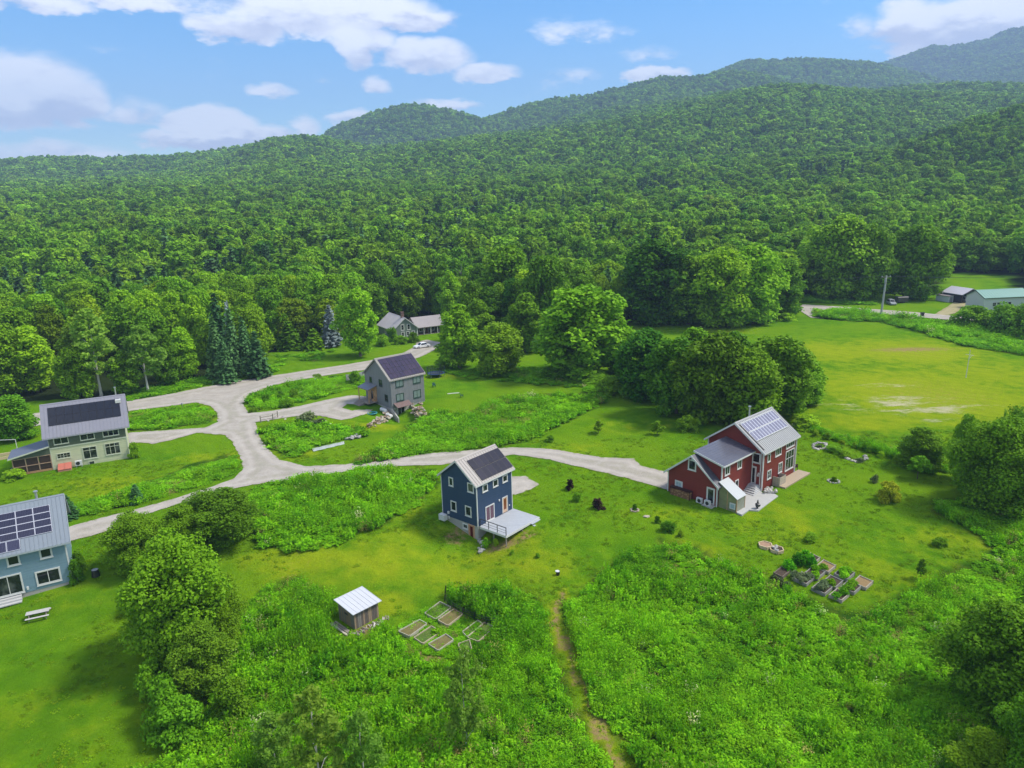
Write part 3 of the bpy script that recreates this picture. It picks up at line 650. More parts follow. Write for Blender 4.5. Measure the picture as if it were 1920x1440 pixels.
for px, py in ((841.8, 960.4), (842.2, 969.5)):
    a, z = H.hit('G', 0, px, py); lamp_box(H, 'G', 0, a, max(z, -.2), M['lightgrey'], .28, .36, .16, 'meter_box')
H.part('air_conditioner', M['lightgrey'], lambda b: (b.box(-.95, -.35, 5.2, 6.25, -.35, .45), b.bar((-.36, 5.72, .05), (-.30, 5.72, .05), .25, 12)))
# deck
dk = [H.hitz(-.05, *p) for p in ((900.6, 986), (948.6, 1006.5), (1008.5, 970), (961.5, 952.5))]
dx0, dx1 = (dk[0][0] + dk[1][0]) / 2, (dk[2][0] + dk[3][0]) / 2; dy = (dk[1][1] + dk[2][1]) / 2
H.part('deck', M['deck'], lambda b: b.box(dx0, dx1, dy, -.035, -.20, -.03))
H.part('deck_rim', M['white'], lambda b: (b.box(dx0 - .04, dx0, dy, -.04, -.34, -.04), b.box(dx0 - .04, dx1 + .04, dy - .04, dy, -.34, -.04), b.box(dx1, dx1 + .04, dy, -.04, -.34, -.04)))
for (x, y) in ((dx0 + .2, dy + .2), ((dx0 + dx1) / 2, dy + .2), (dx1 - .2, dy + .2), (dx0 + .2, dy / 2), (dx1 - .2, dy / 2)):
    H.part('deck_post', M['greywood'], lambda b: b.box(x - .07, x + .07, y - .07, y + .07, -3.0, -.2))
for k in range(4):
    yy = dy + .05 + (-dy - .15) * k / 3.
    H.part('rail_post', M['black'], lambda b: b.box(dx0 + .02, dx0 + .09, yy - .035, yy + .035, -.03, 1.0))
H.part('handrail', M['black'], lambda b: b.box(dx0 + .0, dx0 + .11, dy, -.06, 1.0, 1.05))
for zz in (.3, .62):
    H.part('rail_bar', M['black'], lambda b: b.bar((dx0 + .055, dy + .05, zz), (dx0 + .055, -.06, zz), .022, 5))
for k in range(3):
    H.part('deck_step', M['deck'], lambda b: b.box(dx1 - 1.9, dx1 - .1, dy - .04 - .32 * (k + 1), dy - .05 - .32 * k, -.30 - .2 * k, -.22 - .2 * k))
BLUE = H

# boulders stepping down beside the walk-out door
def boulder_row(name, label, cat, pts, r, mats, seed, stone_name='stone', jitter=.25, layers=1):
    e = empty(name, pts[0], 0, label, cat); rr = random.Random(seed); vs = []
    for k in range(5):
        b = MB(); b.blob((0, 0, 0), (1, .8, .62), seed=seed * 10 + k, sub=2 if r > .5 else 1); vs.append([b.mesh(stone_name, mm) for mm in mats])
    for i, p in enumerate(pts):
        for L in range(layers):
            o = bpy.data.objects.new(stone_name, rr.choice(rr.choice(vs))); link(o, e); k = r * rr.uniform(.65, 1.3)
            x = p[0] + rr.uniform(-jitter, jitter); y = p[1] + rr.uniform(-jitter, jitter)
            o.location = Vector((x, y, (p[2] if len(p) > 2 else g(x, y)) + k * .25 + L * r * .8)) - e.location; o.scale = (k, k, k * rr.uniform(.7, 1.1)); o.rotation_euler = (rr.uniform(-.4, .4), rr.uniform(-.4, .4), rr.uniform(0, 6.28))
    return e
GST = [mat('grey_boulder', (.30, .29, .27), .9, var=.4, bump=.5), mat('light_boulder', (.46, .43, .38), .9, var=.35, bump=.5)]
TST = [mat('tan_stone', (.33, .27, .18), .9, var=.4, bump=.5), mat('pale_stone', (.38, .335, .26), .9, var=.35, bump=.5), mat('brown_stone', (.24, .17, .11), .9, var=.4, bump=.5)]
pts = [at(X, Y) for X, Y in ((898, 1012), (900, 1018), (903, 1016), (904, 1024), (901, 1028), (905, 1031), (902, 1035))]
boulder_row('boulder_wall', 'row of grey boulders stepping down beside the walk-out door', 'boulders', [tuple(p) for p in pts], .42, GST, 3)

# ---------------- red house with garage wing
RED = siding('barn_red_clapboard', (.19, .031, .024), period=.15)
H = House('red_house', 34.85, 93.22, 0.02, 42.4, 'dark red farmhouse with white trim, lilac solar panels and a garage wing')
w_, l_, h_, r_ = 8.86, 9.6, 5.98, 3.24
H.body('wall', 0, l_, 0, w_, -.6, h_, r_, RED)
SILVER_ROOF = mat('silver_grey_metal_roof', (.25, .255, .25), .45, .5, vscale=.7, var=.12)
rf = H.roof(0, l_, 0, w_, h_, r_, .38, .55, SILVER_ROOF, trim=M['white'], seams=.42)
LP = H.rf['L']; pw = (l_ + 1.1 - 1.5) / 12
H.panels(rf, [(.15 + i * pw, LP - .55 - 1.62 * (j + 1) - (.06 * j)) for i in range(12) for j in range(2)], pw, 1.62, SOLAR_LILAC, FR_SILVER, gap=.02, fw=.05)
for j in range(3):
    A = H.on_roof(.15, LP - .52 - 1.66 * j, .13); B = H.on_roof(.15 + pw * 12, LP - .52 - 1.66 * j, .13); b = MB(); b.bar(A, B, .075, 4); b.build('mounting_rail', M['white'], rf)
b = MB(); b.bar(H.on_roof(.02, .5, .07), H.on_roof(.02, LP - .6, .07), .10, 4); b.build('cable_duct', M['black'], rf)
for (x, y) in ((0, 0), (l_, 0), (0, w_), (l_, w_)): H.corner(x, y, -.5, h_, k=.18)
gx0, gy0, gy1, gh, gr = -8.88, 1.69, 9.6, 3.2, 3.15
H.body('garage_wall', gx0, 0, gy0, gy1, -.6, gh, gr, RED)
SLATE = shingle('charcoal_metal_shingle', (.060, .062, .075))
b = MB(); SLATE = mat('charcoal_grey_roof', (.065, .068, .08), .45, .4, vscale=1.2, var=.25, bump=.2)
hw = (gy1 - gy0) / 2; sl = gr / hw; mid = (gy0 + gy1) / 2; oe = .45
b = MB(); b.prism([(gy0 - oe, gh - oe * sl), (mid, gh + gr), (mid, gh + gr + .16), (gy0 - oe, gh - oe * sl + .16)], gx0, -7.95, 'X')
b.prism([(mid, gh + gr), (gy1 + oe, gh - oe * sl), (gy1 + oe, gh - oe * sl + .16), (mid, gh + gr + .16)], gx0, -.02, 'X'); b.build('garage_roof', SLATE, H.e)
b = MB(); b.prism([(gy0 - oe, gh - oe * sl), (mid, gh + gr), (gy1 + oe, gh - oe * sl), (gy1 + oe, gh - oe * sl + .16), (mid, gh + gr + .16), (gy0 - oe, gh - oe * sl + .16)], gx0 - .45, gx0 - .002, 'X'); b.build('roof_overhang', SLATE, H.e)
b = MB(); b.prism([(gy0 - oe, gh - oe * sl - .12), (mid, gh + gr - .12), (gy1 + oe, gh - oe * sl - .12), (gy1 + oe, gh - oe * sl + .19), (mid, gh + gr + .19), (gy0 - oe, gh - oe * sl + .19)], gx0 - .50, gx0 - .452, 'X'); b.build('rake_board', M['white'], H.e)
H.part('corner_board', M['white'], lambda b: b.box(gx0 - .03, gx0 + .12, gy0 - .03, gy0 + .12, -.4, gh)); H.part('corner_board', M['white'], lambda b: b.box(gx0 - .03, gx0 + .12, gy1 - .12, gy1 + .03, -.4, gh))
# wide shed dormer between garage gable and main gable
ddx0 = -7.95; dh = 5.72; dz = gh + gr + .30
b = MB(); b.prism([(gy0 - .004, gh - .9), (mid + .2, gh - .9), (mid + .2, dz - .05), (gy0 - .004, dh)], ddx0, -.003, 'X'); b.build('dormer_wall', RED, H.e)
b = MB(); k_ = (dz - dh) / (mid - gy0); b.prism([(gy0 - .45, dh - .45 * k_ + .02), (mid + .3, dz + .3 * k_ + .02), (mid + .3, dz + .3 * k_ + .17), (gy0 - .45, dh - .45 * k_ + .17)], ddx0 - .35, -.003, 'X'); dr = b.build('dormer_roof', mat('glossy_slate_grey_roof', (.085, .088, .11), .28, .6, vscale=1.0, var=.25), H.e)
b = MB()
for i in range(11):
    v = gy0 - .42 + (mid + .28 - gy0 + .42) * i / 11; zz = dh + (v - gy0) * k_ + .17
    b.prism([(v, zz), (v + .05, zz + .05 * k_), (v + .05, zz + .05 * k_ + .025), (v, zz + .025)], ddx0 - .35, -.003, 'X')
o = b.build('roof_course', dr.data.materials[0], dr); tag(o, kind='stuff')
b = MB(); b.box(ddx0 - .36, -.003, gy0 - .49, gy0 - .452, dh - .45 * k_ - .06, dh - .45 * k_ + .16); b.build('eave_board', M['white'], H.e)
b = MB(); b.prism([(gy0 - .45, dh - .45 * k_ - .06), (mid + .3, dz + .3 * k_ - .06), (mid + .3, dz + .3 * k_ + .19), (gy0 - .45, dh - .45 * k_ + .19)], ddx0 - .40, ddx0 - .352, 'X'); b.build('rake_board', M['white'], H.e)
H.part('corner_board', M['white'], lambda b: b.box(ddx0 - .03, ddx0 + .15, gy0 - .04, gy0 + .1, 3.2, dh - .1))
for (px, py, ww, hh, li) in ((1363.9, 874.5, 1.25, 1.35, 2), (1386.8, 861.9, 1.15, 1.30, 2)):
    a, z = H.hit('E', gy0, px, py); H.window('E', gy0 - .004, a, min(z, dh - 1.05), ww, hh, li, tw=.13)
a, z = H.hit('E', gy0, 1381, 907); H.window('E', gy0, a, z, .9, 1.2, tw=.13)
a, z = H.hit('G', gx0, 1298, 872); H.window('G', gx0, a, z, 1.3, 1.55, tw=.18)
a, z = H.hit('G', gx0, 1272.8, 909.5); H.window('G', gx0, a, z, 1.25, 1.3, tw=.2, glass=mat('pale_reflection_tint_glass', (.30, .38, .42), .15, .6), muntin=(1, 1))  # pale reflection painted into the pane's base colour
a, z = H.hit('G', gx0, 1332.3, 933); H.door('G', gx0, a, .18, 1.25, 2.35, mat('white_storm_door', (.6, .6, .58), .4), rect=(.1, .1, .16, .12), tw=.12)
H.part('door_step', M['concrete'], lambda b: b.box(gx0 - .95, gx0 - .04, a - .8, a + .8, -.5, .15))
a, z = H.hit('G', 0, 1409.3, 896.5); H.door('G', 0, a, .95, 1.35, 2.55, mat('white_storm_door', (.6, .6, .58), .4), rect=(.08, .08, .12, .1), tw=.16)
for k in range(5):
    H.part('step', mat('light_grey_step', (.42, .42, .41), .7), lambda b: b.box(-.9 - .34 * k, -.04, a - 1.15 - .12 * k, a + 1.0 + .04 * k, -.4, .93 - .19 * k))
a, z = H.hit('G', 0, 1418.4, 858.6); H.window('G', 0, a, z, 1.25, 1.5, tw=.16)
for px, py in ((1423, 888), (1421.5, 891.5)):
    a, z = H.hit('G', 0, px, py); lamp_box(H, 'G', 0, a, z, M['lightgrey'], .25, .25, .12, 'meter_box')
for (px, py, ww, hh, li, mu, tr) in ((1441.6, 858.5, .85, 1.2, 1, (0, 0), 0), (1459.3, 846.6, 1.75, 1.25, 3, (0, 0), 0), (1481.8, 831.3, 2.5, .95, 4, (0, 0), 0), (1480, 861.5, 2.6, 3.1, 3, (0, 0), 1.1), (1441.8, 889.5, 1.15, 1.35, 2, (0, 1), 0), (1462.6, 876.5, 1.15, 1.55, 2, (0, 1), 0)):
    a, z = H.hit('E', 0, px, py); a = min(a, l_ - ww / 2 - .2); z = min(z, h_ - .42 - hh / 2); H.window('E', 0, a, z, ww, hh, li, tw=.13, muntin=mu, transom=tr)
vent_pipe(H, (4.4, w_ / 2 + .5, h_ + r_ - .2), 1.5, .13)
# door light + garage wall lamps
a, z = H.hit('G', gx0, 1299, 861); lamp_box(H, 'G', gx0, a, z, w_=.3, h_=.2)
REDH = H
for (x_, y_, z_) in ((-.08, -.02 + .35, h_ - .3), (l_ + .02, -.08, h_ - .3), (-.10, gy0 - .12, dh - .4)): H.part('downspout', M['white'], lambda b: b.box(x_ - .05, x_ + .05, y_ - .05, y_ + .05, .1, z_))
# firewood under its little roof
a0, z0 = H.hit('G', gx0, 1262, 935); a1, z1 = H.hit('G', gx0, 1298, 945)
fw = empty('firewood_rack', H.world(gx0 - .4, (a0 + a1) / 2, 0), H.a, 'stacked split firewood in an open rack against the red garage wall', 'firewood')
L2 = abs(a0 - a1) / 2
b = MB(); b.box(-.42, .30, -L2 - .1, L2 + .1, 1.22, 1.27)
for s_ in (-1, 1): b.box(-.38, -.32, s_ * L2 - .03, s_ * L2 + .03, 0, 1.22); b.box(.24, .30, s_ * L2 - .03, s_ * L2 + .03, 0, 1.22)
b.build('rack', mat('dark_stained_wood', (.05, .02, .016), .7), fw)
LG = [mat('split_log_end', (.42, .25, .12), .8, var=.4, vscale=9), mat('split_log_end_dark', (.26, .14, .07), .8, var=.4, vscale=9)]
lm = []
for k in range(3):
    for mm in LG: b = MB(); b.bar((-.36, 0, 0), (.2, 0, 0), .095, 6 - k); lm.append(b.mesh('log', mm))
n = int(2 * L2 / .2)
for r0 in range(5):
    for c0 in range(n):
        o = bpy.data.objects.new('log', random.choice(lm)); link(o, fw); o.location = (random.uniform(-.04, .04), -L2 + .12 + c0 * (2 * L2 - .2) / max(1, n - 1), .12 + r0 * .2); o.rotation_euler = (random.uniform(0, 6), 0, 0)
# heat pumps
a, z = H.hit('G', gx0, 1309, 939)
for k in range(2):
    o = empty('heat_pump', H.world(gx0 - .55, a - .55 - 1.25 * k, 0), H.a, ['pale outdoor heat pump unit beside the firewood on the red garage wall', 'pale outdoor heat pump unit nearer the garage side door'][k], 'heat pump', 'heat pumps on the red garage wall')
    b = MB(); b.box(-.2, .2, -.42, .42, .12, .82); b.build('cabinet', M['lightgrey'], o)
    b = MB(); b.bar((-.215, -.05, .47), (-.2, -.05, .47), .27, 14); b.build('fan_grille', M['black'], o)
    b = MB(); b.box(-.15, .15, -.38, -.30, 0, .12); b.box(-.15, .15, .30, .38, 0, .12); b.build('foot', M['grey'], o)
# lean-to greenhouse
ghx0, ghx1 = -8.55, -6.45
gh_e = empty('greenhouse', H.world(ghx0, gy0, 0), H.a, 'narrow lean-to greenhouse with white panel roof on the red garage', 'greenhouse')
WW_ = ghx1 - ghx0
PV = mat('pale_polycarbonate', (.46, .48, .47), .35, .5, var=.06)
b = MB(); b.prism([(-.03, 3.55), (-2.85, 1.80), (-2.85, 1.86), (-.03, 3.61)], -.12, WW_ + .12, 'X'); grf = b.build('roof', PV, gh_e)
b = MB()
for i in range(9): xx = -.1 + (WW_ + .2) * i / 8; b.prism([(-.03, 3.61), (-2.85, 1.86), (-2.85, 1.90), (-.03, 3.65)], xx - .012, xx + .012, 'X')
o = b.build('roof_rib', M['white'], grf); tag(o, kind='stuff')
CL = mat('weathered_clear_glazing', (.20, .20, .11), .2, .5, var=.55, vscale=1.1)
for x0_ in (0, WW_ - .04): b = MB(); b.prism([(-.05, -.3), (-2.75, -.3), (-2.75, 1.80), (-.05, 3.48)], x0_, x0_ + .04, 'X'); b.build('side_wall', CL, gh_e)
b = MB(); b.box(.05, WW_ - .05, -2.75, -2.71, -.3, 1.82); b.build('front_wall', mat('clear_front_glazing', (.22, .23, .17), .2, .5, var=.4), gh_e)
for (x, y) in ((-.03, -2.78), (WW_ - .05, -2.78), (-.03, -1.4)):
    b = MB(); b.box(x, x + .08, y, y + .08, -.3, 1.80 if y < -2 else 2.62); b.build('post', M['wood'], gh_e)
b = MB(); b.box(-.08, -.035, -2.6, -1.75, .3, 1.15); f = b.build('vent_window', M['white'], gh_e); b = MB(); b.box(-.095, -.082, -2.45, -1.9, .45, 1.0); b.build('pane', mat('pale_reflection_tint_glass', (.3, .38, .42)), f)
# patio
PAT = [H.hitz(-.02, *p) for p in ((1382, 962), (1391, 966), (1404, 957), (1422, 958), (1459, 931), (1450, 925), (1430, 925), (1418, 917), (1392, 917), (1370, 948))]
b = MB(); b.prism([(p[0], p[1]) for p in PAT], -.5, .06, 'Z'); o = b.build('patio', mat('pale_concrete_patio', (.38, .38, .355), .85, var=.14, vscale=.8), H.e)
# timber enclosure with deck strip and seats beside the east wall
b = MB(); c0 = H.hitz(0, 1461, 914)
hb = empty('timber_enclosure', H.world(c0[0], c0[1], 0), H.a, 'blond plank hot tub enclosure beside the red house east wall', 'hot tub')
PL = [mat('blond_plank', (.42, .35, .26), .75, var=.3, vscale=4), mat('grey_blond_plank', (.36, .32, .27), .75, var=.3, vscale=4)]
pm = []
for mm in PL: b = MB(); b.box(-.095, .095, -.02, .02, -.2, 1.45); pm.append(b.mesh('plank', mm))
for side, (ux, uy, n, rz, ox, oy) in enumerate(((0, 1, 10, PI / 2, 0, .1), (1, 0, 9, 0, .1, 0), (0, 1, 10, PI / 2, 1.85, .1))):
    for i in range(n):
        o = bpy.data.objects.new('plank', pm[(i * 7 + side) % 2]); link(o, hb); o.location = (ox + ux * i * .2, oy + uy * i * .2, 0); o.rotation_euler = (0, 0, rz)
b = MB(); b.box(.05, 1.8, .03, 2.0, .7, .86); b.build('tub_cover', mat('brown_grey_tub_cover', (.22, .19, .17), .6), hb)
b = MB(); b.box(.4, .7, .5, .8, .861, 1.0); b.box(1.1, 1.5, 1.2, 1.5, .861, .95); b.build('cushion', mat('tan_cushion', (.42, .33, .25), .8), hb)
b = MB(); p0_ = H.hitz(0, 1472, 917); p1_ = H.hitz(0, 1497, 886)
b.box(p0_[0], p1_[0] + .6, min(p0_[1], -1.9), -.05, -.4, .22); b.build('side_deck', mat('tan_deck_boards', (.35, .28, .19), .8), H.e)
def garden_chair(x, y, z, rz, label, m, group):
    e = empty('garden_chair', (x, y, z), rz, label, 'chair', group)
    b = MB(); b.box(-.28, .28, -.26, .26, .38, .43); b.build('seat', m, e)
    b = MB(); b.hexa([(-.28, .22, .43), (.28, .22, .43), (.28, .27, .43), (-.28, .27, .43), (-.28, .40, 1.0), (.28, .40, 1.0), (.28, .45, 1.0), (-.28, .45, 1.0)]); b.build('backrest', m, e)
    for sx in (-1, 1):
        b = MB(); b.box(sx * .33 - .05, sx * .33 + .05, -.3, .3, .60, .64); b.build('armrest', m, e)
        for sy in (-1, 1): b = MB(); b.box(sx * .31 - .03, sx * .31 + .03, sy * .25 - .03, sy * .25 + .03, 0, .60); b.build('leg', m, e)
    return e
BRN = mat('dark_brown_seat', (.07, .035, .025), .7)
for k, (px, py, lb) in enumerate(((1483, 884, 'dark brown deck chair nearest the blond hot tub enclosure'), (1490, 879, 'dark brown deck chair at the far corner of the red house'))):
    P = H.hitz(.3, px, py); Q = H.world(P[0], P[1], .22); garden_chair(Q[0], Q[1], Q[2], H.a + 2.5 * k, lb, BRN, 'chairs beside the red house')
P = at(1420, 955); o = empty('patio_heater', P, 0, 'small black cone shaped chiminea at the patio edge', 'chiminea')
b = MB(); b.bar((0, 0, .0), (0, 0, .35), .12, 8); b.build('stand', M['black'], o); b = MB(); b.blob((0, 0, .6), .34, seed=4, sub=2); b.build('bowl', M['black'], o); b = MB(); b.bar((0, 0, .8), (0, 0, 1.35), .16, 8, r2=.06); b.build('chimney', M['black'], o)
P = at(1444, 924); e = empty('stone_planter', P, H.a, 'heap of pale stones and herbs at the red house corner', 'planter')
for k in range(14):
    b = MB(); b.blob((random.uniform(-.9, .9), random.uniform(-.7, .7), random.uniform(.1, .55)), random.uniform(.18, .34), seed=k + 70); b.build('stone', random.choice(GST), e)

# ---------------- grey house
GREY = siding('grey_board_and_batten', (.185, .190, .195), vertical=True, period=.35, depth=.35)
H = House('grey_house', -24.69, 140.01, 0.0, 42.0, 'tall grey board-sided house with purple solar panels and green windows')
w_, l_, h_, r_ = 10.0, 8.23, 5.98, 3.66
H.body('wall', 0, l_, 0, w_, 0, h_, r_, GREY)
H.part('foundation', M['concrete'], lambda b: b.box(.04, l_ - .04, .04, w_ - .04, -3.2, 0))
rf = H.roof(0, l_, 0, w_, h_, r_, .26, .38, mat('taupe_grey_metal_roof', (.24, .225, .20), .5), trim=mat('taupe_trim', (.30, .28, .25), .5), seams=.5)
LP = H.rf['L']; pw = (l_ + .1) / 9; ph = (LP - .75) / 4
H.panels(rf, [(.15 + i * pw, .30 + j * ph) for i in range(9) for j in range(4)], pw, ph, SOLAR_PURPLE, FR_BLACK, gap=.03)
GG = mat('dark_green_trim', (.030, .062, .045), .5); PG = mat('sky_reflection_tint_glass', (.16, .21, .20), .12, .6)  # glass base colour holds a painted sky reflection
for (px, py, ww, hh, gl) in ((748.9, 718.2, 1.9, 1.6, 1), (781, 711.5, 1.9, 1.6, 1), (750, 744.6, 1.9, 1.6, 1), (782, 738.2, 1.9, 1.7, 1)):
    a, z = H.hit('E', 0, px, py); H.window('E', 0, a, z, ww, hh, 2, trim=GG, tw=.12, glass=PG)
for (px, py, ww, hh) in ((695.2, 711.7, .9, 1.2), (713.6, 718.3, 1.25, 1.5), (724.7, 746.3, 1.15, 1.5)):
    a, z = H.hit('G', 0, px, py); H.window('G', 0, a, z, ww, hh, 1, trim=GG, tw=.08, muntin=(0, 1), sash=GG)
# walk-out basement door with brown awning
a, z = 2.25, 0; BR = mat('brown_metal_awning', (.15, .10, .09), .5)
H.window('E', .04, a - .1, -.98, 1.8, 2.1, 2, tw=.12, name='french_door')
b = MB(); b.prism([(0, .92), (-1.45, .26), (-1.45, .34), (0, 1.0)], a - 1.85, a + 1.85, 'X'); b.build('awning', BR, H.e)
for s_ in (-1, 1):
    b = MB(); b.bar((a + s_ * 1.7, -.05, -.6), (a + s_ * 1.7, -1.3, .30), .06, 5); b.build('awning_brace', M['greywood'], H.e)
H.part('retaining_wall', M['concrete'], lambda b: (b.prism([(0, -.05), (-2.2, -1.6), (-2.2, -3.2), (0, -3.2)], a + 2.15, a + 2.4, 'X'), b.prism([(0, -.05), (-2.2, -1.6), (-2.2, -3.2), (0, -3.2)], a - 2.4, a - 2.15, 'X')))
a, z = H.hit('E', .04, 786, 755); H.window('E', .04, a, -.35, 1.0, .5, tw=.06, trim=M['grey'])
# timber entry porch on the gable wall
a, z = H.hit('G', 0, 700, 741); zf = .55; CED = mat('fresh_cedar', (.42, .25, .13), .6, var=.25, vscale=4)
H.part('porch_roof', mat('slate_blue_porch_roof', (.17, .18, .21), .4), lambda b: b.prism([(-.02, zf + 3.35), (-2.2, zf + 2.75), (-2.2, zf + 2.83), (-.02, zf + 3.45)], a - 1.7, a + 2.6, 'Y'))
H.part('porch_floor', M['greywood'], lambda b: b.box(-2.4, -.03, a - 1.8, a + 2.6, zf - .2, zf))
H.part('porch_post', CED, lambda b: (b.box(-2.1, -1.95, a - 1.6, a - 1.45, zf, zf + 2.75), b.box(-2.1, -1.95, a + 2.3, a + 2.45, zf, zf + 2.75)))
H.part('porch_wall', CED, lambda b: b.box(-.10, -.03, a - 1.5, a + 1.8, zf, zf + 3.1)); H.part('porch_beam', CED, lambda b: b.box(-2.1, -1.95, a - 1.6, a + 2.45, zf + 2.6, zf + 2.74))
H.door('G', -.11, a + .2, zf, 1.1, 2.15, mat('brown_door', (.10, .05, .03), .5), trim=CED)
H.part('porch_bench', CED, lambda b: (b.box(-.75, -.15, a - 1.4, a - .6, zf, zf + .45), b.box(-.3, -.15, a - 1.4, a - .6, zf + .45, zf + .9)))
for k in range(4): H.part('porch_step', M['greywood'], lambda b: b.box(-2.4 - .32 * (k + 1), -2.4 - .32 * k, a - .2, a + 2.6, -.4, zf - .14 * (k + 1)))
TK = mat('white_propane_tank', (.62, .62, .60), .35, .5)
for k, (px, py) in enumerate(((716.5, 759.8), (726, 763.6))):
    a, z = H.hit('G', -1.2, px, py); Q = H.world(-1.0, a, 0); o = empty('propane_tank', (Q[0], Q[1], g(Q[0], Q[1])), H.a, ['white propane tank nearer the cedar porch of the grey house', 'white propane tank nearer the corner of the grey house'][k], 'tank', 'propane tanks by the grey house')
    b = MB(); b.bar((0, -.75, .55), (0, .75, .55), .42, 14); b.blob((0, .75, .55), (.40, .22, .40), seed=1, sub=2); b.blob((0, -.75, .55), (.40, .22, .40), seed=1, sub=2); b.build('shell', TK, o)
    b = MB(); b.box(-.3, .3, -.55, -.45, 0, .2); b.box(-.3, .3, .45, .55, 0, .2); b.build('foot', M['grey'], o)
    b = MB(); b.bar((0, 0, .93), (0, 0, 1.08), .13, 8); b.build('valve_cover', TK, o)
GREYH = H
def line_pts(P0, P1, n, spread, up=0.):
    out = []
    for i in range(n):
        t_ = random.random(); x = P0.x + (P1.x - P0.x) * t_ + random.uniform(-spread, spread); y = P0.y + (P1.y - P0.y) * t_ + random.uniform(-spread, spread)
        out.append((x, y, g(x, y) + random.random() * up))
    return out
boulder_row('stone_wall', 'long slope of tan rubble stones left of the grey house basement door', 'stones', line_pts(at(728, 776), at(695, 804), 75, .8, .7), .34, TST, 5, jitter=.1)
boulder_row('stone_heap', 'heap of tan rubble stones right of the grey house basement door', 'stones', line_pts(at(780, 764), at(791, 784), 70, 1.05, 1.1), .36, TST, 6, jitter=.2)
boulder_row('slab_stack', 'pale stone slabs lying beside the long white tarp', 'stones', line_pts(at(657, 824), at(676, 819), 14, .5, .3), .42, GST, 9)

# ---------------- cream and green house
CREAMS = siding('pale_sage_clapboard', (.54, .54, .35), period=.16, depth=.2); GRN = siding('dark_sage_boards', (.095, .115, .078), vertical=True, period=.3, depth=.3)
H = House('cream_house', -75.2, 109.36, 0.0, 27.9, 'pale sage and cream house with grey roof and wide black solar panels')
w_, l_, h_, r_ = 9.0, 11.05, 5.88, 4.1; belt = 3.75
H.body('wall', 0, l_, 0, w_, -.5, h_, r_, CREAMS)
b = MB(); b.box(.02, l_ - .02, -.035, -.002, belt, h_ - .03); b.build('upper_wall_boards', GRN, H.e)
H.part('belt_board', M['cream'], lambda b: b.box(-.02, l_ + .02, -.07, -.036, belt - .12, belt + .08))
rf = H.roof(0, l_, 0, w_, h_, r_, .45, .70, mat('lilac_grey_metal_roof', (.20, .20, .23), .45, vscale=.8, var=.08), trim=mat('lilac_trim', (.30, .30, .33), .5), seams=.5)
LP = H.rf['L']; pw = (l_ - .6) / 9
H.panels(rf, [(.35 + i * pw, LP * .34 + j * LP * .265) for i in range(9) for j in range(2)], pw, LP * .265, mat('deep_black_cells', (.012, .014, .022), .2, .4, var=.3), FR_BLACK, gap=.02)
for (x, y) in ((0, 0), (l_, 0), (0, w_), (l_, w_)): H.corner(x, y, -.3, h_, M['cream'])
for (px, py, ww, hh, li, tr, mu) in ((113.8, 823.6, 2.1, 1.12, 2, 0, (0, 0)), (163, 815.2, 2.1, 1.08, 2, 0, (0, 0)), (207, 808.3, 2.4, 1.05, 3, 0, (0, 0)), (119.6, 854, 2.0, .95, 2, 0, (1, 1)), (168.9, 848.5, 2.1, 2.1, 2, .5, (0, 0)), (211.3, 840.8, 2.3, 2.05, 3, .5, (0, 0))):
    a, z = H.hit('E', 0, px, py); up_ = py < 826; z = min(z, h_ - hh / 2 - .50) if up_ else z
    H.window('E', -.036 if up_ else 0, a, z, ww, hh, li, trim=M['cream'], tw=.11, muntin=mu, transom=tr)
a, z = H.hit('E', 0, 173, 872); H.window('E', 0, a, .2, .9, .75, trim=M['cream'], tw=.1)
a, z = H.hit('E', 0, 149.4, 874)
o = empty('heat_pump', H.world(a, -.55, 0), H.a, 'white outdoor heat pump unit below the cream house windows', 'heat pump'); b = MB(); b.box(-.5, .5, -.2, .2, .35, 1.15); b.build('cabinet', M['lightgrey'], o); b = MB(); b.bar((-.1, -.22, .75), (-.1, -.2, .75), .3, 14); b.build('fan_grille', M['black'], o); b = MB(); b.box(-.45, -.35, -.15, .15, 0, .35); b.box(.35, .45, -.15, .15, 0, .35); b.build('foot', M['grey'], o)
a, z = H.hit('E', 0, 123.7, 880); o = empty('cellar_hatch', H.world(a, 0, 0), H.a, 'faded red sloping cellar doors against the cream house', 'cellar door')
RD = mat('faded_red_metal', (.42, .13, .09), .55, var=.15)
for s_ in (-1, 1):
    b = MB(); x0_, x1_ = (s_ * .02, s_ * .95) if s_ > 0 else (-.95, -.02); b.prism([(-.05, .95), (-1.7, .38), (-1.7, .44), (-.05, 1.01)], x0_, x1_, 'X'); d_ = b.build('hatch_door', RD, o); b = MB(); b.box(s_ * .12 - .02, s_ * .12 + .02, -1.35, -1.2, .55, .62); b.build('handle', M['steel'], d_)
b = MB(); b.prism([(-.05, -.3), (-1.65, -.3), (-1.65, .36), (-.05, .93)], -.93, .93, 'X'); b.build('side_cheek', mat('pale_red_metal', (.45, .2, .15), .6), o)
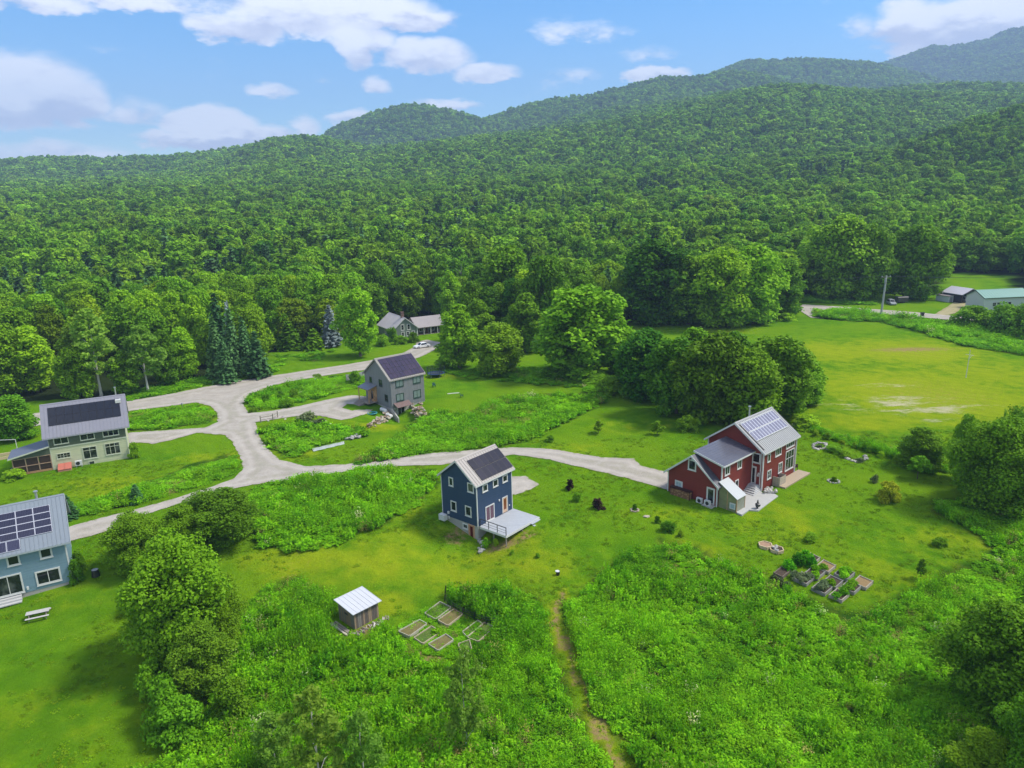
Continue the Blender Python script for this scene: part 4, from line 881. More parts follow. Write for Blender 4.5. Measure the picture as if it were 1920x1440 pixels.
# screened porch on the left end
px0 = -5.3; PD = 4.6
H.part('porch_roof', mat('blue_grey_porch_roof', (.115, .13, .17), .5), lambda b: b.prism([(px0 - .5, 3.0), (-.02, 4.15), (-.02, 4.3), (px0 - .5, 3.14)], -.45, PD + .3, 'Y'))
H.part('porch_rake', M['cream'], lambda b: b.prism([(px0 - .5, 2.94), (-.02, 4.09), (-.02, 4.31), (px0 - .5, 3.16)], -.50, -.452, 'Y'))
H.part('porch_gable', GRN, lambda b: b.prism([(px0, 2.75), (-.03, 2.75), (-.03, 4.12), (px0, 3.08)], .0, .05, 'Y'))
H.part('porch_floor', M['wood'], lambda b: b.box(px0, -.03, 0, PD, .15, .45))
for i in range(4): xx = px0 + (-px0 - .12) * i / 3.; H.part('porch_post', mat('pinkish_wood_post', (.36, .24, .16), .7), lambda b: b.box(xx - .03, xx + .1, -.04, .09, .45, 2.75))
for zz in (2.72, 1.45): H.part('porch_rail', mat('pinkish_wood_post', (.36, .24, .16), .7), lambda b: b.box(px0, -.04, -.06, .07, zz, zz + .1))
SCR = mat('dark_insect_screen', (.045, .028, .020), .7, var=.6, vscale=1.6)
for i in range(3):
    x0_ = px0 + (-px0) * i / 3. + .1; x1_ = x0_ + (-px0) / 3. - .16
    for z0_, z1_ in ((.5, 1.44), (1.56, 2.71)): H.part('screen', SCR, lambda b: b.box(x0_, x1_, .02, .04, z0_, z1_))
H.part('porch_side_screen', SCR, lambda b: b.box(px0 - .02, px0 + .0, .1, PD, .5, 2.7))
H.part('porch_footing', M['greywood'], lambda b: (b.box(px0, px0 + .2, .0, .2, -.4, .14), b.box(-2.7, -2.5, .0, .2, -.4, .14), b.box(-.5, -.2, 0, .25, -.4, .14)))
H.part('porch_stair', M['greywood'], lambda b: [b.box(px0 - .35 * (k + 1), px0 - .35 * k, .8, 2.2, -.3, .40 - .1 * k) for k in range(4)])
vent_pipe(H, (10.4, w_ / 2 + .2, h_ + r_ - .3), 1.7, .11)
A = H.on_roof(10.6, LP * .80, .16); H.part('roof_vent', M['white'], lambda b: b.box(A[0] - .42, A[0] + .42, A[1] - .4, A[1] + .4, A[2] - .3, A[2] + .22))
CREAM = H
a = H.hitz(.3, 37, 884); Q = H.world(a[0], a[1], 0); o = empty('kayak', (Q[0], Q[1], g(Q[0], Q[1]) + .25), H.a + .1, 'orange kayak lying on the grass below the screened porch', 'kayak')
b = MB(); n = 10; rings = []
for i in range(n + 1):
    u = -1 + 2 * i / n; ww = .36 * (1 - abs(u) ** 2.4) + .02; rings.append([(u * 1.7, ww * math.cos(k * PI / 4), .26 * (1 - abs(u) ** 3) * math.sin(k * PI / 4) + .08 * abs(u) ** 3) for k in range(8)])
for i in range(n):
    for k in range(8): b.face([rings[i][k], rings[i][(k + 1) % 8], rings[i + 1][(k + 1) % 8], rings[i + 1][k]])
b.build('hull', mat('orange_plastic', (.62, .26, .05), .4), o); b = MB(); b.bar((-.1, 0, .24), (-.1, 0, .285), .30, 10); b.build('cockpit_rim', M['black'], o)
a = H.hitz(.3, 27, 885); Q = H.world(a[0], a[1], 0)
def bicycle(loc, rz, label):
    o = empty('bicycle', loc, rz, label, 'bicycle')
    for sx in (-.52, .52):
        b = MB()
        for k in range(16): a0_ = 2 * PI * k / 16; a1_ = 2 * PI * (k + 1) / 16; b.bar((sx + .33 * math.cos(a0_), 0, .35 + .33 * math.sin(a0_)), (sx + .33 * math.cos(a1_), 0, .35 + .33 * math.sin(a1_)), .03, 4)
        b.build('wheel', M['steel'], o)
    b = MB(); b.bar((-.52, 0, .35), (-.15, 0, .85), .03, 5); b.bar((-.15, 0, .85), (.38, 0, .9), .03, 5); b.bar((.38, 0, .9), (.52, 0, .35), .03, 5); b.bar((-.15, 0, .85), (0, 0, .35), .03, 5); b.bar((0, 0, .35), (.38, 0, .85), .03, 5); b.bar((-.52, 0, .35), (0, 0, .35), .025, 5); b.build('frame', M['steel'], o)
    b = MB(); b.box(-.27, -.05, -.07, .07, .93, .98); b.build('saddle', M['black'], o); b = MB(); b.bar((.36, -.28, 1.0), (.36, .28, 1.0), .025, 5); b.build('handlebar', M['black'], o)
bicycle((Q[0] - .2, Q[1], g(Q[0], Q[1])), H.a + .5, 'pale bicycle leaning beside the orange kayak under the screened porch')
# raised vegetable frame and white trellis left of the porch
P0, P1, P2, P3 = at(-30, 870), at(2, 864), at(36, 857), at(0, 851)
o = empty('raised_bed', at(0, 860), 0, 'long low blond timber garden frame left of the screened porch', 'raised bed')
b = MB(); O_ = Vector(o.location)
for A_, B_ in ((at(-40, 870), at(36, 856)), (at(-40, 862), at(36, 850))):
    d_ = (B_ - A_).normalized() * 1; nn = Vector((-d_.y, d_.x, 0)) * .08
    b.hexa([A_ - O_ - nn, B_ - O_ - nn, B_ - O_ + nn, A_ - O_ + nn] + [q_ + Vector((0, 0, .5)) for q_ in (A_ - O_ - nn, B_ - O_ - nn, B_ - O_ + nn, A_ - O_ + nn)])
b.build('side_board', mat('blond_timber', (.50, .40, .24), .8), o)
o = empty('trellis', at(15, 845), 0, 'thin white trellis frame standing behind the garden frame', 'trellis'); O_ = Vector(o.location)
A_, B_ = at(-30, 848) - O_, at(33, 845) - O_
b = MB(); b.bar(A_, A_ + Vector((0, 0, 2.1)), .06, 6); b.build('post', M['white'], o); b = MB(); b.bar(B_, B_ + Vector((0, 0, 2.1)), .06, 6); b.build('post', M['white'], o)
b = MB(); b.bar(A_ + Vector((0, 0, 2.1)), B_ + Vector((0, 0, 2.1)), .06, 6); b.build('top_rail', M['white'], o)

# ---------------- light blue house
LB = siding('light_steel_blue_clapboard', (.175, .27, .34), period=.15, depth=.18)
P = at(137.4, 1093.3); yawb = 31.0; lb = 13.0
cx_, cy_ = P.x - lb * math.cos(rad(yawb)), P.y - lb * math.sin(rad(yawb))
H = House('light_blue_house', cx_, cy_, P.z + .05, yawb, 'light steel blue house at the left edge with rows of blue solar panels')
w_, l_, h_, r_ = 9.0, lb, 5.60, 3.75
H.body('wall', 0, l_, 0, w_, .25, h_, r_, LB); H.part('foundation', M['concrete'], lambda b: b.box(.04, l_ - .04, .04, w_ - .04, -.9, .25))
rf = H.roof(0, l_, 0, w_, h_, r_, .50, .55, mat('pale_blue_grey_metal_roof', (.19, .22, .25), .4, vscale=.8, var=.07), trim=mat('pale_blue_trim', (.32, .36, .38), .5), seams=.42)
LP = H.rf['L']; pw, ph = 1.68, (LP - 2.9) / 4
H.panels(rf, [(l_ - 1.0 - pw * (i + 1), 1.78 + j * ph) for i in range(7) for j in range(4)], pw, ph, SOLAR_BLUE, FR_SILVER, gap=.03)
H.panels(rf, [(l_ - 1.0 - pw * 2 + .2 - 1.28 * (i + 1), .42) for i in range(7)], 1.28, 1.34, solar_mat('blue_solar_cells_large', (.016, .018, .042), (.028, .03, .06), 8, 8, (.18, .18, .28), .4), FR_SILVER, gap=.05)
for (x, y) in ((0, 0), (l_, 0), (0, w_), (l_, w_)): H.corner(x, y, .25, h_, k=.15)
for (px, py, ww, hh, li) in ((24.5, 1049, 1.25, 1.25, 1), (85.6, 1035.5, 1.25, 1.25, 1), (91, 1080.3, 2.45, 1.75, 2)):
    a, z = H.hit('E', 0, px, py); H.window('E', 0, a, min(z, h_ - .52 - hh / 2), ww, hh, li, tw=.17)
a, z = H.hit('E', 0, 17, 1101); H.window('E', 0, a, 1.6, 2.7, 2.45, 2, tw=.16, name='sliding_door')
for k in range(3): H.part('step', mat('light_grey_step', (.42, .42, .41), .7), lambda b: b.box(a - 1.2, a + 1.0, -.05 - .36 * (k + 1), -.04 - .36 * k, -.3, .22 - .2 * k))
a, z = H.hit('E', 0, 53.5, 1108); lamp_box(H, 'E', 0, a, .75, M['lightgrey'], .2, .35, .12, 'meter_box')
vent_pipe(H, (l_ - 2.2, w_ / 2 + .4, h_ + r_ - .3), 1.2, .14)
LBLUE = H

# ---------------- white-roofed farmhouse far behind
SG = siding('grey_green_clapboard', (.17, .205, .18), period=.2, depth=.15)
H = House('farmhouse', -36.17, 216.19, 0.0, 29.5, 'old grey-green farmhouse with pale roof and long porch wing')
w_, L_, h_, r_ = 8.1, 13.5, 2.8, 3.35
H.body('wall', 0, w_, 0, L_, -.4, h_, r_, SG, ridge='Y')
H.roof(0, w_, 0, L_, h_, r_, .35, .35, mat('pale_pinkish_metal_roof', (.47, .43, .42), .5, vscale=.5), ridge='Y', trim=M['white'], seams=.9)
for (px, py, ww, hh) in ((754.6, 614, 1.15, 1.9), (766, 612.8, 1.15, 1.9), (755.6, 629.5, 1.1, 1.5), (765, 628, 1.1, 1.5), (775, 625.8, 1.1, 1.5)):
    a, z = H.hit('E', 0, px, py); H.window('E', 0, a, max(z, 1.2), ww, hh, 1, tw=.2, muntin=(0, 1))
for yy in (3., 7.): H.window('G', 0, yy, 1.5, 1.0, 1.5, 1, tw=.16, muntin=(0, 1))
for (x, y) in ((0, 0), (w_, 0)): H.corner(x, y, -.3, h_, k=.3)
H.part('chimney', mat('sooty_brick', (.16, .10, .08), .9), lambda b: (b.box(w_ / 2 - .45, w_ / 2 + .45, 1.6, 2.4, h_ + r_ - .5, h_ + r_ + 1.5), b.box(w_ / 2 - .52, w_ / 2 + .52, 1.53, 2.47, h_ + r_ + 1.5, h_ + r_ + 1.7)))
# wing: ridge along X, porch posts in front; turned a little so its eave runs level in the picture
WGR = mat('grey_brown_wing_roof', (.27, .245, .24), .6, vscale=.6)
x0w, x1w = w_ + .02, w_ + 9.8; yf = 1.2
b = MB(); b.prism([(yf + 1.8, -.3), (yf + 7.5, -.3), (yf + 7.5, 2.7), (yf + 3.9, 4.6), (yf + 1.8, 2.9)], x0w, x1w, 'X'); b.build('wing_wall', mat('shade_toned_clapboard', (.10, .11, .10), .7), H.e)  # porch shade is put into this darker clapboard colour
b = MB(); b.prism([(yf - .2, 2.25), (yf + 4.3, 5.0), (yf + 8.3, 2.5), (yf + 8.3, 2.65), (yf + 4.3, 5.18), (yf - .2, 2.42)], x0w, x1w + .5, 'X'); b.build('wing_roof', WGR, H.e)
for i in range(5): xx = x0w + .3 + i * (x1w - x0w - .4) / 4; H.part('porch_post', M['white'], lambda b: b.box(xx - .09, xx + .09, yf, yf + .18, -.2, 2.3))
for xx in (x0w + 2.2, x0w + 6.5): H.window('E', yf + 1.8, xx, 1.4, 1.1, 1.4, 1, tw=.16)
H.door('E', yf + 1.8, x0w + 4.3, 0, 1.0, 2.1, mat('brown_door', (.10, .05, .03)), glass=False)
H.part('porch_floor', M['greywood'], lambda b: b.box(x0w, x1w, yf, yf + 1.79, -.3, .0))
FARMH = H

# ---------------- far right: open garage barn and green-roofed building
P = at(1843, 582); H = House('white_building', P.x, P.y, P.z, 6.0, 'long white outbuilding with a pale green metal roof', 'building')
H.body('wall', 0, 17, 0, 8.4, -.5, 4.2, 2.1, mat('white_painted_wall', (.55, .57, .57), .6)); H.roof(0, 17, 0, 8.4, 4.2, 2.1, .35, .3, mat('pale_green_metal_roof', (.12, .27, .215), .45, vscale=.4, var=.08), trim=mat('dark_green_edge', (.05, .09, .07)), seams=1.0)
for dx in (0, 1.6): H.window('E', 0, 3.9 + dx, 1.9, 1.3, 1.3, 1, tw=.08, trim=M['white'], muntin=(1, 1))
H.window('E', 0, 9.5, 2.0, 1.2, 1.2, 1, tw=.1)
P = at(1803, 569); H = House('open_barn', P.x, P.y, P.z, 12.0, 'open-fronted dark barn with a shallow pale metal roof beside the green-roofed building', 'barn')
PW = mat('pale_lilac_metal_roof', (.50, .47, .50), .45); DK = mat('dark_barn_wall', (.045, .035, .04), .8)
b = MB(); W2 = 7.6
b.box(0, .2, 0, 9, -.4, 3.3); b.box(W2 - .2, W2, 0, 9, -.4, 3.3); b.box(0, W2, 8.8, 9, -.4, 3.3); b.build('wall', DK, H.e)
b = MB(); b.prism([(0, 3.3), (W2, 3.3), (W2 / 2, 5.0)], .05, .25, 'Y'); b.build('gable_board', mat('brown_gable_boards', (.09, .06, .05), .8), H.e)
b = MB(); b.prism([(-.6, 3.05), (W2 / 2, 5.05), (W2 + .6, 3.05), (W2 + .6, 3.2), (W2 / 2, 5.22), (-.6, 3.2)], -.5, 9.4, 'Y'); b.build('roof', PW, H.e)
for xx in (.1, W2 / 2, W2 - .1): H.part('post', M['greywood'], lambda b: b.box(xx - .1, xx + .1, .0, .2, -.3, 3.2))
H.part('side_wall_panel', mat('pale_blue_panel', (.30, .36, .38), .6), lambda b: b.box(W2 + .02, W2 + 3.0, .6, .75, -.3, 3.1)); H.part('side_roof', PW, lambda b: b.box(W2, W2 + 3.1, .4, 8, 3.12, 3.28))
P = at(1778, 567); H2 = House('lean_to_shed', P.x, P.y, P.z, 12.0, 'low white lean-to shed at the left end of the open barn', 'shed')
b = MB(); b.prism([(0, -.4), (6.6, -.4), (6.6, 2.9), (0, 2.2)], 0, 6, 'Y'); b.build('wall', mat('white_painted_wall', (.55, .57, .57)), H2.e); b = MB(); b.prism([(-.4, 2.2), (6.9, 2.98), (6.9, 3.1), (-.4, 2.32)], -.4, 6.4, 'Y'); b.build('roof', mat('brown_grey_roof', (.22, .19, .18), .6), H2.e)
b = MB(); b.box(.4, 1.6, -.03, -.002, 0, 1.9); b.build('door', mat('grey_door', (.25, .26, .26)), H2.e)

# ---------------- small weathered shed with white roof
P = at(666, 1181); H = House('garden_shed', P.x, P.y, P.z, 46.0, 'small weathered plank shed with a plain white flat roof', 'shed')
q0 = H.hitz(0, 626, 1166); q1 = H.hitz(0, 703, 1158); sw, sl_ = 2.95, 3.05
b = MB(); b.prism([(0.03, -.2), (sw - .03, -.2), (sw - .03, 2.25), (.03, 1.95)], .03, sl_ - .03, 'X'); b.build('wall', mat('shade_toned_shed_core', (.05, .04, .03), .9), H.e)  # solid core behind the planks, coloured dark to imitate the unlit inside
SP = [mat('tan_weathered_plank', (.27, .20, .13), .85, var=.35, vscale=5, bump=.3), mat('grey_weathered_plank', (.20, .185, .16), .85, var=.4, vscale=5, bump=.3), mat('dark_weathered_plank', (.12, .10, .085), .85, var=.4, vscale=5, bump=.3)]
n = 14; pwid = sl_ / n; mm_ = []
for k in SP: b = MB(); b.box(.01, pwid - .012, -.025, .0, -.15, 1.93); mm_.append(b.mesh('plank', k))
for i in range(n):
    o = bpy.data.objects.new('plank', random.choice(mm_)); link(o, H.e); o.location = (i * pwid, .03, random.uniform(-.03, .0))
    o = bpy.data.objects.new('plank', random.choice(mm_[1:])); link(o, H.e); o.location = (i * pwid + pwid, sw - .03, 0); o.rotation_euler = (0, 0, PI)
for i in range(13):
    o = bpy.data.objects.new('plank', random.choice(mm_[:2])); link(o, H.e); o.location = (.03, sw - i * sw / 13, random.uniform(-.03, .0)); o.rotation_euler = (0, 0, -PI / 2)
b = MB(); b.box(-.005 - .03, -.0, 1.2, 1.75, 1.2, 1.4); b.build('window_slot', M['black'], H.e)
b = MB(); b.prism([(-.3, 1.95), (sw + .3, 2.31), (sw + .3, 2.36), (-.3, 2.0)], -.3, sl_ + .3, 'X'); rs_ = b.build('roof', mat('white_flat_roof', (.48, .49, .51), .5, var=.10, vscale=.9), H.e)
b = MB()
for i in range(8): xx = -.28 + (sl_ + .56) * i / 7; b.prism([(-.3, 2.0), (sw + .3, 2.36), (sw + .3, 2.385), (-.3, 2.025)], xx - .012, xx + .012, 'X')
o = b.build('roof_rib', rs_.data.materials[0], rs_); tag(o, kind='stuff')
SHED = H
e = empty('plank_pile', H.world(-.9, 1.4, -.1), H.a, 'pale boards lying along the shaded side of the weathered shed', 'boards')
for k in range(6): b = MB(); b.box(-.1 + .0, .1, -1.6, 1.5, 0, .05); o = b.build('board', random.choice([M['greywood'], mat('pale_plank', (.40, .36, .30), .8)]), e); o.location = (-.25 * (k % 3) + .3, random.uniform(-.1, .1), .08 + .07 * (k // 3)); o.rotation_euler = (0, 0, random.uniform(-.05, .05))
e = empty('wood_heap', H.world(1.5, -.8, -.15), H.a, 'heap of grey sticks and cut logs along the sunny side of the shed', 'log pile')
for k in range(34):
    b = MB(); b.bar((0, -.3, 0), (0, .3, 0), random.uniform(.05, .10), 6); o = b.build('log', random.choice([M['birchbark'], M['bark'], M['greywood'], mat('pale_plank', (.40, .36, .30))]), e)
    o.location = (-1.9 + 4.0 * k / 33 + random.uniform(-.1, .1), random.uniform(-.25, .3), .12 + .14 * random.random()); o.rotation_euler = (random.uniform(-.3, .3), 0, random.uniform(-.9, .9))

# ================================================================ GARDEN AND YARD OBJECTS
def near_g(P): return Vector((P.x, P.y, g(P.x, P.y)))
P = at(73, 1158); o = empty('picnic_table', P, rad(24), 'weathered pale grey picnic table on the lawn by the light blue house', 'picnic table')
PT = mat('silvered_timber', (.42, .41, .38), .8, var=.25, vscale=3)
for i in range(5): b = MB(); b.box(-1.1, 1.1, -.38 + i * .155, -.38 + i * .155 + .14, .72, .76); b.build('tabletop_plank', PT, o)
for s_ in (-1, 1):
    b = MB(); b.box(-1.1, 1.1, s_ * .72 - .14, s_ * .72 + .14, .42, .46); b.build('bench', PT, o)
    for sy in (-1, 1): b = MB(); b.bar((s_ * .8, sy * .68, 0), (s_ * .8, sy * .22, .72), .05, 4); b.build('leg', M['greywood'], o)
    b = MB(); b.box(s_ * .8 - .04, s_ * .8 + .04, -.8, .8, .36, .42); b.build('crossbeam', M['greywood'], o)

P = at(818, 706); o = empty('trampoline', P, 0, 'round dark blue trampoline with safety net behind the grey house', 'trampoline')
b = MB(); n = 24; R1 = 2.05
for k in range(n):
    a0, a1 = 2 * PI * k / n, 2 * PI * (k + 1) / n; b.hexa([(r_ * math.cos(a_), r_ * math.sin(a_), z_) for z_ in (.86, .93) for (r_, a_) in ((R1, a0), (R1, a1), (R1 - .35, a1), (R1 - .35, a0))])
b.build('edge_pad', mat('blue_vinyl_pad', (.02, .05, .12), .5), o)
b = MB(); b.bar((0, 0, .86), (0, 0, .89), R1 - .36, 24); b.build('jump_mat', M['black'], o)
for k in range(6):
    a0 = 2 * PI * k / 6; x, y = R1 * math.cos(a0), R1 * math.sin(a0)
    b = MB(); b.bar((x, y, 0), (x, y, .86), .045, 5); b.build('leg', M['steel'], o); b = MB(); b.bar((x * 1.03, y * 1.03, .4), (x * 1.03, y * 1.03, 2.5), .05, 5); b.build('net_pole', mat('dark_blue_foam', (.03, .05, .08), .7), o)
b = MB(); net = MB()
for k in range(30):
    a0 = 2 * PI * k / 30; net.bar((R1 * math.cos(a0), R1 * math.sin(a0), .93), (R1 * math.cos(a0), R1 * math.sin(a0), 2.45), .012, 3)
for zz in (1.3, 1.7, 2.1, 2.45):
    for k in range(24): a0, a1 = 2 * PI * k / 24, 2 * PI * (k + 1) / 24; net.bar((R1 * math.cos(a0), R1 * math.sin(a0), zz), (R1 * math.cos(a1), R1 * math.sin(a1), zz), .012 if zz < 2.4 else .03, 3)
net.build('safety_net', M['black'], o)

def bed_box(name, corners, hgt, thick, mat_b, label, group, fill=None, kind='raised bed'):
    """timber bed from its four ground corners; boards, corner posts, filling"""
    c = sum(corners, Vector()) / 4; e = empty(name, near_g(c), 0, label, kind, group); O_ = e.location
    pts = [near_g(p) - O_ for p in corners]
    for i in range(4):
        A_, B_ = pts[i], pts[(i + 1) % 4]; d_ = (B_ - A_); d_.z = 0; d_.normalize(); nn = Vector((-d_.y, d_.x, 0)) * thick; e_ = d_ * thick * .5
        A2, B2 = A_ + e_, B_ - e_
        b = MB(); lo = Vector((0, 0, -.15)); hi = Vector((0, 0, hgt)); b.hexa([A2 + lo, B2 + lo, B2 + nn + lo, A2 + nn + lo, A2 + hi, B2 + hi, B2 + nn + hi, A2 + nn + hi]); b.build('side_board', mat_b, e)
    for p in pts:
        b = MB(); q = p * (1 - thick * .4 / max(.1, p.length)); b.box(q.x - thick * .7, q.x + thick * .7, q.y - thick * .7, q.y + thick * .7, q.z - .15, q.z + hgt + .03); b.build('corner_post', mat_b, e)
    s_ = .97; b = MB(); bot = [p * s_ + Vector((0, 0, -.1)) for p in pts]; top = [p * s_ + Vector((0, 0, hgt - .10)) for p in pts]; b.hexa(bot + top); b.build('bed_soil', fill or M['soil'], e)
    return e
def rect_px(cx, cy, w_, d_, yaw):
    P = at(cx, cy); X_ = Vector((math.cos(rad(yaw)), math.sin(rad(yaw)), 0)); Y_ = Vector((-X_.y, X_.x, 0))
    return [P + X_ * sx * w_ / 2 + Y_ * sy * d_ / 2 for sx, sy in ((-1, -1), (1, -1), (1, 1), (-1, 1))]
BW = [mat('silvered_bed_board', (.25, .245, .22), .85, var=.3), mat('pale_bed_board', (.36, .32, .26), .85, var=.2), mat('dark_bed_board', (.16, .13, .10), .85, var=.3)]
RB = [(1466, 1077, 2.2, 1.1, 2, 'dark low raised bed at the far left end of the vegetable beds', 'soil', 0), (1523, 1051, 1.5, 1.2, 1, 'raised bed nearest the house, at the top corner of the vegetable beds', 'soil', 0),
      (1548, 1066, 2.2, 1.5, 1, 'pale raised bed filled with tan straw', 'straw', .1), (1528, 1078, 2.0, 1.5, 0, 'silvered raised bed of low leafy plants beside the straw bed', 'soil', 1),
      (1583, 1080, 2.2, 1.5, 0, 'silvered raised bed of pale broad leaves on the lawn side', 'soil', 1.4), (1507, 1089, 2.6, 1.5, 0, 'raised bed under tangled grey-green herbs', 'soil', 1.6),
      (1561, 1095, 2.2, 1.5, 0, 'half-empty dark-soiled raised bed in the middle of the garden', 'soil', .5), (1617, 1096, 2.2, 1.7, 1, 'rightmost raised bed with bare straw inside a thick pale frame', 'straw', .0),
      (1541, 1107, 2.6, 1.5, 0, 'overgrown raised bed on the long lower edge of the garden', 'soil', 1.6), (1595, 1105, 2.4, 1.6, 0, 'raised bed of yellow-green lettuces next to the rightmost bed', 'soil', 1.3),
      (1573, 1120, 2.2, 1.4, 1, 'raised bed with pinkish boards at the lowest corner of the garden', 'soil', 1.0)]
BEDS = []
for (cx, cy, w_, d_, mi, lb, fl, pl) in RB:
    cs = rect_px(cx, cy, 1.8 if w_ > 1.6 else 1.4, min(d_, 1.5), 40); BEDS.append((cs, pl)); bed_box('raised_bed', cs, .40, .075, BW[mi], lb, 'raised vegetable beds by the red house lawn', M[fl])
def quad_px(*pts): return [at(X, Y) for X, Y in pts]
OB = [(quad_px((748, 1188), (787, 1167), (800, 1174), (768, 1197)), 'old grey bed frame nearest the weathered shed'), (quad_px((777, 1200), (809, 1179), (826, 1189), (793, 1211)), 'old grey bed frame with a bare dark middle, second from the shed'),
      (quad_px((797, 1154), (825, 1133), (846, 1143), (817, 1165)), 'old bed frame of grass below the black corner post'), (quad_px((822, 1167), (852, 1146), (868, 1155), (840, 1177)), 'old bed frame in the row under the tall grass bank'),
      (quad_px((868, 1189), (896, 1168), (905, 1175), (876, 1198)), 'narrow old bed frame right of the bare sapling'), (quad_px((877, 1200), (908, 1172), (927, 1180), (897, 1207)), 'old bed frame of brown stubble at the far right of its row'),
      (quad_px((804, 1212), (836, 1194), (850, 1204), (822, 1224)), 'broken grey bed frame with a yellow-green plant and stones'), (quad_px((860, 1212), (880, 1205), (884, 1222), (866, 1230)), 'small collapsed pinkish bed frame below the sapling')]
for k, (cs, lb) in enumerate(OB): bed_box('bed_frame', cs, .34, .07, (mat('lichen_bed_board', (.36, .34, .26), .9, var=.35), mat('worn_bed_board', (.38, .32, .22), .9, var=.35))[k % 2], lb, 'abandoned bed frames by the shed', (mat('weedy_soil', (.07, .12, .015), .95, var=.6, vscale=2.5) if k % 3 else mat('stubble_soil', (.14, .12, .04), .95, var=.6, vscale=2.5)))
P = at(833, 1128); o = empty('fence_post', P, 0, 'black leaning corner post with fallen netting by the tall grass', 'post'); b = MB(); b.bar((0, 0, -.2), (.25, .15, 1.9), .06, 6); b.build('post', M['black'], o)
prev = None
for k, (X, Y) in enumerate(((836, 1130), (850, 1146), (868, 1156), (890, 1166), (912, 1174), (936, 1176))):
    Q = at(X, Y) - o.location
    if prev is not None:
        b = MB(); 
        for zz in (.15, .45, .75, 1.0): b.bar(prev + Vector((0, 0, zz)), Q + Vector((0, 0, zz)), .03, 4)
        b.bar(Q, Q + Vector((0, 0, 1.1)), .04, 5); b.build('netting', M['black'], o)
    prev = Q
# hexagonal timber planters
for k, (px, py, lb) in enumerate(((1435, 1024, 'left of two joined blond hexagonal planters on the lawn'), (1456, 1032, 'right of two joined blond hexagonal planters, holding grey stones'))):
    P = at(px, py); e = empty('hexagonal_planter', P, rad(20), lb, 'planter', 'blond hexagonal planters'); YW = mat('blond_timber', (.50, .40, .24)); R_ = .88
    for i in range(6):
        a0, a1 = PI / 3 * i, PI / 3 * (i + 1); b = MB(); b.hexa([(r_ * math.cos(a_), r_ * math.sin(a_), z_) for z_ in (-.1, .3) for (r_, a_) in ((R_, a0 + .03), (R_, a1 - .03), (R_ - .12, a1 - .03), (R_ - .12, a0 + .03))]); b.build('side_board', YW, e)
    b = MB(); b.prism([(.86 * math.cos(PI / 3 * i), .86 * math.sin(PI / 3 * i)) for i in range(6)], -.1, .2, 'Z'); b.build('bed_soil', mat('pinkish_gravel', (.30, .19, .12), .9, var=.4, vscale=6) if k == 0 else M['soil'], e)
    if k:
        for j in range(8): b = MB(); b.blob((random.uniform(-.6, .4), random.uniform(-.6, .5), .32), .2, seed=j + 3); b.build('stone', GST[j % 2], e)
# stone-edged flower bed beyond the red house
arc = [(1524, 838), (1527, 833), (1533, 831), (1540, 831), (1547, 833), (1550, 837), (1547, 841), (1553, 843), (1562, 844), (1570, 847), (1578, 851), (1583, 855), (1588, 860), (1596, 864), (1606, 866), (1616, 865), (1623, 861), (1621, 857), (1543, 842), (1534, 843), (1527, 842)]
pts = []
for i in range(len(arc)): X, Y = arc[i]; pts.append(tuple(at(X, Y)));
for i in range(len(arc) - 1):
    pts.append(tuple(at((arc[i][0] + arc[i + 1][0]) / 2, (arc[i][1] + arc[i + 1][1]) / 2)))
boulder_row('stone_border', 'curving border of pale stones round the flower bed beyond the red house', 'stone border', pts, .34, GST, 12, jitter=.1)
arc = [(553, 793), (560, 797), (566, 801), (572, 803), (612, 791), (622, 796), (498, 786), (505, 790), (530, 783), (538, 786)]
boulder_row('rock_edging', 'scattered pale stones edging the planting by the grey house drive', 'stones', [tuple(at(*p)) for p in arc], .38, GST, 14, jitter=.3)

# white tarp strip, small toys, boards, bucket
def draped(name, quad, h_, m, label, cat, lift=.05):
    c = sum(quad, Vector()) / 4; e = near_g(c); n = 10; b = MB(); grid = []
    for i in range(n + 1):
        for j in range(5):
            u, v = i / n, j / 4; p = (quad[0] * (1 - u) + quad[1] * u) * (1 - v) + (quad[3] * (1 - u) + quad[2] * u) * v
            z = g(p.x, p.y) + lift + h_ * (math.sin(PI * v)) * (.6 + .4 * math.sin(i * 2.1 + j)) ; grid.append((p.x - e.x, p.y - e.y, z - e.z))
    for i in range(n):
        for j in range(4): k = i * 5 + j; b.face([grid[k], grid[k + 5], grid[k + 6], grid[k + 1]])
    o = b.build(name, m); o.location = e; tag(o, label, cat); md = o.modifiers.new('thick', 'SOLIDIFY'); md.thickness = .03; return o
draped('ground_tarp', quad_px((584, 842), (645, 828), (646, 833), (588, 847)), .15, mat('white_tarp', (.34, .37, .34), .5, var=.15), 'long white tarp laid on the grass below the grey house garden', 'tarp')
P = at(850, 738); o = empty('white_board', P, rad(12), 'long white board lying on the lawn behind the grey house', 'board'); b = MB(); b.box(-1.3, 1.3, -.15, .15, .02, .12); b.build('plank', mat('white_paint_plank', (.6, .62, .55)), o); b = MB(); b.box(-1.3, -1.2, -.15, .15, .0, .02); b.build('batten', M['greywood'], o)
for k, (px, py, lb) in enumerate(((814, 726, 'small dark green garden chair near the trampoline'), (866, 745, 'small grey-green garden chair beside the white board'))): garden_chair(*at(px, py), 1.2 * k + .4, lb, mat('dark_green_plastic', (.02, .09, .06), .5), 'small chairs behind the grey house')
P = at(698, 776); o = empty('paddling_pool', P, 0, 'turquoise play pool on the grass by the grey house corner', 'pool'); b = MB(); n = 18
for k in range(n): a0, a1 = 2 * PI * k / n, 2 * PI * (k + 1) / n; b.bar((.95 * math.cos(a0), .95 * math.sin(a0), .2), (.95 * math.cos(a1), .95 * math.sin(a1), .2), .12, 6)
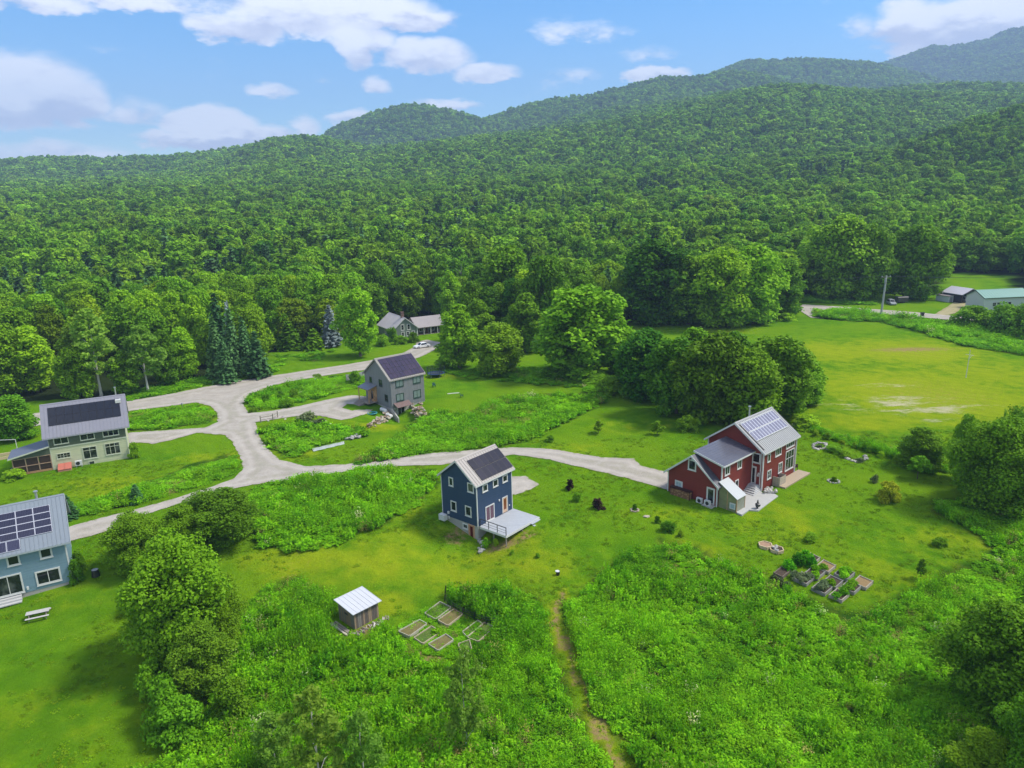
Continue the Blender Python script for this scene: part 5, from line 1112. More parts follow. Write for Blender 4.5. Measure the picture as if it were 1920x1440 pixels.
b.build('rim', mat('turquoise_vinyl', (.04, .25, .22), .4), o); b = MB(); b.bar((0, 0, .04), (0, 0, .10), .9, 18); b.build('floor', mat('dark_teal_water', (.01, .07, .08), .1), o)
P = at(1046, 1078); o = empty('bucket', P, 0, 'black bucket with a pale lid standing on the lawn above the path', 'bucket'); b = MB(); b.bar((0, 0, 0), (0, 0, .45), .2, 12, r2=.25); b.build('pail', M['black'], o); b = MB(); b.bar((-.05, 0, .45), (-.05, 0, .52), .25, 12); b.build('lid', M['lightgrey'], o)
P = at(180, 1080); o = empty('compost_bin', P, 0, 'black plastic compost bin in the shade of the bush by the blue house', 'compost bin'); b = MB(); b.bar((0, 0, 0), (0, 0, .85), .48, 10, r2=.36); b.build('bin', M['black'], o); b = MB(); b.bar((0, 0, .85), (0, 0, .93), .38, 10, r2=.2); b.build('lid', M['grey'], o)
P = at(1136, 727); o = empty('mulch_pile', P, 0, 'low heap of orange wood chips at the edge of the dark trees', 'mulch'); tag(o, kind=None)
b = MB()
for k in range(7): b.blob((random.uniform(-1.2, 1.2), random.uniform(-.6, .6), .1), (.9, .7, .4), seed=k, sub=2)
b.build('chip_mound', mat('orange_wood_chips', (.40, .20, .08), .95, var=.4, vscale=8, bump=.6), o)
# steps on the lawn: fence by the drive of the grey house
o = empty('rail_fence', at(505, 787), 0, 'short weathered rail fence at the mouth of the grey house drive', 'fence'); O_ = Vector(o.location); fp = [at(489, 792) - O_, at(512, 788) - O_, at(521, 783) - O_]
for p in fp: b = MB(); b.bar(p + Vector((0, 0, -.2)), p + Vector((0, 0, 1.35)), .10, 6); b.build('post', M['greywood'], o)
for i in range(2):
    for zz in (.5, 1.0): b = MB(); b.bar(fp[i] + Vector((0, 0, zz)), fp[i + 1] + Vector((0, 0, zz)), .06, 5); b.build('rail', M['greywood'], o)
o = empty('panel_fence', at(668, 716), 0, 'pale grey panel fence hiding bins beside the road and grey house', 'fence'); O_ = Vector(o.location); A_, B_ = at(650, 716) - O_, at(690, 708) - O_; d_ = (B_ - A_) / 4; ang = math.atan2(d_.y, d_.x)
b = MB(); b.box(0, d_.length - .06, -.03, .03, 0, 1.7); pmh = b.mesh('fence_panel', mat('pale_grey_fence', (.33, .33, .33), .7))
for i in range(4): q = bpy.data.objects.new('fence_panel', pmh); link(q, o); q.location = A_ + d_ * i; q.rotation_euler = (0, 0, ang)
for i in range(5): b = MB(); p = A_ + d_ * i; b.box(p.x - .07, p.x + .07, p.y - .07, p.y + .07, p.z - .2, p.z + 1.85); b.build('post', mat('pale_grey_fence', (.33, .33, .33)), o)
for (px, py, lb) in ((343, 768, 'thin dark marker post on the roadside grass island'), (592, 721, 'thin pale roadside mailbox post on the verge')):
    P = at(px, py); o = empty('mailbox', P, 0, lb, 'post'); b = MB(); b.bar((0, 0, -.1), (0, 0, 1.2), .05, 6); b.build('post', M['greywood'], o); b = MB(); b.box(-.12, .12, -.25, .25, 1.2, 1.45); b.build('box', M['grey'], o)

# utility pole with wires, pole in the field
P = at(1651, 596); d_ = ray(1658, 517); hgt = CAM_H + (P.y) * d_[2] / d_[1] - P.z
o = empty('utility_pole', P, 0, 'tall grey wooden utility pole on the bank beside the far road', 'utility pole')
b = MB(); b.bar((0, 0, -.5), (.5, 0, hgt), .36, 10, r2=.24); b.build('pole', mat('grey_pole_wood', (.36, .36, .35), .8), o)
b = MB(); b.bar((.1, -.45, hgt - 2.2), (.1, -.45, hgt - .8), .35, 10); b.build('transformer', M['grey'], o)
b = MB(); b.box(-1.1, 1.9, -.12, .12, hgt - .55, hgt - .35); b.build('crossarm', M['greywood'], o)
for k in range(3): b = MB(); b.bar((-.9 + k * 1.3, 0, hgt - .35), (-.9 + k * 1.3, 0, hgt - .05), .09, 6); b.build('insulator', M['lightgrey'], o)
top = Vector((P.x, P.y, P.z + hgt - .1))
for k, (tx, ty, tz, lb) in enumerate(((0., 262., 14., 'black power line running left from the utility pole into the trees'), (P.x + 120, 230., 15., 'black power line running right from the utility pole along the road'))):
    A_ = top; B_ = Vector((tx, ty, tz)); b = MB(); prev = None
    for w_off in (-.9, .4, 1.7):
        prev = None
        for i in range(13):
            u = i / 12; p = (A_ - A_) + (B_ - A_) * u + Vector((w_off, 0, -9 * u * (1 - u)))
            if prev is not None: b.bar(prev, p, .02, 3)
            prev = p
    q = b.build('power_line', M['black']); q.location = A_; tag(q, lb, 'power line', 'power lines at the far road')
P = at(1811, 708); d_ = ray(1814, 656); hgt = CAM_H + P.y * d_[2] / d_[1] - P.z
o = empty('field_post', P, 0, 'thin white post with a small crossarm alone in the yellow field', 'post'); b = MB(); b.bar((0, 0, -.3), (.15, 0, hgt), .09, 7, r2=.06); b.build('pole', M['white'], o)
b = MB(); b.bar((-.75, 0, hgt - 1.0), (1.1, 0, hgt - 1.3), .05, 5); b.bar((.1, 0, hgt - 2.0), (.8, 0, hgt - 1.2), .04, 5); b.build('crossarm', M['white'], o)
for (px, py, lb) in ((1345, 636, 'small white marker at the shaded edge of the field'), (1416, 680, 'small white stake on the far lawn behind the dark trees')):
    P = at(px, py); o = empty('marker_stake', P, 0, lb, 'marker'); b = MB(); b.bar((0, 0, 0), (0, 0, 1.1), .13, 6); b.build('stake', M['white'], o)
P = at(1729, 593); o = empty('roadside_bin', P, 0, 'black wheeled bin at the edge of the far road', 'bin'); b = MB(); b.hexa([(-.35, -.35, 0), (.35, -.35, 0), (.35, .35, 0), (-.35, .35, 0), (-.48, -.48, 1.2), (.48, -.48, 1.2), (.48, .48, 1.2), (-.48, .48, 1.2)]); b.build('bin_body', M['black'], o); b = MB(); b.box(-.52, .52, -.52, .52, 1.2, 1.28); b.build('lid', M['black'], o)
# pipes by the compost: planter ring with plant
P = at(1563, 903); e = empty('stone_ring', P, 0, 'ring of stones round a small plant on the lawn beyond the red house', 'planting ring')
for k in range(12): b = MB(); a0 = 2 * PI * k / 12; b.blob((.75 * math.cos(a0), .75 * math.sin(a0), .06), .18, seed=k); b.build('stone', GST[k % 2], e)
P = at(1190, 957); e = empty('stone_ring', P, 0, 'straw-coloured ring round a small plant between the blue and red houses', 'planting ring')
for k in range(12): b = MB(); a0 = 2 * PI * k / 12; b.blob((.5 * math.cos(a0), .5 * math.sin(a0), .05), .16, seed=k); b.build('stone', TST[k % 2], e)
P = at(1212, 969); e = empty('flat_stone', P, 0, 'single flat tan stone lying on the lawn left of the red garage', 'stone'); b = MB(); b.blob((0, 0, .05), (.42, .3, .14), seed=3, sub=2); b.build('slab', TST[1], e)

# ---------------- vehicles
def car(P, rz, paint, label, suv=False, k=1.0):
    e = empty('parked_car', P, rz, label, 'car', 'cars parked by the far houses'); Wd = .9; L0, L1 = -2.25, 2.25; hb, ht = (.95, 1.72) if suv else (.88, 1.45)
    prof = [(L0, .35), (L0 + .05, .75), (L0 + .25, hb), (L1 - 1.35, hb), (L1 - .35, hb - .14), (L1, .62), (L1, .32), (L1 - .45, .26), (L0 + .4, .26)]
    b = MB(); i0 = len(b.v)
    for yy, ins in ((-Wd, 0), (-Wd * .96, 1), (Wd * .96, 1), (Wd, 0)): pass
    b.prism(prof, -Wd, Wd, 'Y')
    cab = [(L0 + .18 if suv else L0 + .55, hb), (L1 - 1.25, hb), (L1 - 1.95, ht), (L0 + .45 if suv else L0 + 1.2, ht)]
    bl = [(x, -Wd * .94, z) for x, z in cab[:2]] + [(x, Wd * .94, z) for x, z in cab[1::-1]]; tl = [(cab[3][0], -Wd * .74, ht), (cab[2][0], -Wd * .74, ht), (cab[2][0], Wd * .74, ht), (cab[3][0], Wd * .74, ht)]
    b.hexa(bl + tl); body = b.build('body', paint, e); md = body.modifiers.new('bevel', 'BEVEL'); md.width = .06; md.segments = 2
    GL = mat('car_glass', (.01, .012, .015), .08, .6)
    def lerp(p, q, t_): return tuple(p[i] + (q[i] - p[i]) * t_ for i in range(3))
    def pane(q, nm, off):
        c = [lerp(lerp(q[0], q[1], u), lerp(q[3], q[2], u), v) for u, v in ((.08, .12), (.92, .12), (.92, .88), (.08, .88))]; n = Vector(off) * .02
        b = MB(); b.hexa([Vector(p) - n for p in c] + [Vector(p) + n for p in c]); b.build(nm, GL, e)
    pane((bl[1], bl[2], tl[2], tl[1]), 'windscreen', (.7, 0, .7)); pane((bl[0], bl[3], tl[3], tl[0]), 'rear_window', (-.8, 0, .5))
    pane((bl[0], bl[1], tl[1], tl[0]), 'side_window', (0, -1, .2)); pane((bl[3], bl[2], tl[2], tl[3]), 'side_window', (0, 1, .2))
    for sx in (-1.4, 1.4):
        for sy in (-1, 1):
            b = MB(); b.bar((sx, sy * (Wd - .18), .33), (sx, sy * (Wd + .03), .33), .34, 14); w0 = b.build('wheel', mat('tyre_rubber', (.015, .015, .015), .8), e); b = MB(); b.bar((sx, sy * (Wd + .031), .33), (sx, sy * (Wd + .045), .33), .2, 10); b.build('rim', M['steel'], w0)
    for sy in (-1, 1): b = MB(); b.box(L1 - .06, L1 + .02, sy * .62 - .18, sy * .62 + .18, .60, .74); b.build('headlight', M['lightgrey'], e)
    e.scale = (k, k, k); return e
WPAINT = mat('white_car_paint', (.72, .72, .72), .25, .5, var=.02); GPAINT = mat('silver_car_paint', (.30, .32, .33), .3, .5)
car(at(791, 652), rad(212), WPAINT, 'white car parked on the drive in front of the farmhouse', k=1.05)
car(at(1813, 567), rad(255), WPAINT, 'white van-like car parked before the open barn', suv=True, k=1.15)
car(at(1671, 571), rad(262), GPAINT, 'silver off-road car under the trees by the utility pole', suv=True, k=1.1)
P = at(1690, 568); o = empty('camper_trailer', P, rad(10), 'dark trailer half hidden under the round tree by the pole', 'trailer'); b = MB(); b.prism([(-.9, .5), (.9, .5), (.9, 2.1), (.6, 2.4), (-.6, 2.4), (-.9, 2.1)], -2.2, 2.2, 'X'); b.build('shell', mat('dark_trailer', (.06, .06, .055), .5), o)
for sx in (-.4, .4): b = MB(); b.bar((sx, -.95, .35), (sx, .95, .35), .34, 12); b.build('wheel', M['black'], o)

# ================================================================ PLANTS
def leaf_mat(name, dark, light, trans=.22, rough=.55, locs=.004):
    m = bpy.data.materials.new(name); m.use_nodes = True; t = NT(m.node_tree); b = t.n['Principled BSDF']; out = t.n['Material Output']
    oi = t.add('ShaderNodeObjectInfo'); tint = t.attr('tint').outputs['Fac']; stand = t.ramp(t.noise(oi.outputs['Location'], locs * 7, 4, .65), .32, .68)
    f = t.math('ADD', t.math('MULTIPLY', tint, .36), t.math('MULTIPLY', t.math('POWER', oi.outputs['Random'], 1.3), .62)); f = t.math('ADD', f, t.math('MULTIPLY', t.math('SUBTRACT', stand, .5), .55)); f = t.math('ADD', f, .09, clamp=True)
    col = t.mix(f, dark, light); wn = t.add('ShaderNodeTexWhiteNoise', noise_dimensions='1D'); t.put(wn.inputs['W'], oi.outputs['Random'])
    col = t.mix(t.math('MULTIPLY', t.math('POWER', wn.outputs[0], 2.0), .35), col, tuple(min(1, c * k) for c, k in zip(light, (1.35, .95, .8))))
    br_ = t.add('ShaderNodeTexWhiteNoise', noise_dimensions='3D'); t.put(br_.inputs['Vector'], oi.outputs['Location']); bb = t.math('ADD', .74, t.math('MULTIPLY', br_.outputs[0], .56))
    cc = t.add('ShaderNodeCombineColor'); [t.put(cc.inputs[k], bb) for k in range(3)]; col = t.mul(col, cc.outputs[0])
    col = t.mul(col, oi.outputs['Color'])
    t.put(b.inputs['Base Color'], col); b.inputs['Roughness'].default_value = rough; b.inputs['Specular IOR Level'].default_value = .04
    tr = t.add('ShaderNodeBsdfTranslucent'); t.put(tr.inputs[0], t.mul(col, (1.15, 1.25, .6))); mx = t.add('ShaderNodeMixShader'); mx.inputs[0].default_value = trans
    t.l.new(b.outputs[0], mx.inputs[1]); t.l.new(tr.outputs[0], mx.inputs[2]); t.l.new(mx.outputs[0], out.inputs[0]); return m
LEAF = leaf_mat('broadleaf_foliage', (.036, .142, .008), (.225, .430, .014))
AIRY = leaf_mat('birch_foliage', (.10, .21, .025), (.24, .40, .05), .45)
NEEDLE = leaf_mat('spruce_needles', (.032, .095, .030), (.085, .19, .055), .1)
BLUEN = leaf_mat('blue_spruce_needles', (.16, .22, .22), (.30, .38, .38), .1)
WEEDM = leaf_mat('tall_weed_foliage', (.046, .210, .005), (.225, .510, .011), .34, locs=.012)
PURP = leaf_mat('purple_foliage', (.020, .012, .014), (.050, .025, .025), .2)
HERB = leaf_mat('grey_green_herbs', (.07, .12, .05), (.16, .22, .10), .3)

def leaf_quads(cen, nor, size, tint, r, shape=1.5):
    """kite-shaped leaf sprays as numpy arrays"""
    n = len(cen); a = r.normal(size=(n, 3)); t1 = np.cross(nor, a); t1 /= np.linalg.norm(t1, axis=1)[:, None] + 1e-9; t2 = np.cross(nor, t1)
    s = (size * r.uniform(.6, 1.35, n))[:, None]; bend = nor * s * r.uniform(-.35, .1, n)[:, None]
    v = np.stack([cen - t1 * s * shape * .5 + bend * .6, cen + t2 * s * .5, cen + t1 * s * shape * .5 + bend, cen - t2 * s * .5], 1)
    return v.reshape(-1, 3), tint
def leaf_mesh(name, V, tint, mats, extra=None):
    n = len(V) // 4; me = bpy.data.meshes.new(name); nv = len(V); ev, ef, em = extra if extra else ([], [], [])
    co = np.concatenate([V, np.array(ev, float).reshape(-1, 3)]) if len(ev) else V
    me.vertices.add(len(co)); me.vertices.foreach_set('co', co.astype(np.float32).ravel())
    lv = [np.arange(nv)]; ls = list(np.arange(0, nv, 4)); lt = [4] * n; off = nv
    for f in ef: lv.append(np.array(f) + nv); ls.append(off); lt.append(len(f)); off += len(f)
    lv = np.concatenate(lv); me.loops.add(len(lv)); me.loops.foreach_set('vertex_index', lv); me.polygons.add(len(ls)); me.polygons.foreach_set('loop_start', ls); me.polygons.foreach_set('loop_total', lt)
    for m_ in mats: me.materials.append(m_)
    me.polygons.foreach_set('material_index', [0] * n + em); a = me.attributes.new('tint', 'FLOAT', 'FACE'); a.data.foreach_set('value', np.concatenate([tint, np.zeros(len(ef))]).astype(np.float32))
    me.update(); return me

def env(kind, t):
    """outline radius (0..1) by relative height"""
    if kind == 'dome': return np.sqrt(np.clip(1 - (np.clip((t - .38) / .62, -1, 1)) ** 2, 0, 1)) * np.where(t < .38, .72 + .28 * np.sqrt(np.clip(t / .38, 0, 1)), 1)
    if kind == 'oval': return np.sin(PI * np.clip(t * .93 + .07, 0, 1) ** .8) ** .7
    if kind == 'pear': return np.where(t < .42, np.sin(PI * np.clip(t / .84 + .08, 0, 1)) ** .5, np.interp(t, [.42, .62, .85, 1], [.95, .70, .62, .1]))
    if kind == 'cone': return np.clip(1.02 - t, 0, 1) ** .85
    if kind == 'bush': return np.sqrt(np.clip(1 - (t * .98) ** 2, 0, 1))
    if kind == 'airy': return np.interp(t, [0, .15, .4, .7, 1], [.35, .7, 1, .72, .08])
def crown(name, seed, h, R, base, kind, nl, nleaf, size, m, lobe=.36, up=.58, jit=.5, inner=.22):
    r = np.random.default_rng(seed); H = h - base; V = []; T = []
    ph = r.uniform(0, 6.28); th = np.sort(r.uniform(.02, .97, nl)); az = (np.arange(nl) * 2.39996 + ph + r.normal(0, .35, nl)); e = env(kind, th)
    wob = 1 + .22 * np.sin(az * 2 + ph) + .12 * np.sin(az * 3 + 1.3 * ph); rr = e * R * (.62 + .20 * r.uniform(-1, 1, nl)) * wob
    rr *= np.where(r.random(nl) < .22, .35, 1)
    C_ = np.stack([rr * np.cos(az), rr * np.sin(az), base + H * th * .93], 1); lr = lobe * R * (.55 + .6 * r.random(nl)) * np.clip(.45 + .65 * e, .4, 1)
    if kind == 'airy': lr *= .8
    pn = (lr ** 2); pn = pn / pn.sum(); cnt = np.maximum(8, (pn * nleaf).astype(int)); lt = r.random(nl)
    for i in range(nl):
        n = cnt[i]; d = r.normal(size=(n, 3)); d[:, 2] += .35; d /= np.linalg.norm(d, axis=1)[:, None]
        rad_ = lr[i] * (1 - .38 * r.random(n) ** 2); fl = r.random(n) < inner; rad_[fl] *= r.uniform(.3, .9, fl.sum()); st = r.random(n) < .10; rad_[st] *= r.uniform(1.05, 1.35, st.sum())
        p = C_[i] + d * rad_[:, None] * np.array([1, 1, .78]); nn = d * (1 - up) + np.array([0, 0, up]) + r.normal(size=(n, 3)) * jit * .6; nn /= np.linalg.norm(nn, axis=1)[:, None]
        v, _ = leaf_quads(p, nn, np.full(n, size), None, r); V.append(v); T.append(np.clip(.25 + .5 * lt[i] + .25 * r.random(n), 0, 1))
    V = np.concatenate(V); return leaf_mesh(name, V, np.concatenate(T), [m]), C_
def trunk_mesh(name, seed, h, R, base, m, tr=.28, targets=None, limbs=7):
    r = random.Random(seed); b = MB(); p = Vector((0, 0, -.4)); k = 5; top = h * .82; lean = Vector((r.uniform(-.03, .03), r.uniform(-.03, .03), 0)); pts = []
    for i in range(k + 1): u = i / k; pts.append((Vector((lean.x * u * h + r.uniform(-.1, .1) * u, lean.y * u * h, -.4 + (top + .4) * u)), tr * (1 - .82 * u) * (1.35 if i == 0 else 1)))
    for (a, ra), (c, rc) in zip(pts[:-1], pts[1:]): b.bar(a, c, ra, 7, r2=rc)
    if targets is not None:
        idx = r.sample(range(len(targets)), min(limbs, len(targets)))
        for i in idx:
            q = Vector(targets[i]); z0 = max(base * .8, q.z - math.hypot(q.x, q.y) * .9); z0 = min(z0, top * .9); u = (z0 + .4) / (top + .4); a = Vector((lean.x * u * h, lean.y * u * h, z0)); md_ = a.lerp(q, .55) + Vector((0, 0, .3)); r0 = tr * (1 - .8 * u) * .55; b.bar(a, md_, r0, 5, r2=r0 * .6); b.bar(md_, q, r0 * .6, 5, r2=r0 * .2)
    return b.mesh(name, m)
def spruce(name, seed, h, R, m, whorls=16, per=11, size=.55):
    r = np.random.default_rng(seed); V = []; T = []
    for i in range(whorls):
        u = (i + .5) / whorls; z = h * (.06 + .92 * u); L = R * (1 - u) ** .85 * (.85 + .3 * r.random()) + .12; nb = max(5, int(per * (1 - u * .5))); a0 = r.uniform(0, 6.28)
        for j in range(nb):
            a = a0 + 2 * PI * j / nb + r.normal(0, .12); Lb = L * r.uniform(.75, 1.12); k = max(2, int(Lb / (size * .38))); s = np.linspace(.18, 1, k)
            p = np.stack([np.cos(a) * Lb * s, np.sin(a) * Lb * s, z - .28 * Lb * s + .10 * Lb * s ** 2 * 1.5], 1); p = np.repeat(p, 2, 0) + r.normal(size=(2 * k, 3)) * size * .22
            nn = np.array([np.cos(a) * .3, np.sin(a) * .3, 1.0]) + r.normal(size=(2 * k, 3)) * .35; nn /= np.linalg.norm(nn, axis=1)[:, None]
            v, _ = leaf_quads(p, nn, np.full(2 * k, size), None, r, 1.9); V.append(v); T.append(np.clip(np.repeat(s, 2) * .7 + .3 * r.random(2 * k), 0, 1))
    return leaf_mesh(name, np.concatenate(V), np.concatenate(T), [m])

PROTO = {}   # kind -> list of (crown mesh, trunk mesh, height, radius)
def add_proto(key, kind, n, h, R, base, nl, nleaf, size, m, bark, tr=.28, lobe=.36, **kw):
    L = []
    for i in range(n):
        cm, tg = crown('crown', hash((len(key), ord(key[0]), ord(key[-1]), i)) % 9999, h, R, base, kind, nl, nleaf, size, m, lobe, **kw); tm = trunk_mesh('trunk', i + 11, h, R, base, bark, tr, tg); L.append((cm, tm, h, R))
    PROTO[key] = L
add_proto('near_dome', 'dome', 3, 14, 5.6, .6, 120, 34000, .235, LEAF, M['bark'], lobe=.30, jit=.8)
add_proto('near_oval', 'oval', 3, 13, 4.2, .5, 100, 24000, .22, LEAF, M['bark'], lobe=.32, jit=.8)
add_proto('mid_dome', 'dome', 5, 16, 6.6, .8, 110, 17000, .46, LEAF, M['bark'], lobe=.29, jit=.7)
add_proto('mid_oval', 'oval', 5, 16, 4.6, .8, 80, 11000, .43, LEAF, M['bark'], lobe=.34, jit=.7)
add_proto('pear', 'pear', 1, 18, 5.2, 1.6, 100, 14000, .42, LEAF, M['bark'], lobe=.30, jit=.7)
add_proto('shrub', 'bush', 4, 3, 1.9, .0, 40, 4200, .17, LEAF, M['bark'], .07, lobe=.36, jit=.8)
add_proto('small_tree', 'oval', 2, 4, 1.3, .9, 26, 1400, .22, LEAF, M['bark'], .07, lobe=.36, jit=.8)
add_proto('birch', 'airy', 3, 17, 4.2, 4.0, 80, 3400, .42, AIRY, M['birchbark'], .22, lobe=.30, jit=1.0, inner=.4)
add_proto('sapling', 'airy', 3, 9, 2.6, .8, 120, 5600, .17, AIRY, M['birchbark'], .085, lobe=.22, jit=1.1, inner=.5)
add_proto('purple', 'bush', 1, 2, 1.0, .0, 20, 900, .18, PURP, M['bark'], .05, lobe=.4, jit=.9)
add_proto('herb', 'bush', 2, 1, .9, .0, 22, 700, .17, HERB, M['bark'], .02, lobe=.4, jit=1.)
add_proto('lush', 'bush', 2, 1, .9, .0, 22, 700, .17, WEEDM, M['bark'], .02, lobe=.4, jit=1.)
def spr(key, n, h, R, m, **kw):
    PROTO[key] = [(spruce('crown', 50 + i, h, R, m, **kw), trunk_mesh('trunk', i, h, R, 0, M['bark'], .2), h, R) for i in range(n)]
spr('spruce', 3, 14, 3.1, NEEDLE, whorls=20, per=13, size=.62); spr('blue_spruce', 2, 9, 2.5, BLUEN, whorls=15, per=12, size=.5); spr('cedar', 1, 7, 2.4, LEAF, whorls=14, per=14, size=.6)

TREES = []
def tree(kind, x, y, h, w_, label, cat='tree', name='broadleaf_tree', tone=(1, 1, 1), group=None, var=None, rz=None, sink=0.):
    L = PROTO[kind]; cm, tm, H0, R0 = L[random.randrange(len(L)) if var is None else var % len(L)]
    e = empty(name, (x, y, g(x, y) - sink), rz if rz is not None else random.uniform(0, 6.28), label, cat, group); sc = (w_ / 2 / R0, w_ / 2 / R0, h / H0)
    c_ = link(bpy.data.objects.new('crown', cm), e); c_.scale = sc; c_.color = (*tone, 1); t_ = link(bpy.data.objects.new('trunk', tm), e); t_.scale = (sc[0] * .8 + sc[2] * .2, sc[1] * .8 + sc[2] * .2, sc[2]); TREES.append((x, y, w_ / 2)); return e
def ptree(kind, X, Yb, Yt, wpx, label, **kw):
    P = at(X, Yb); k = proj(P)[2]; w_ = wpx / CAM_F * k; yb = P.y; d = ray(X, Yt); top = CAM_H + (yb + w_ * .15) * d[2] / d[1]; return tree(kind, P.x, P.y, max(.5, top - P.z), w_, label, **kw)
BR_ = (1.30, 1.15, 1.0); DK_ = (.84, .90, .88); MD_ = (1.02, 1.03, .98); OL_ = (1.25, .98, .85); GY_ = (1.1, 1.1, 1.5)
ptree('mid_dome', 1092, 702, 524, 190, 'largest round bright maple standing alone in the middle of the clearing', tone=(.92, .95, .9), var=0)
for a in [
 ('mid_dome', 1210, 745, 606, 130, 'dark round tree at the left end of the clump behind the red house', DK_), ('mid_dome', 1268, 775, 622, 120, 'dark low tree second from the left in the clump behind the red house', DK_),
 ('mid_dome', 1330, 790, 612, 140, 'dark broad tree in the middle of the clump behind the red house', DK_), ('mid_dome', 1400, 795, 640, 130, 'dark tree directly behind the red house main roof', (.75, .8, .8)),
 ('mid_dome', 1455, 780, 618, 145, 'dark leafy tree above the red house solar roof', (.78, .85, .8)), ('mid_dome', 1505, 755, 668, 95, 'dark tree at the field end of the clump behind the red house', (.8, .88, .8)),
 ('mid_oval', 1300, 735, 603, 90, 'tall dark crown rising from the back of the clump behind the red house', DK_), ('mid_oval', 1375, 735, 612, 90, 'middle back crown of the clump behind the red house', DK_), ('mid_oval', 1170, 700, 640, 70, 'small tree between the big maple and the dark clump', MD_),
 ('mid_dome', 1235, 606, 440, 150, 'tall dark tree at the left of the great grove before the far road', (1.15, 1.15, 1.05)), ('mid_oval', 1290, 608, 470, 95, 'tall narrow tree second in the great grove before the far road', MD_), ('mid_dome', 1345, 612, 455, 130, 'broad tree in the middle of the great grove before the far road', (.85, .9, .85)),
 ('mid_dome', 1410, 606, 450, 140, 'bright-topped tree leaning over the field from the great grove', (.85, .9, .85)), ('mid_dome', 1462, 592, 478, 95, 'outermost low tree of the great grove at the road corner', (.9, .95, .85)),
 ('mid_dome', 1565, 560, 396, 135, 'tall tree behind the far road left of the utility pole', (.75, .82, .8)), ('mid_dome', 1618, 563, 412, 105, 'dark tree just left of the utility pole', (.7, .75, .75)), ('mid_dome', 1716, 560, 410, 112, 'round dark tree over the parked cars right of the utility pole', DK_), ('mid_oval', 1665, 548, 440, 70, 'tree seen directly behind the utility pole', DK_),
 ('mid_oval', 862, 690, 560, 80, 'dark green tree right of the farmhouse drive', (.85, .92, .9)), ('mid_dome', 935, 700, 598, 105, 'pale yellow-green rounded tree beside the big maple', (1.35, 1.2, 1.25)), ('mid_oval', 900, 655, 553, 60, 'slim dark tree behind the pale rounded tree', MD_), ('mid_dome', 955, 610, 448, 130, 'tall spreading tree on the forest edge behind the pale rounded tree', MD_),
 ('mid_oval', 985, 660, 540, 75, 'tree tucked behind the left side of the big maple', MD_), ('mid_dome', 1025, 640, 470, 100, 'tall tree behind the crown of the big maple', MD_), ('mid_dome', 888, 640, 520, 80, 'tree on the forest edge right of the farmhouse', MD_),
 ('pear', 676, 668, 528, 84, 'lone pear-shaped tree on the lawn left of the farmhouse', (.82, .9, .85)),
 ('mid_oval', 72, 735, 598, 88, 'bright narrow tree at the left behind the cream house', BR_), ('mid_oval', 12, 745, 592, 80, 'bright tree at the far left edge behind the cream house', BR_), ('mid_dome', 32, 822, 735, 92, 'low rounded bush-like tree left of the cream house roof', (.95, 1.05, 1.)), ('mid_dome', 150, 745, 640, 80, 'dark understorey tree behind the birches', DK_),
 ('mid_oval', 350, 708, 605, 62, 'bright oval tree between the birches and the spruces', (1.15, 1.12, .9)), ('mid_oval', 318, 722, 610, 50, 'slim dark tree left of the bright oval tree', DK_), ('mid_oval', 240, 738, 650, 60, 'dark small tree between the two birches', DK_),
 ('near_dome', 415, 1012, 905, 150, 'broad dark bush-like tree beside the drive bend', (.66, .72, .85)), ('near_dome', 258, 1062, 950, 115, 'dark rounded tree between the light blue house and the drive', (.72, .8, .85)), ('near_oval', 345, 1040, 935, 90, 'dark small tree behind the tall bright tree', DK_),
 ('near_dome', 352, 1235, 978, 205, 'tall bright tree in front of the light blue house garden', (.80, .88, .85)), ('near_dome', 300, 1215, 1035, 120, 'lower left crown beside the tall bright tree', (1.05, 1.08, 1.0)), ('near_dome', 415, 1210, 1065, 110, 'lower right crown beside the tall bright tree', (1.1, 1.1, 1.0)),
 ('near_oval', 385, 1300, 1150, 118, 'olive willow-like small tree below the tall bright tree', (.95, .9, 1.1)),
 ('near_oval', 1724, 878, 792, 88, 'small dark tree at the end of the garden hedge', (.85, .92, .85)), ('near_dome', 1865, 955, 765, 160, 'dark tree at the right edge above the mown lawn corner', (.85, .92, .9)), ('near_dome', 1930, 930, 742, 140, 'dark tree cut by the right edge behind the garden lawn', DK_),
 ('near_oval', 1800, 900, 765, 55, 'thin leaning tree at the left of the dark trees by the right edge', DK_), ('near_dome', 1830, 930, 850, 90, 'low dark tree in front of the trees at the right edge', DK_),
 ('near_dome', 1890, 1345, 1105, 240, 'big dark airy tree over the meadow in the lower right', (1.05, 1.08, 1.0)), ('near_dome', 1975, 1250, 1040, 200, 'tree cut by the right edge above the lower right meadow', (.98, 1., .95)), ('near_oval', 1850, 1465, 1360, 130, 'bright low tree at the bottom right corner', (1.15, 1.12, .95)), ('near_dome', 1935, 1500, 1290, 150, 'dark tree cut by the bottom right corner', DK_),
]:
    ptree(a[0], a[1], a[2], a[3], a[4], a[5], tone=a[6])
for a in [(190, 742, 565, 100, 'tall white-trunked birch behind the cream house'), (278, 735, 600, 85, 'second pale birch right of the tall white-trunked one'), (150, 742, 600, 60, 'thin pale birch left of the tall white-trunked one')]: ptree('birch', *a, name='birch_tree', cat='birch', tone=(1, 1, 1))
for a in [('sapling', 605, 1510, 1250, 165, 'airy light-leaved young birch at the bottom centre-left', (1.35, 1.3, 1.1)), ('sapling', 690, 1530, 1300, 130, 'airy young birch right of the bottom centre-left one', (1.2, 1.25, 1.1)), ('sapling', 875, 1400, 1185, 105, 'slender airy sapling with a pale stem rising over the old bed frames', (1.15, 1.15, 1.1)), ('sapling', 520, 1450, 1315, 110, 'thin sapling at the meadow edge left of the airy birches', (1.2, 1.25, 1.1))]: ptree(*a[:6], name='young_birch', cat='birch', tone=a[6])
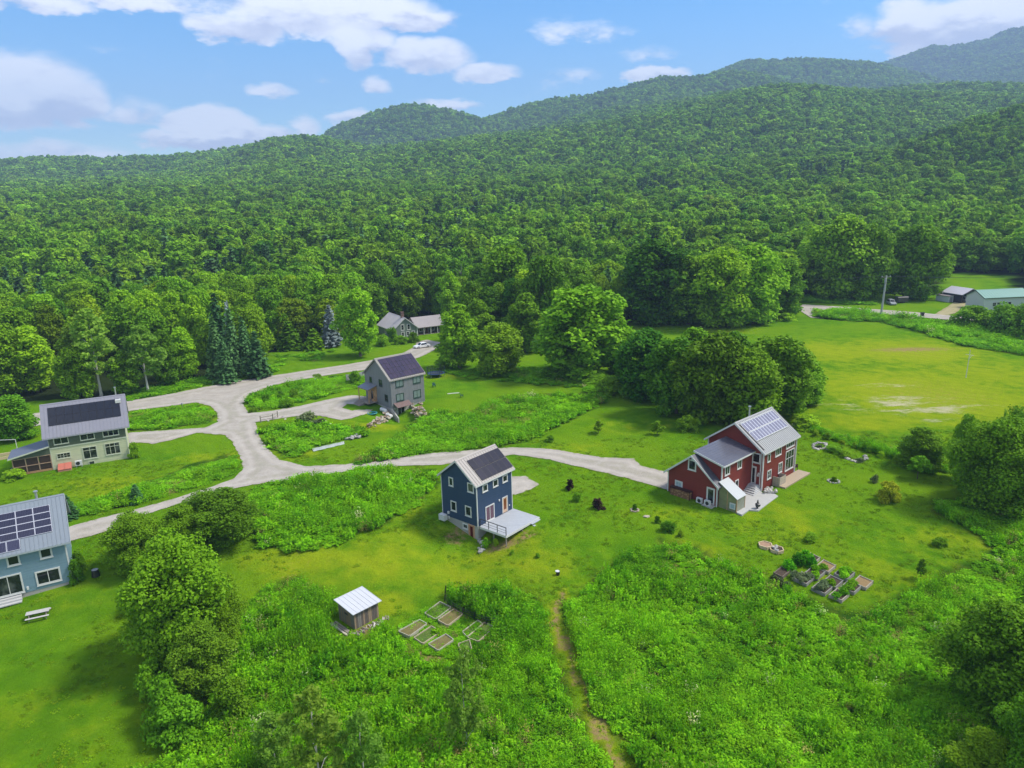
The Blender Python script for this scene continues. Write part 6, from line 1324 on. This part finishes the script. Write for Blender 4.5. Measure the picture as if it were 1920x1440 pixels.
for a in [(443, 705, 575, 38, 'blue-green spruce second in the roadside row'), (412, 712, 590, 44, 'dark slim spruce at the left of the roadside row'), (465, 702, 590, 40, 'spruce fourth from the left in the roadside row'), (486, 708, 618, 44, 'shortest spruce at the right end of the roadside row'), (425, 718, 625, 40, 'low dark spruce in front of the roadside row')]: ptree('spruce', *a, name='spruce_tree', cat='spruce', tone=(1.35, 1.35, 1.35), group='spruces along the upper road')
ptree('blue_spruce', 622, 650, 568, 38, 'pale blue spruce by the lawn left of the pear-shaped tree', name='blue_spruce', cat='spruce')
ptree('blue_spruce', 441, 702, 562, 30, 'pale blue spire rising above the roadside spruces', name='blue_spruce', cat='spruce', tone=(.75, .8, .8))
for a in [(545, 655, 600, 48, 'broad bright cedar bush on the lawn behind the road'), (502, 655, 605, 36, 'narrower cedar bush left of the broad one'), (590, 655, 615, 40, 'dark cedar bush beside the pale blue spruce')]: ptree('cedar', *a, name='cedar_bush', cat='cedar', tone=MD_)
ptree('spruce', 130, 972, 925, 36, 'small dark young spruce beside the light blue house roof', name='spruce_tree', cat='spruce', tone=(1.0, 1.2, 1.1)); ptree('spruce', 257, 942, 906, 28, 'small dark young spruce on the bank above the drive', name='spruce_tree', cat='spruce', tone=(1., 1.2, 1.1))
SH = [
 (1122, 812, 786, 24, 'small_tree', 'left of two small bright trees on the lawn beyond the road', BR_), (1232, 815, 787, 28, 'small_tree', 'right of two small bright trees on the lawn beyond the road', BR_), (1032, 828, 815, 18, 'shrub', 'small dark round bush beside the gravel road', DK_),
 (1068, 918, 896, 20, 'purple', 'leftmost dark purple shrub on the lawn right of the blue house', (1, 1, 1)), (1083, 940, 922, 18, 'shrub', 'small green shrub between two purple ones', MD_), (1122, 954, 932, 24, 'purple', 'rightmost dark purple shrub on the lawn right of the blue house', (1, 1, 1)),
 (1190, 955, 944, 11, 'shrub', 'tiny plant inside the straw-coloured ring', DK_), (1232, 980, 966, 12, 'shrub', 'tiny dark shrub left of the meadow corner', DK_), (1253, 996, 974, 26, 'shrub', 'green bush at the top corner of the big meadow', MD_), (1276, 1006, 994, 13, 'shrub', 'little bush right of the meadow corner bush', MD_),
 (1519, 1013, 997, 28, 'shrub', 'low dark bush on the lawn above the raised beds', DK_), (1762, 1022, 1005, 28, 'shrub', 'low dark bush on the lawn near the right weeds', DK_), (1563, 903, 893, 12, 'shrub', 'small plant inside the stone ring', DK_), (1666, 940, 900, 46, 'shrub', 'twiggy brownish shrub on the lawn beyond the red house', (1.5, .9, 1.1)),
 (1720, 898, 850, 34, 'small_tree', 'bushy round shrub in front of the small dark tree', (1, 1.1, 1)), (1726, 1085, 1045, 20, 'small_tree', 'thin newly planted sapling on the lawn right of the raised beds', (1.1, 1., .9)),
 (1530, 818, 804, 16, 'shrub', 'first clipped shrub in the hedge row beyond the red house', MD_), (1551, 824, 810, 16, 'shrub', 'second clipped shrub in the hedge row beyond the red house', DK_), (1578, 838, 824, 12, 'small_tree', 'little tree over the stone-edged flower bed', BR_), (1602, 840, 828, 10, 'shrub', 'third shrub in the hedge row, a thin upright one', DK_), (1629, 848, 832, 13, 'shrub', 'upright dark shrub halfway along the hedge row', DK_), (1652, 858, 845, 13, 'shrub', 'bright low shrub along the hedge row', BR_), (1681, 868, 852, 18, 'shrub', 'wide shrub near the far end of the hedge row', MD_),
 (1565, 848, 834, 34, 'shrub', 'dense dark bush filling the stone-edged flower bed', DK_), (1585, 856, 842, 26, 'shrub', 'second dark bush in the stone-edged flower bed', DK_), (1612, 866, 858, 20, 'herb', 'low silver plants at the near end of the flower bed', (1, 1, 1)), (1536, 840, 834, 16, 'herb', 'low silver plants at the house end of the flower bed', (1, 1, 1)),
 (377, 900, 875, 26, 'shrub', 'small dark bush at the roadside island corner', DK_), (500, 757, 738, 24, 'shrub', 'left of three dark bushes on the road verge', DK_), (526, 750, 730, 20, 'shrub', 'middle of three dark bushes on the road verge', DK_), (552, 748, 727, 22, 'shrub', 'right of three dark bushes on the road verge', DK_), (475, 772, 762, 16, 'shrub', 'little bush at the drive mouth on the verge', MD_), (538, 762, 745, 30, 'shrub', 'bright bush below the three dark ones', (1.1, 1.2, 1)),
 (575, 792, 772, 44, 'herb', 'silvery flowering bush in the planting by the grey house drive', (1.1, 1.1, 1.2)), (600, 796, 784, 26, 'herb', 'lower silvery plant beside the flowering bush', (1, 1, 1)), (666, 718, 694, 30, 'shrub', 'round green bush over the pale grey fence', MD_), (595, 712, 700, 18, 'shrub', 'thin roadside bush on the verge by the mailbox post', BR_),
 (146, 1090, 1045, 30, 'shrub', 'tall shrub against the right wall of the light blue house', (.9, 1, .95)), (150, 1068, 1030, 26, 'shrub', 'leafy shrub behind the right corner of the light blue house', MD_), (254, 858, 828, 22, 'shrub', 'bushy shrub at the right corner of the cream house', DK_), (28, 898, 878, 44, 'shrub', 'low sprawling bush below the porch stair', MD_),
 (1640, 905, 890, 16, 'herb', 'pale patch of low plants on the lawn beyond the red house', (1, 1, .8)), (930, 1022, 1008, 12, 'shrub', 'small plant under the right front of the grey deck', BR_), (912, 1026, 1008, 18, 'lush', 'bright weed clump below the grey deck', (1, 1, 1)), (960, 1038, 1030, 10, 'shrub', 'little tuft on the bare bank below the deck', MD_), (1008, 1045, 1036, 10, 'shrub', 'little tuft on the lawn below the deck steps', DK_),
 (310, 1360, 1262, 90, 'shrub', 'thick dark bush under the olive willow-like tree', (.8, .95, .85)), (345, 1385, 1300, 95, 'shrub', 'dark bush at the lawn edge near the bottom left', (.82, .95, .85)), (290, 1300, 1225, 60, 'shrub', 'bush at the left foot of the tall bright tree', DK_), (440, 1345, 1265, 80, 'shrub', 'leafy bush right of the olive willow-like tree', MD_), (270, 1140, 1080, 60, 'shrub', 'shaded bush left of the tall bright tree', DK_),
 (735, 640, 612, 24, 'shrub', 'bush at the left corner of the farmhouse', MD_), (752, 645, 627, 26, 'shrub', 'round bush before the farmhouse gable', (1.1, 1.1, .9)), (775, 642, 622, 22, 'shrub', 'dark bush at the farmhouse porch corner', DK_), (718, 648, 625, 28, 'shrub', 'pale flowering bush left of the farmhouse', (1.2, 1.15, 1.2)), (835, 690, 664, 40, 'shrub', 'grey-green bush beside the farmhouse drive', MD_), (838, 658, 630, 36, 'shrub', 'bush at the right end of the farmhouse porch', MD_),
 (1820, 612, 570, 80, 'shrub', 'big rounded bush before the white outbuilding', MD_), (1885, 622, 565, 80, 'shrub', 'dark bush before the green-roofed outbuilding', DK_), (1930, 630, 560, 90, 'shrub', 'dark bush cut by the right edge at the far road', DK_), (1770, 560, 540, 20, 'shrub', 'small bush left of the lean-to shed', DK_), (1735, 566, 548, 14, 'small_tree', 'small dark tree on the far lawn by the barn', DK_),
 (1150, 740, 700, 60, 'shrub', 'bright leafy bush between the maple and the dark clump', BR_), (1290, 808, 775, 40, 'shrub', 'bright leafy branch low on the front of the dark clump', BR_), (1510, 800, 775, 60, 'shrub', 'bright bush behind the red house roof corner', BR_), (1690, 545, 512, 34, 'shrub', 'yellow-green bush under the round tree by the pole', (1.8, 1.5, .9)), (820, 1190, 1178, 30, 'lush', 'yellow-green plant in the broken bed frame', (1.2, 1.05, .8)),
 (1105, 712, 690, 90, 'shrub', 'leafy undergrowth at the foot of the big maple', MD_), (1050, 712, 680, 60, 'shrub', 'dark undergrowth at the left foot of the big maple', DK_), (1475, 600, 585, 40, 'shrub', 'bush at the road corner under the great grove', MD_)]
for (X, Yb, Yt, wp, kd, lb, tone) in SH:
    nm = {'small_tree': ('young_tree', 'tree'), 'purple': ('purple_shrub', 'shrub'), 'herb': ('garden_plant', 'plant'), 'lush': ('garden_plant', 'plant')}.get(kd, ('shrub', 'shrub'))
    o = ptree(kd, X, Yb, Yt, wp, lb, name=nm[0], cat=nm[1], tone=tone)
d_ = ray(1325, 400); PALE = (540 * d_[0] / d_[1], 540.0); tree('mid_dome', *PALE, 20, 15, 'pale cream-topped tree standing out of the forest above the great grove', tone=(1.9, 1.35, 5.0))
for (X, Yb, Yt, lb) in ((866, 585, 492, 'bare grey dead tree at the forest edge above the pale rounded tree'), (1545, 560, 430, 'bare grey trunk leaning among the trees left of the utility pole'), (250, 640, 560, 'bare pale dead tree above the birches')):
    P = at(X, Yb); d_ = ray(X, Yt); h0 = CAM_H + P.y * d_[2] / d_[1] - P.z; r_0 = random.Random(X); tg = [(r_0.uniform(-2.2, 2.2), r_0.uniform(-2.2, 2.2), h0 * r_0.uniform(.5, 1.0)) for _ in range(12)]
    e = empty('dead_tree', P, 0, lb, 'dead tree'); link(bpy.data.objects.new('trunk', trunk_mesh('trunk', X, h0 / .85, 3, 3, mat('bleached_dead_wood', (.36, .33, .29), .8), .26, tg, 12)), e)
# vegetables inside the raised beds
k = 0
VEG = ['leafy vegetables growing in a raised bed by the red house lawn']
for (cs, pl), (cx, cy, w_, d_, mi, lb, fl, _p) in zip(BEDS, RB):
    if pl <= .05: continue
    c_ = sum(cs, Vector()) / 4; kd = 'herb' if 'herb' in lb or 'overgrown' in lb else 'lush'; nn = min(3, max(1, int(round(pl * 2.2))))
    for i in range(nn):
        q = c_ + (cs[1] - cs[0]) * (i / max(1, nn - 1) - .5) * .62 + (cs[3] - cs[0]) * random.uniform(-.2, .2)
        e = tree(kd, q.x, q.y, random.uniform(.5, .8), 1.25, ({1: ['leafy'], 2: ['left', 'right'], 3: ['left', 'middle', 'right']}[nn][i]) + ' plant clump in the ' + ' '.join(lb.split()[:10]), name='vegetable_plant', cat='plant', group='vegetables in the raised beds', sink=-.28)
for (X, Y, s_, lb) in ((1497, 1058, 2.0, 'largest feathery bright clump at the top of the vegetable beds'), (1510, 1050, 1.9, 'feathery bright clump touching the raised bed nearest the house'), (1478, 1068, 1.8, 'feathery bright clump beside the dark low raised bed'), (1522, 1062, 1.3, 'smallest feathery clump next to the straw-filled bed')): P = at(X, Y); tree('lush', P.x, P.y, 1.25, s_, lb, name='feathery_plant', cat='plant', group='feathery plants in the vegetable garden', tone=(.6, .85, .8))
for (X, Y, s_, lb) in ((1490, 1085, 1.3, 'grey-green herb clump between two beds on the meadow side'), (1450, 1092, 1.2, 'first small herb clump below the dark low bed'), (1463, 1098, 1.2, 'middle small herb clump below the vegetable beds'), (1475, 1104, 1.1, 'last small herb clump before the meadow edge')): P = at(X, Y); tree('herb', P.x, P.y, .9, s_, lb, name='herb_clump', cat='plant', group='herb clumps below the vegetable beds')

# ================================================================ FOREST
def edge_y(X): return np.interp(X, EDGE_X, EDGE_Y)
pts = []
y = 185.0
while y < 5200:
    sp = float(np.interp(y, [180, 330, 600, 900, 1500, 3000, 5200], [8.0, 9.2, 10.5, 12, 15, 21, 29])); half = 0.86 * y + 60
    n = int(2 * half / sp); x = -half + sp * (np.arange(n) + RNG.uniform(-.42, .42, n)) + (sp * .5); yy = y + sp * RNG.uniform(-.40, .40, n)
    pts.append(np.stack([x, yy, np.full(n, sp)], 1)); y += sp * .88
pts = np.concatenate(pts); zz = gz(pts[:, 0], pts[:, 1]); P3 = np.stack([pts[:, 0], pts[:, 1], zz], 1)
dd = P3 - np.array([0, 0, CAM_H]); kk = dd @ _F; px_ = 960 + CAM_F * (dd @ _R) / kk; py_ = 720 - CAM_F * (dd @ _U) / kk
ok = (py_ < edge_y(px_) - 2) | ((np.abs(pts[:, 0]) > .80 * pts[:, 1] + 10))
tr = np.array(TREES)
for (a, b_, r_) in TREES:
    if b_ > 130: ok &= ~(((pts[:, 0] - a) ** 2 + (pts[:, 1] - b_) ** 2) < (max(3.5, r_ * .62)) ** 2)
ok &= ~((np.abs(pts[:, 0] + 30) < 24) & (np.abs(pts[:, 1] - 225) < 15)); ok &= ~((pts[:, 0] > 145) & (pts[:, 0] < 225) & (pts[:, 1] > 215) & (pts[:, 1] < 300) & (py_ > 515))
# hidden far slopes: keep what a nearby viewpoint could see
az_ = np.arctan2(pts[:, 0], pts[:, 1]); el_ = np.arctan2(zz + 16 - CAM_H, np.hypot(pts[:, 0], pts[:, 1])); order = np.argsort(pts[:, 1]); bins = ((az_ + 1.2) / .006).astype(int); mx = np.full(bins.max() + 2, -9.)
for i in order:
    b_ = bins[i]
    if el_[i] < mx[b_] - .012: ok[i] = False
    elif el_[i] - .010 > mx[b_]: mx[b_] = el_[i] - .010
pts = pts[ok]; zz = zz[ok]; px_ = px_[ok]; py_ = py_[ok]; az_ = az_[ok]
dist = np.hypot(pts[:, 0], pts[:, 1]); inview = (px_ > -30) & (px_ < 1950) & (py_ > 0)
idx = np.argsort(np.where(inview, dist, 1e9)); N_IND = 235; ind = idx[:N_IND]; rest = np.setdiff1d(np.arange(len(pts)), ind)
def where_lbl(X):
    for lim, s_ in ((70, 'behind the bright trees at the left edge'), (150, 'left of the white-trunked birch'), (235, 'above the white-trunked birch'), (320, 'above the second birch'), (400, 'behind the bright oval tree'), (470, 'above the roadside spruces'), (560, 'behind the cedar bushes'), (640, 'above the pale blue spruce'), (710, 'behind the pear-shaped tree'), (780, 'above the farmhouse gable'), (850, 'behind the farmhouse porch wing'),
                    (950, 'above the pale yellow-green tree'), (1050, 'left of the big maple top'), (1130, 'above the big maple'), (1200, 'right of the big maple top'), (1350, 'behind the left of the great grove'), (1500, 'behind the right of the great grove'), (1620, 'above the far road corner'), (1700, 'behind the utility pole'), (1800, 'above the barn lawn')):
        if X < lim: return s_
    return 'behind the green-roofed outbuilding'
USED = {}
tones = [(DK_, 'dark green'), (MD_, 'mid green'), ((1, 1.02, .95), 'fresh green'), (BR_, 'bright green'), (OL_, 'olive green')]
SPECS = []
for i in ind:
    tn, tl = random.choices(tones, (2, 4, 4, 3, 1))[0]; kd, kl = (('mid_dome', 'rounded'), ('mid_oval', 'oval'))[random.random() < .45]
    if random.random() < .05: kd, kl, tn, tl = 'spruce', 'pointed', (1, 1.1, 1.1), 'dark conifer'
    x, y = pts[i, 0], pts[i, 1]; h = random.uniform(14.0, 21.0); w_ = random.uniform(9.5, 15.0) if kd == 'mid_dome' else random.uniform(8.2, 11.5) if kd == 'mid_oval' else 6.5
    sz_ = ('towering ' if h > 19 else 'tall ' if h > 17.4 else 'lower ' if h < 15.6 else ''); SPECS.append((kd, x, y, h, w_, '%s%s %s forest tree %s' % (sz_, kl, tl, where_lbl(px_[i])), tn, px_[i]))
for sp_ in SPECS:
    same = sorted(q[7] for q in SPECS if q[5] == sp_[5]); k = same.index(sp_[7]); n = len(same)
    suf = '' if n == 1 else (', leftmost' if k == 0 else ', rightmost' if k == n - 1 else ', middle') + ' of %s' % {2: 'two', 3: 'three'}.get(n, '') if n < 4 else ''
    tree(*sp_[:5], sp_[5] + suf, name='forest_tree', cat='tree', tone=sp_[6], group='nearest trees of the forest')

def proto_obj(name, cm, tm=None):
    """one unlinked source mesh (crown and trunk joined) for scattering"""
    return bpy.data.objects.new(name, cm)
far_m = []
for i in range(6):
    kd = ('dome', 'oval', 'dome', 'oval', 'dome', 'dome')[i]; cm, tg = crown('forest_tree_source', 900 + i, 16, 5.8 if kd == 'dome' else 4.6, 1.0, kd, (30, 38, 24, 44, 34, 52)[i], 3600, .95, LEAF, lobe=(.42, .36, .46, .34, .40, .31)[i], jit=.7); far_m.append(proto_obj('forest_tree_source', cm))
far_m.append(proto_obj('forest_tree_source', spruce('forest_tree_source', 77, 17, 3.0, NEEDLE, whorls=12, per=9, size=1.25)))
vfar = []
for i in range(4):
    cm, tg = crown('distant_tree_source', 950 + i, 15, 6.0, 1.0, 'dome', 22, 460, 2.4, LEAF, lobe=.42, jit=.5); vfar.append(proto_obj('distant_tree_source', cm))

def scatter(name, P, rot, scl, idx, protos, label=None):
    me = bpy.data.meshes.new(name); me.vertices.add(len(P)); me.vertices.foreach_set('co', np.asarray(P, np.float32).ravel())
    a = me.attributes.new('rz', 'FLOAT', 'POINT'); a.data.foreach_set('value', np.asarray(rot, np.float32)); a = me.attributes.new('sc', 'FLOAT_VECTOR', 'POINT'); a.data.foreach_set('vector', np.asarray(scl, np.float32).ravel())
    a = me.attributes.new('pick', 'INT', 'POINT'); a.data.foreach_set('value', np.asarray(idx, np.int32)); o = link(bpy.data.objects.new(name, me))
    t = bpy.data.node_groups.new(name + '_nodes', 'GeometryNodeTree'); t.interface.new_socket('Geometry', in_out='INPUT', socket_type='NodeSocketGeometry'); t.interface.new_socket('Geometry', in_out='OUTPUT', socket_type='NodeSocketGeometry')
    N = t.nodes; L = t.links; gi = N.new('NodeGroupInput'); go = N.new('NodeGroupOutput'); j = N.new('GeometryNodeJoinGeometry')
    def na(nm, ty): n = N.new('GeometryNodeInputNamedAttribute'); n.data_type = ty; n.inputs[0].default_value = nm; return n.outputs[0]
    rz = na('rz', 'FLOAT'); sc = na('sc', 'FLOAT_VECTOR'); pk = na('pick', 'INT'); cx = N.new('ShaderNodeCombineXYZ'); L.new(rz, cx.inputs[2])
    for k, p in enumerate(protos):
        oi = N.new('GeometryNodeObjectInfo'); oi.inputs[0].default_value = p; oi.inputs[1].default_value = True
        cmp = N.new('FunctionNodeCompare'); cmp.data_type = 'INT'; cmp.operation = 'EQUAL'; L.new(pk, cmp.inputs[2]); cmp.inputs[3].default_value = k
        ip = N.new('GeometryNodeInstanceOnPoints'); L.new(gi.outputs[0], ip.inputs['Points']); L.new(cmp.outputs[0], ip.inputs['Selection']); L.new(oi.outputs['Geometry'], ip.inputs['Instance']); L.new(cx.outputs[0], ip.inputs['Rotation']); L.new(sc, ip.inputs['Scale']); L.new(ip.outputs[0], j.inputs[0])
    L.new(j.outputs[0], go.inputs[0]); md = o.modifiers.new('scatter', 'NODES'); md.node_group = t; tag(o, label, kind='stuff'); return o
near_r = rest[pts[rest, 1] < 950]; far_r = rest[pts[rest, 1] >= 950]
n = len(near_r); s_ = (.68 + .62 * RNG.random(n) ** 1.6 + .45 * (RNG.random(n) < .10)) * (pts[near_r, 2] / 8.6) ** .9; sc = np.stack([s_ * RNG.uniform(.9, 1.15, n), s_ * RNG.uniform(.9, 1.15, n), RNG.uniform(.78, 1.30, n)], 1)
pk = RNG.integers(0, 6, n); stand = vnoise(pts[near_r, 0], pts[near_r, 1], 90, 8); con = RNG.random(n) < np.clip((stand - .72) * 1.6, .008, .4); pk[con] = 6
scatter('forest_canopy', np.stack([pts[near_r, 0], pts[near_r, 1], zz[near_r] - .5], 1), RNG.uniform(0, 6.28, n), sc, pk, far_m, 'unbroken broadleaf forest canopy climbing from the clearing towards the ridges')
n = len(far_r); s_ = RNG.uniform(.60, 1.25, n) * (pts[far_r, 2] / 10.4); sc = np.stack([s_, s_, RNG.uniform(.8, 1.25, n) * np.clip(pts[far_r, 2] / 12, 1, 1.8)], 1)
scatter('mountain_forest', np.stack([pts[far_r, 0], pts[far_r, 1], zz[far_r] - 2.0], 1), RNG.uniform(0, 6.28, n), sc, RNG.integers(0, 4, n), vfar, 'distant forest covering the ridges and mountains')
print('forest instances', len(near_r), len(far_r))

# ================================================================ WEEDS AND GRASS
def weed_mesh(seed, n=46, h=.75, R=.5, m=WEEDM, w0=.13):
    r = np.random.default_rng(seed); az = r.uniform(0, 6.28, n); rr = R * np.sqrt(r.random(n)); base = np.stack([rr * np.cos(az), rr * np.sin(az), np.zeros(n)], 1); ht = h * r.uniform(.45, 1.1, n); lean = r.normal(size=(n, 2)) * .28
    V = []; T = []
    for lv, (u, s) in enumerate(((1.0, 1.0), (.72, 1.1), (.45, 1.0))):
        p = base + np.stack([lean[:, 0] * ht * u, lean[:, 1] * ht * u, ht * u], 1); nn = np.stack([lean[:, 0], lean[:, 1], np.full(n, 1.0)], 1) + r.normal(size=(n, 3)) * .55; nn /= np.linalg.norm(nn, axis=1)[:, None]
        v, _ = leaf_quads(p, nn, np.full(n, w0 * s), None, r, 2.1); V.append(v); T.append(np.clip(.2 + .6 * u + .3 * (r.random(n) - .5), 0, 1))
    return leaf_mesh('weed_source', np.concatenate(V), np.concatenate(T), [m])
def grassy_mesh(seed, n=60, h=1.0, R=.45, m=WEEDM):
    r = np.random.default_rng(seed); az = r.uniform(0, 6.28, n); rr = R * np.sqrt(r.random(n)); b0 = np.stack([rr * np.cos(az), rr * np.sin(az), np.zeros(n)], 1); ht = h * r.uniform(.5, 1.1, n); d = r.normal(size=(n, 2)) * .35; w_ = .035
    s = np.stack([np.cos(az + 1.3), np.sin(az + 1.3), np.zeros(n)], 1) * w_; mid = b0 + np.stack([d[:, 0] * ht * .3, d[:, 1] * ht * .3, ht * .62], 1); tip = b0 + np.stack([d[:, 0] * ht, d[:, 1] * ht, ht * .92], 1)
    V = np.stack([b0 - s, mid - s * .9, tip, mid + s * 1.2], 1).reshape(-1, 3); return leaf_mesh('grass_source', V, np.clip(.4 + .5 * r.random(n), 0, 1), [m])
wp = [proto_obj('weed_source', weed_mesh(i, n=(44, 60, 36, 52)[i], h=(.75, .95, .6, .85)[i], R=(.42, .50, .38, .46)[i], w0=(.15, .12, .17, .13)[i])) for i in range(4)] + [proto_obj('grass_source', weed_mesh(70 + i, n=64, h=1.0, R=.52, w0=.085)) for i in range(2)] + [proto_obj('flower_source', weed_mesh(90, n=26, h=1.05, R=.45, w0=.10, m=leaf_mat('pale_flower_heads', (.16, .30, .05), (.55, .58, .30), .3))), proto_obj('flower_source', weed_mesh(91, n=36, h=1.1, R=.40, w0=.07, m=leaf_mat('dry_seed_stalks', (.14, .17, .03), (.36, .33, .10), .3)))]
LBL = {'right': 'dense bright weeds filling the large meadow right of the mown path', 'middle': 'dense bright weeds round the old beds left of the mown path', 'road_side': 'tall bright weeds between the gravel road and the blue house lawn', 'bank': 'tall weeds on the bank between the grey house lawn and the road', 'island': 'rough grass on the road island by the cream house', 'verge': 'rough weeds on the verge between the road and the grey house drive',
       'garden': 'overgrown planting below the grey house drive', 'drive_side': 'rough weeds along the drive to the light blue house', 'far_bank': 'weedy hedge bank along the far road'}
def fill(name, poly, spacing, hs, label, protos=wp, nmask=None, col=1.0, edge=None):
    a = np.array(poly); x0, y0 = a.min(0); x1, y1 = a.max(0); y0 = max(y0, 38.0)
    X, Y = np.meshgrid(np.arange(x0, x1, spacing), np.arange(y0, y1, spacing)); X = X.ravel() + RNG.uniform(-.5, .5, X.size) * spacing; Y = Y.ravel() + RNG.uniform(-.5, .5, Y.size) * spacing
    jx = X + 1.3 * (vnoise(X, Y, 2.2, 31) - .5); jy = Y + 1.3 * (vnoise(X, Y, 2.2, 32) - .5); k = inside(jx, jy, poly); k &= np.abs(X) < .80 * Y + 12
    if edge is not None:
        Z = gz(X, Y) + .75 * hs; q_ = np.stack([X, Y, Z], 1) - np.array([0, 0, CAM_H]); kf = q_ @ _F; k &= inside(960 + CAM_F * (q_ @ _R) / kf, 720 - CAM_F * (q_ @ _U) / kf, edge)
    X, Y = X[k], Y[k]; n = len(X); f = .35 * vnoise(X, Y, 7, 41) + .40 * vnoise(X, Y, 2.6, 42) + .25 * vnoise(X, Y, 14, 43)
    if nmask is not None: k = f > nmask; X, Y, f = X[k], Y[k], f[k]; n = len(X)
    hh = hs * (.25 + 1.9 * np.clip((f - .2) * 1.4, 0, 1.2) ** 1.2) * RNG.uniform(.55, 1.5, n); ws = RNG.uniform(.60, 1.35, n) * spacing / .62; pk = np.where(vnoise(X, Y, 5, 44) > .62, RNG.integers(4, 6, n), RNG.integers(0, 4, n)); rr_ = RNG.random(n); pk = np.where(rr_ < .004 + .03 * (vnoise(X, Y, 4, 45) > .85), 6, pk); pk = np.where((rr_ > .985 - .07 * (vnoise(X, Y, 9, 46) > .72)), 7, pk)
    return scatter(name, np.stack([X, Y, gz(X, Y) - .03], 1), RNG.uniform(0, 6.28, n), np.stack([ws, ws, hh], 1), pk, protos, label), n
tot = 0
for k_, poly in WW.items():
    yc = np.mean([p[1] for p in poly]); sp = .56 if yc < 75 else .72 if yc < 120 else .95; hs = {'island': .55, 'verge': .8, 'garden': .9, 'drive_side': .8, 'far_bank': 1.3, 'bank': 1.0, 'road_side': .9}.get(k_, 1.05)
    if k_ == 'far_bank': sp = 1.3
    o, n = fill('tall_weeds', poly, sp, hs, LBL[k_], edge=WEEDS[k_]); tot += n
o, n = fill('tall_weeds', wpoly([(745, 1190), (800, 1150), (840, 1135), (870, 1155), (930, 1175), (905, 1215), (860, 1235), (800, 1235)]), .34, .20, 'low weeds creeping through the abandoned bed frames', nmask=.57); tot += n
# clipped hedge line behind the red house, and field-side rough strip
def strip(a_px, w_):
    P_ = [at(*p) for p in a_px]; L_, R_2 = [], []
    for i, p in enumerate(P_):
        d_ = (P_[min(i + 1, len(P_) - 1)] - P_[max(i - 1, 0)]); n_ = Vector((-d_.y, d_.x)).normalized() * w_ / 2; L_.append((p.x + n_.x, p.y + n_.y)); R_2.append((p.x - n_.x, p.y - n_.y))
    return L_ + R_2[::-1]
o, n = fill('garden_hedge', strip([(1490, 798), (1540, 812), (1590, 830), (1640, 848), (1700, 868), (1750, 890)], 1.7), .42, 1.15, 'low bright hedge line dividing the red house lawn from the field'); tot += n
o, n = fill('tall_weeds', strip([(1500, 795), (1560, 815), (1640, 836), (1690, 850), (1780, 890)], 1.3), .5, .9, 'rough strip on the field side of the garden hedge'); tot += n
o, n = fill('tall_weeds', wpoly([(825, 690), (890, 688), (1000, 692), (1110, 700), (1180, 720), (1150, 745), (1050, 725), (960, 715), (870, 712)]), .95, .55, 'rough grass along the forest edge behind the grey house', nmask=.45); tot += n
o, n = fill('tall_weeds', wpoly([(240, 752), (330, 735), (430, 712), (520, 697), (505, 690), (400, 708), (240, 738)]), .9, .7, 'shaded undergrowth strip between the birches and the upper road'); tot += n
o, n = fill('tall_weeds', wpoly([(515, 690), (660, 668), (620, 655), (560, 652), (520, 662)]), .9, .35, 'rough lawn below the cedar bushes', nmask=.62); tot += n
o, n = fill('tall_weeds', wpoly([(1450, 565), (1640, 572), (1640, 555), (1500, 553)]), 1.6, .8, 'shaded grass strip along the far road'); tot += n
# short grass tufts over the mown lawn near the camera
gp = [proto_obj('grass_source', weed_mesh(60 + i, n=18, h=.09, R=.32, w0=.075, m=leaf_mat('lawn_grass_blades%d' % i, (.10, .24, .006), (.20, .34, .010), .4, locs=.03))) for i in range(2)]
X, Y = np.meshgrid(np.arange(-75, 85, .55), np.arange(44, 118, .55)); X = X.ravel() + RNG.uniform(-.27, .27, X.size); Y = Y.ravel() + RNG.uniform(-.27, .27, Y.size)
k = np.abs(X) < .76 * Y + 4
for p in [ROAD, PAD] + [WW[q_] for q_ in ('right', 'middle', 'road_side', 'bank', 'drive_side', 'island')]: k &= ~inside(X, Y, p)
for Hh, (a0, a1, b0, b1) in ((BLUE, (-1, 9, -5, 8)), (REDH, (-9.5, 12, -3, 10)), (LBLUE, (-1, 14, -.5, 10)), (SHED, (-1, 4, -1.5, 4)), (CREAM, (-6, 12, -.3, 10))):
    u = (X - Hh.x) * Hh.X[0] + (Y - Hh.y) * Hh.X[1]; v = (X - Hh.x) * Hh.Y[0] + (Y - Hh.y) * Hh.Y[1]; k &= ~((u > a0) & (u < a1) & (v > b0) & (v < b1))
f = .5 * vnoise(X, Y, 3.1, 51) + .5 * vnoise(X, Y, 9, 52); k &= RNG.random(len(X)) < np.clip((f - .35) * 1.6, .02, .6)
X, Y = X[k], Y[k]; n = len(X); s_ = RNG.uniform(.7, 1.4, n)
scatter('mown_grass', np.stack([X, Y, gz(X, Y) - .01], 1), RNG.uniform(0, 6.28, n), np.stack([s_, s_, s_ * RNG.uniform(.4, .9, n)], 1), RNG.integers(0, 2, n), gp, 'short mown lawn grass')
print('weeds', tot, 'tufts', n)

# ================================================================ HAZE
hb_ = MB(); hb_.box(-8200, 8200, -420, 8000, float(GZ.min()) - 1.0, max(float(GZ.max()) + 40, 200.0)); hz = hb_.build('haze', [])
hm = bpy.data.materials.new('thin_summer_air'); hm.use_nodes = True; t = NT(hm.node_tree); t.n.clear(); ou = t.add('ShaderNodeOutputMaterial'); pv = t.add('ShaderNodeVolumePrincipled')
pv.inputs['Color'].default_value = (.48, .68, 1.0, 1); pv.inputs['Density'].default_value = 0.00017; pv.inputs['Anisotropy'].default_value = 0.0; t.l.new(pv.outputs[0], ou.inputs['Volume']); hz.data.materials.append(hm); tag(hz, kind='stuff')
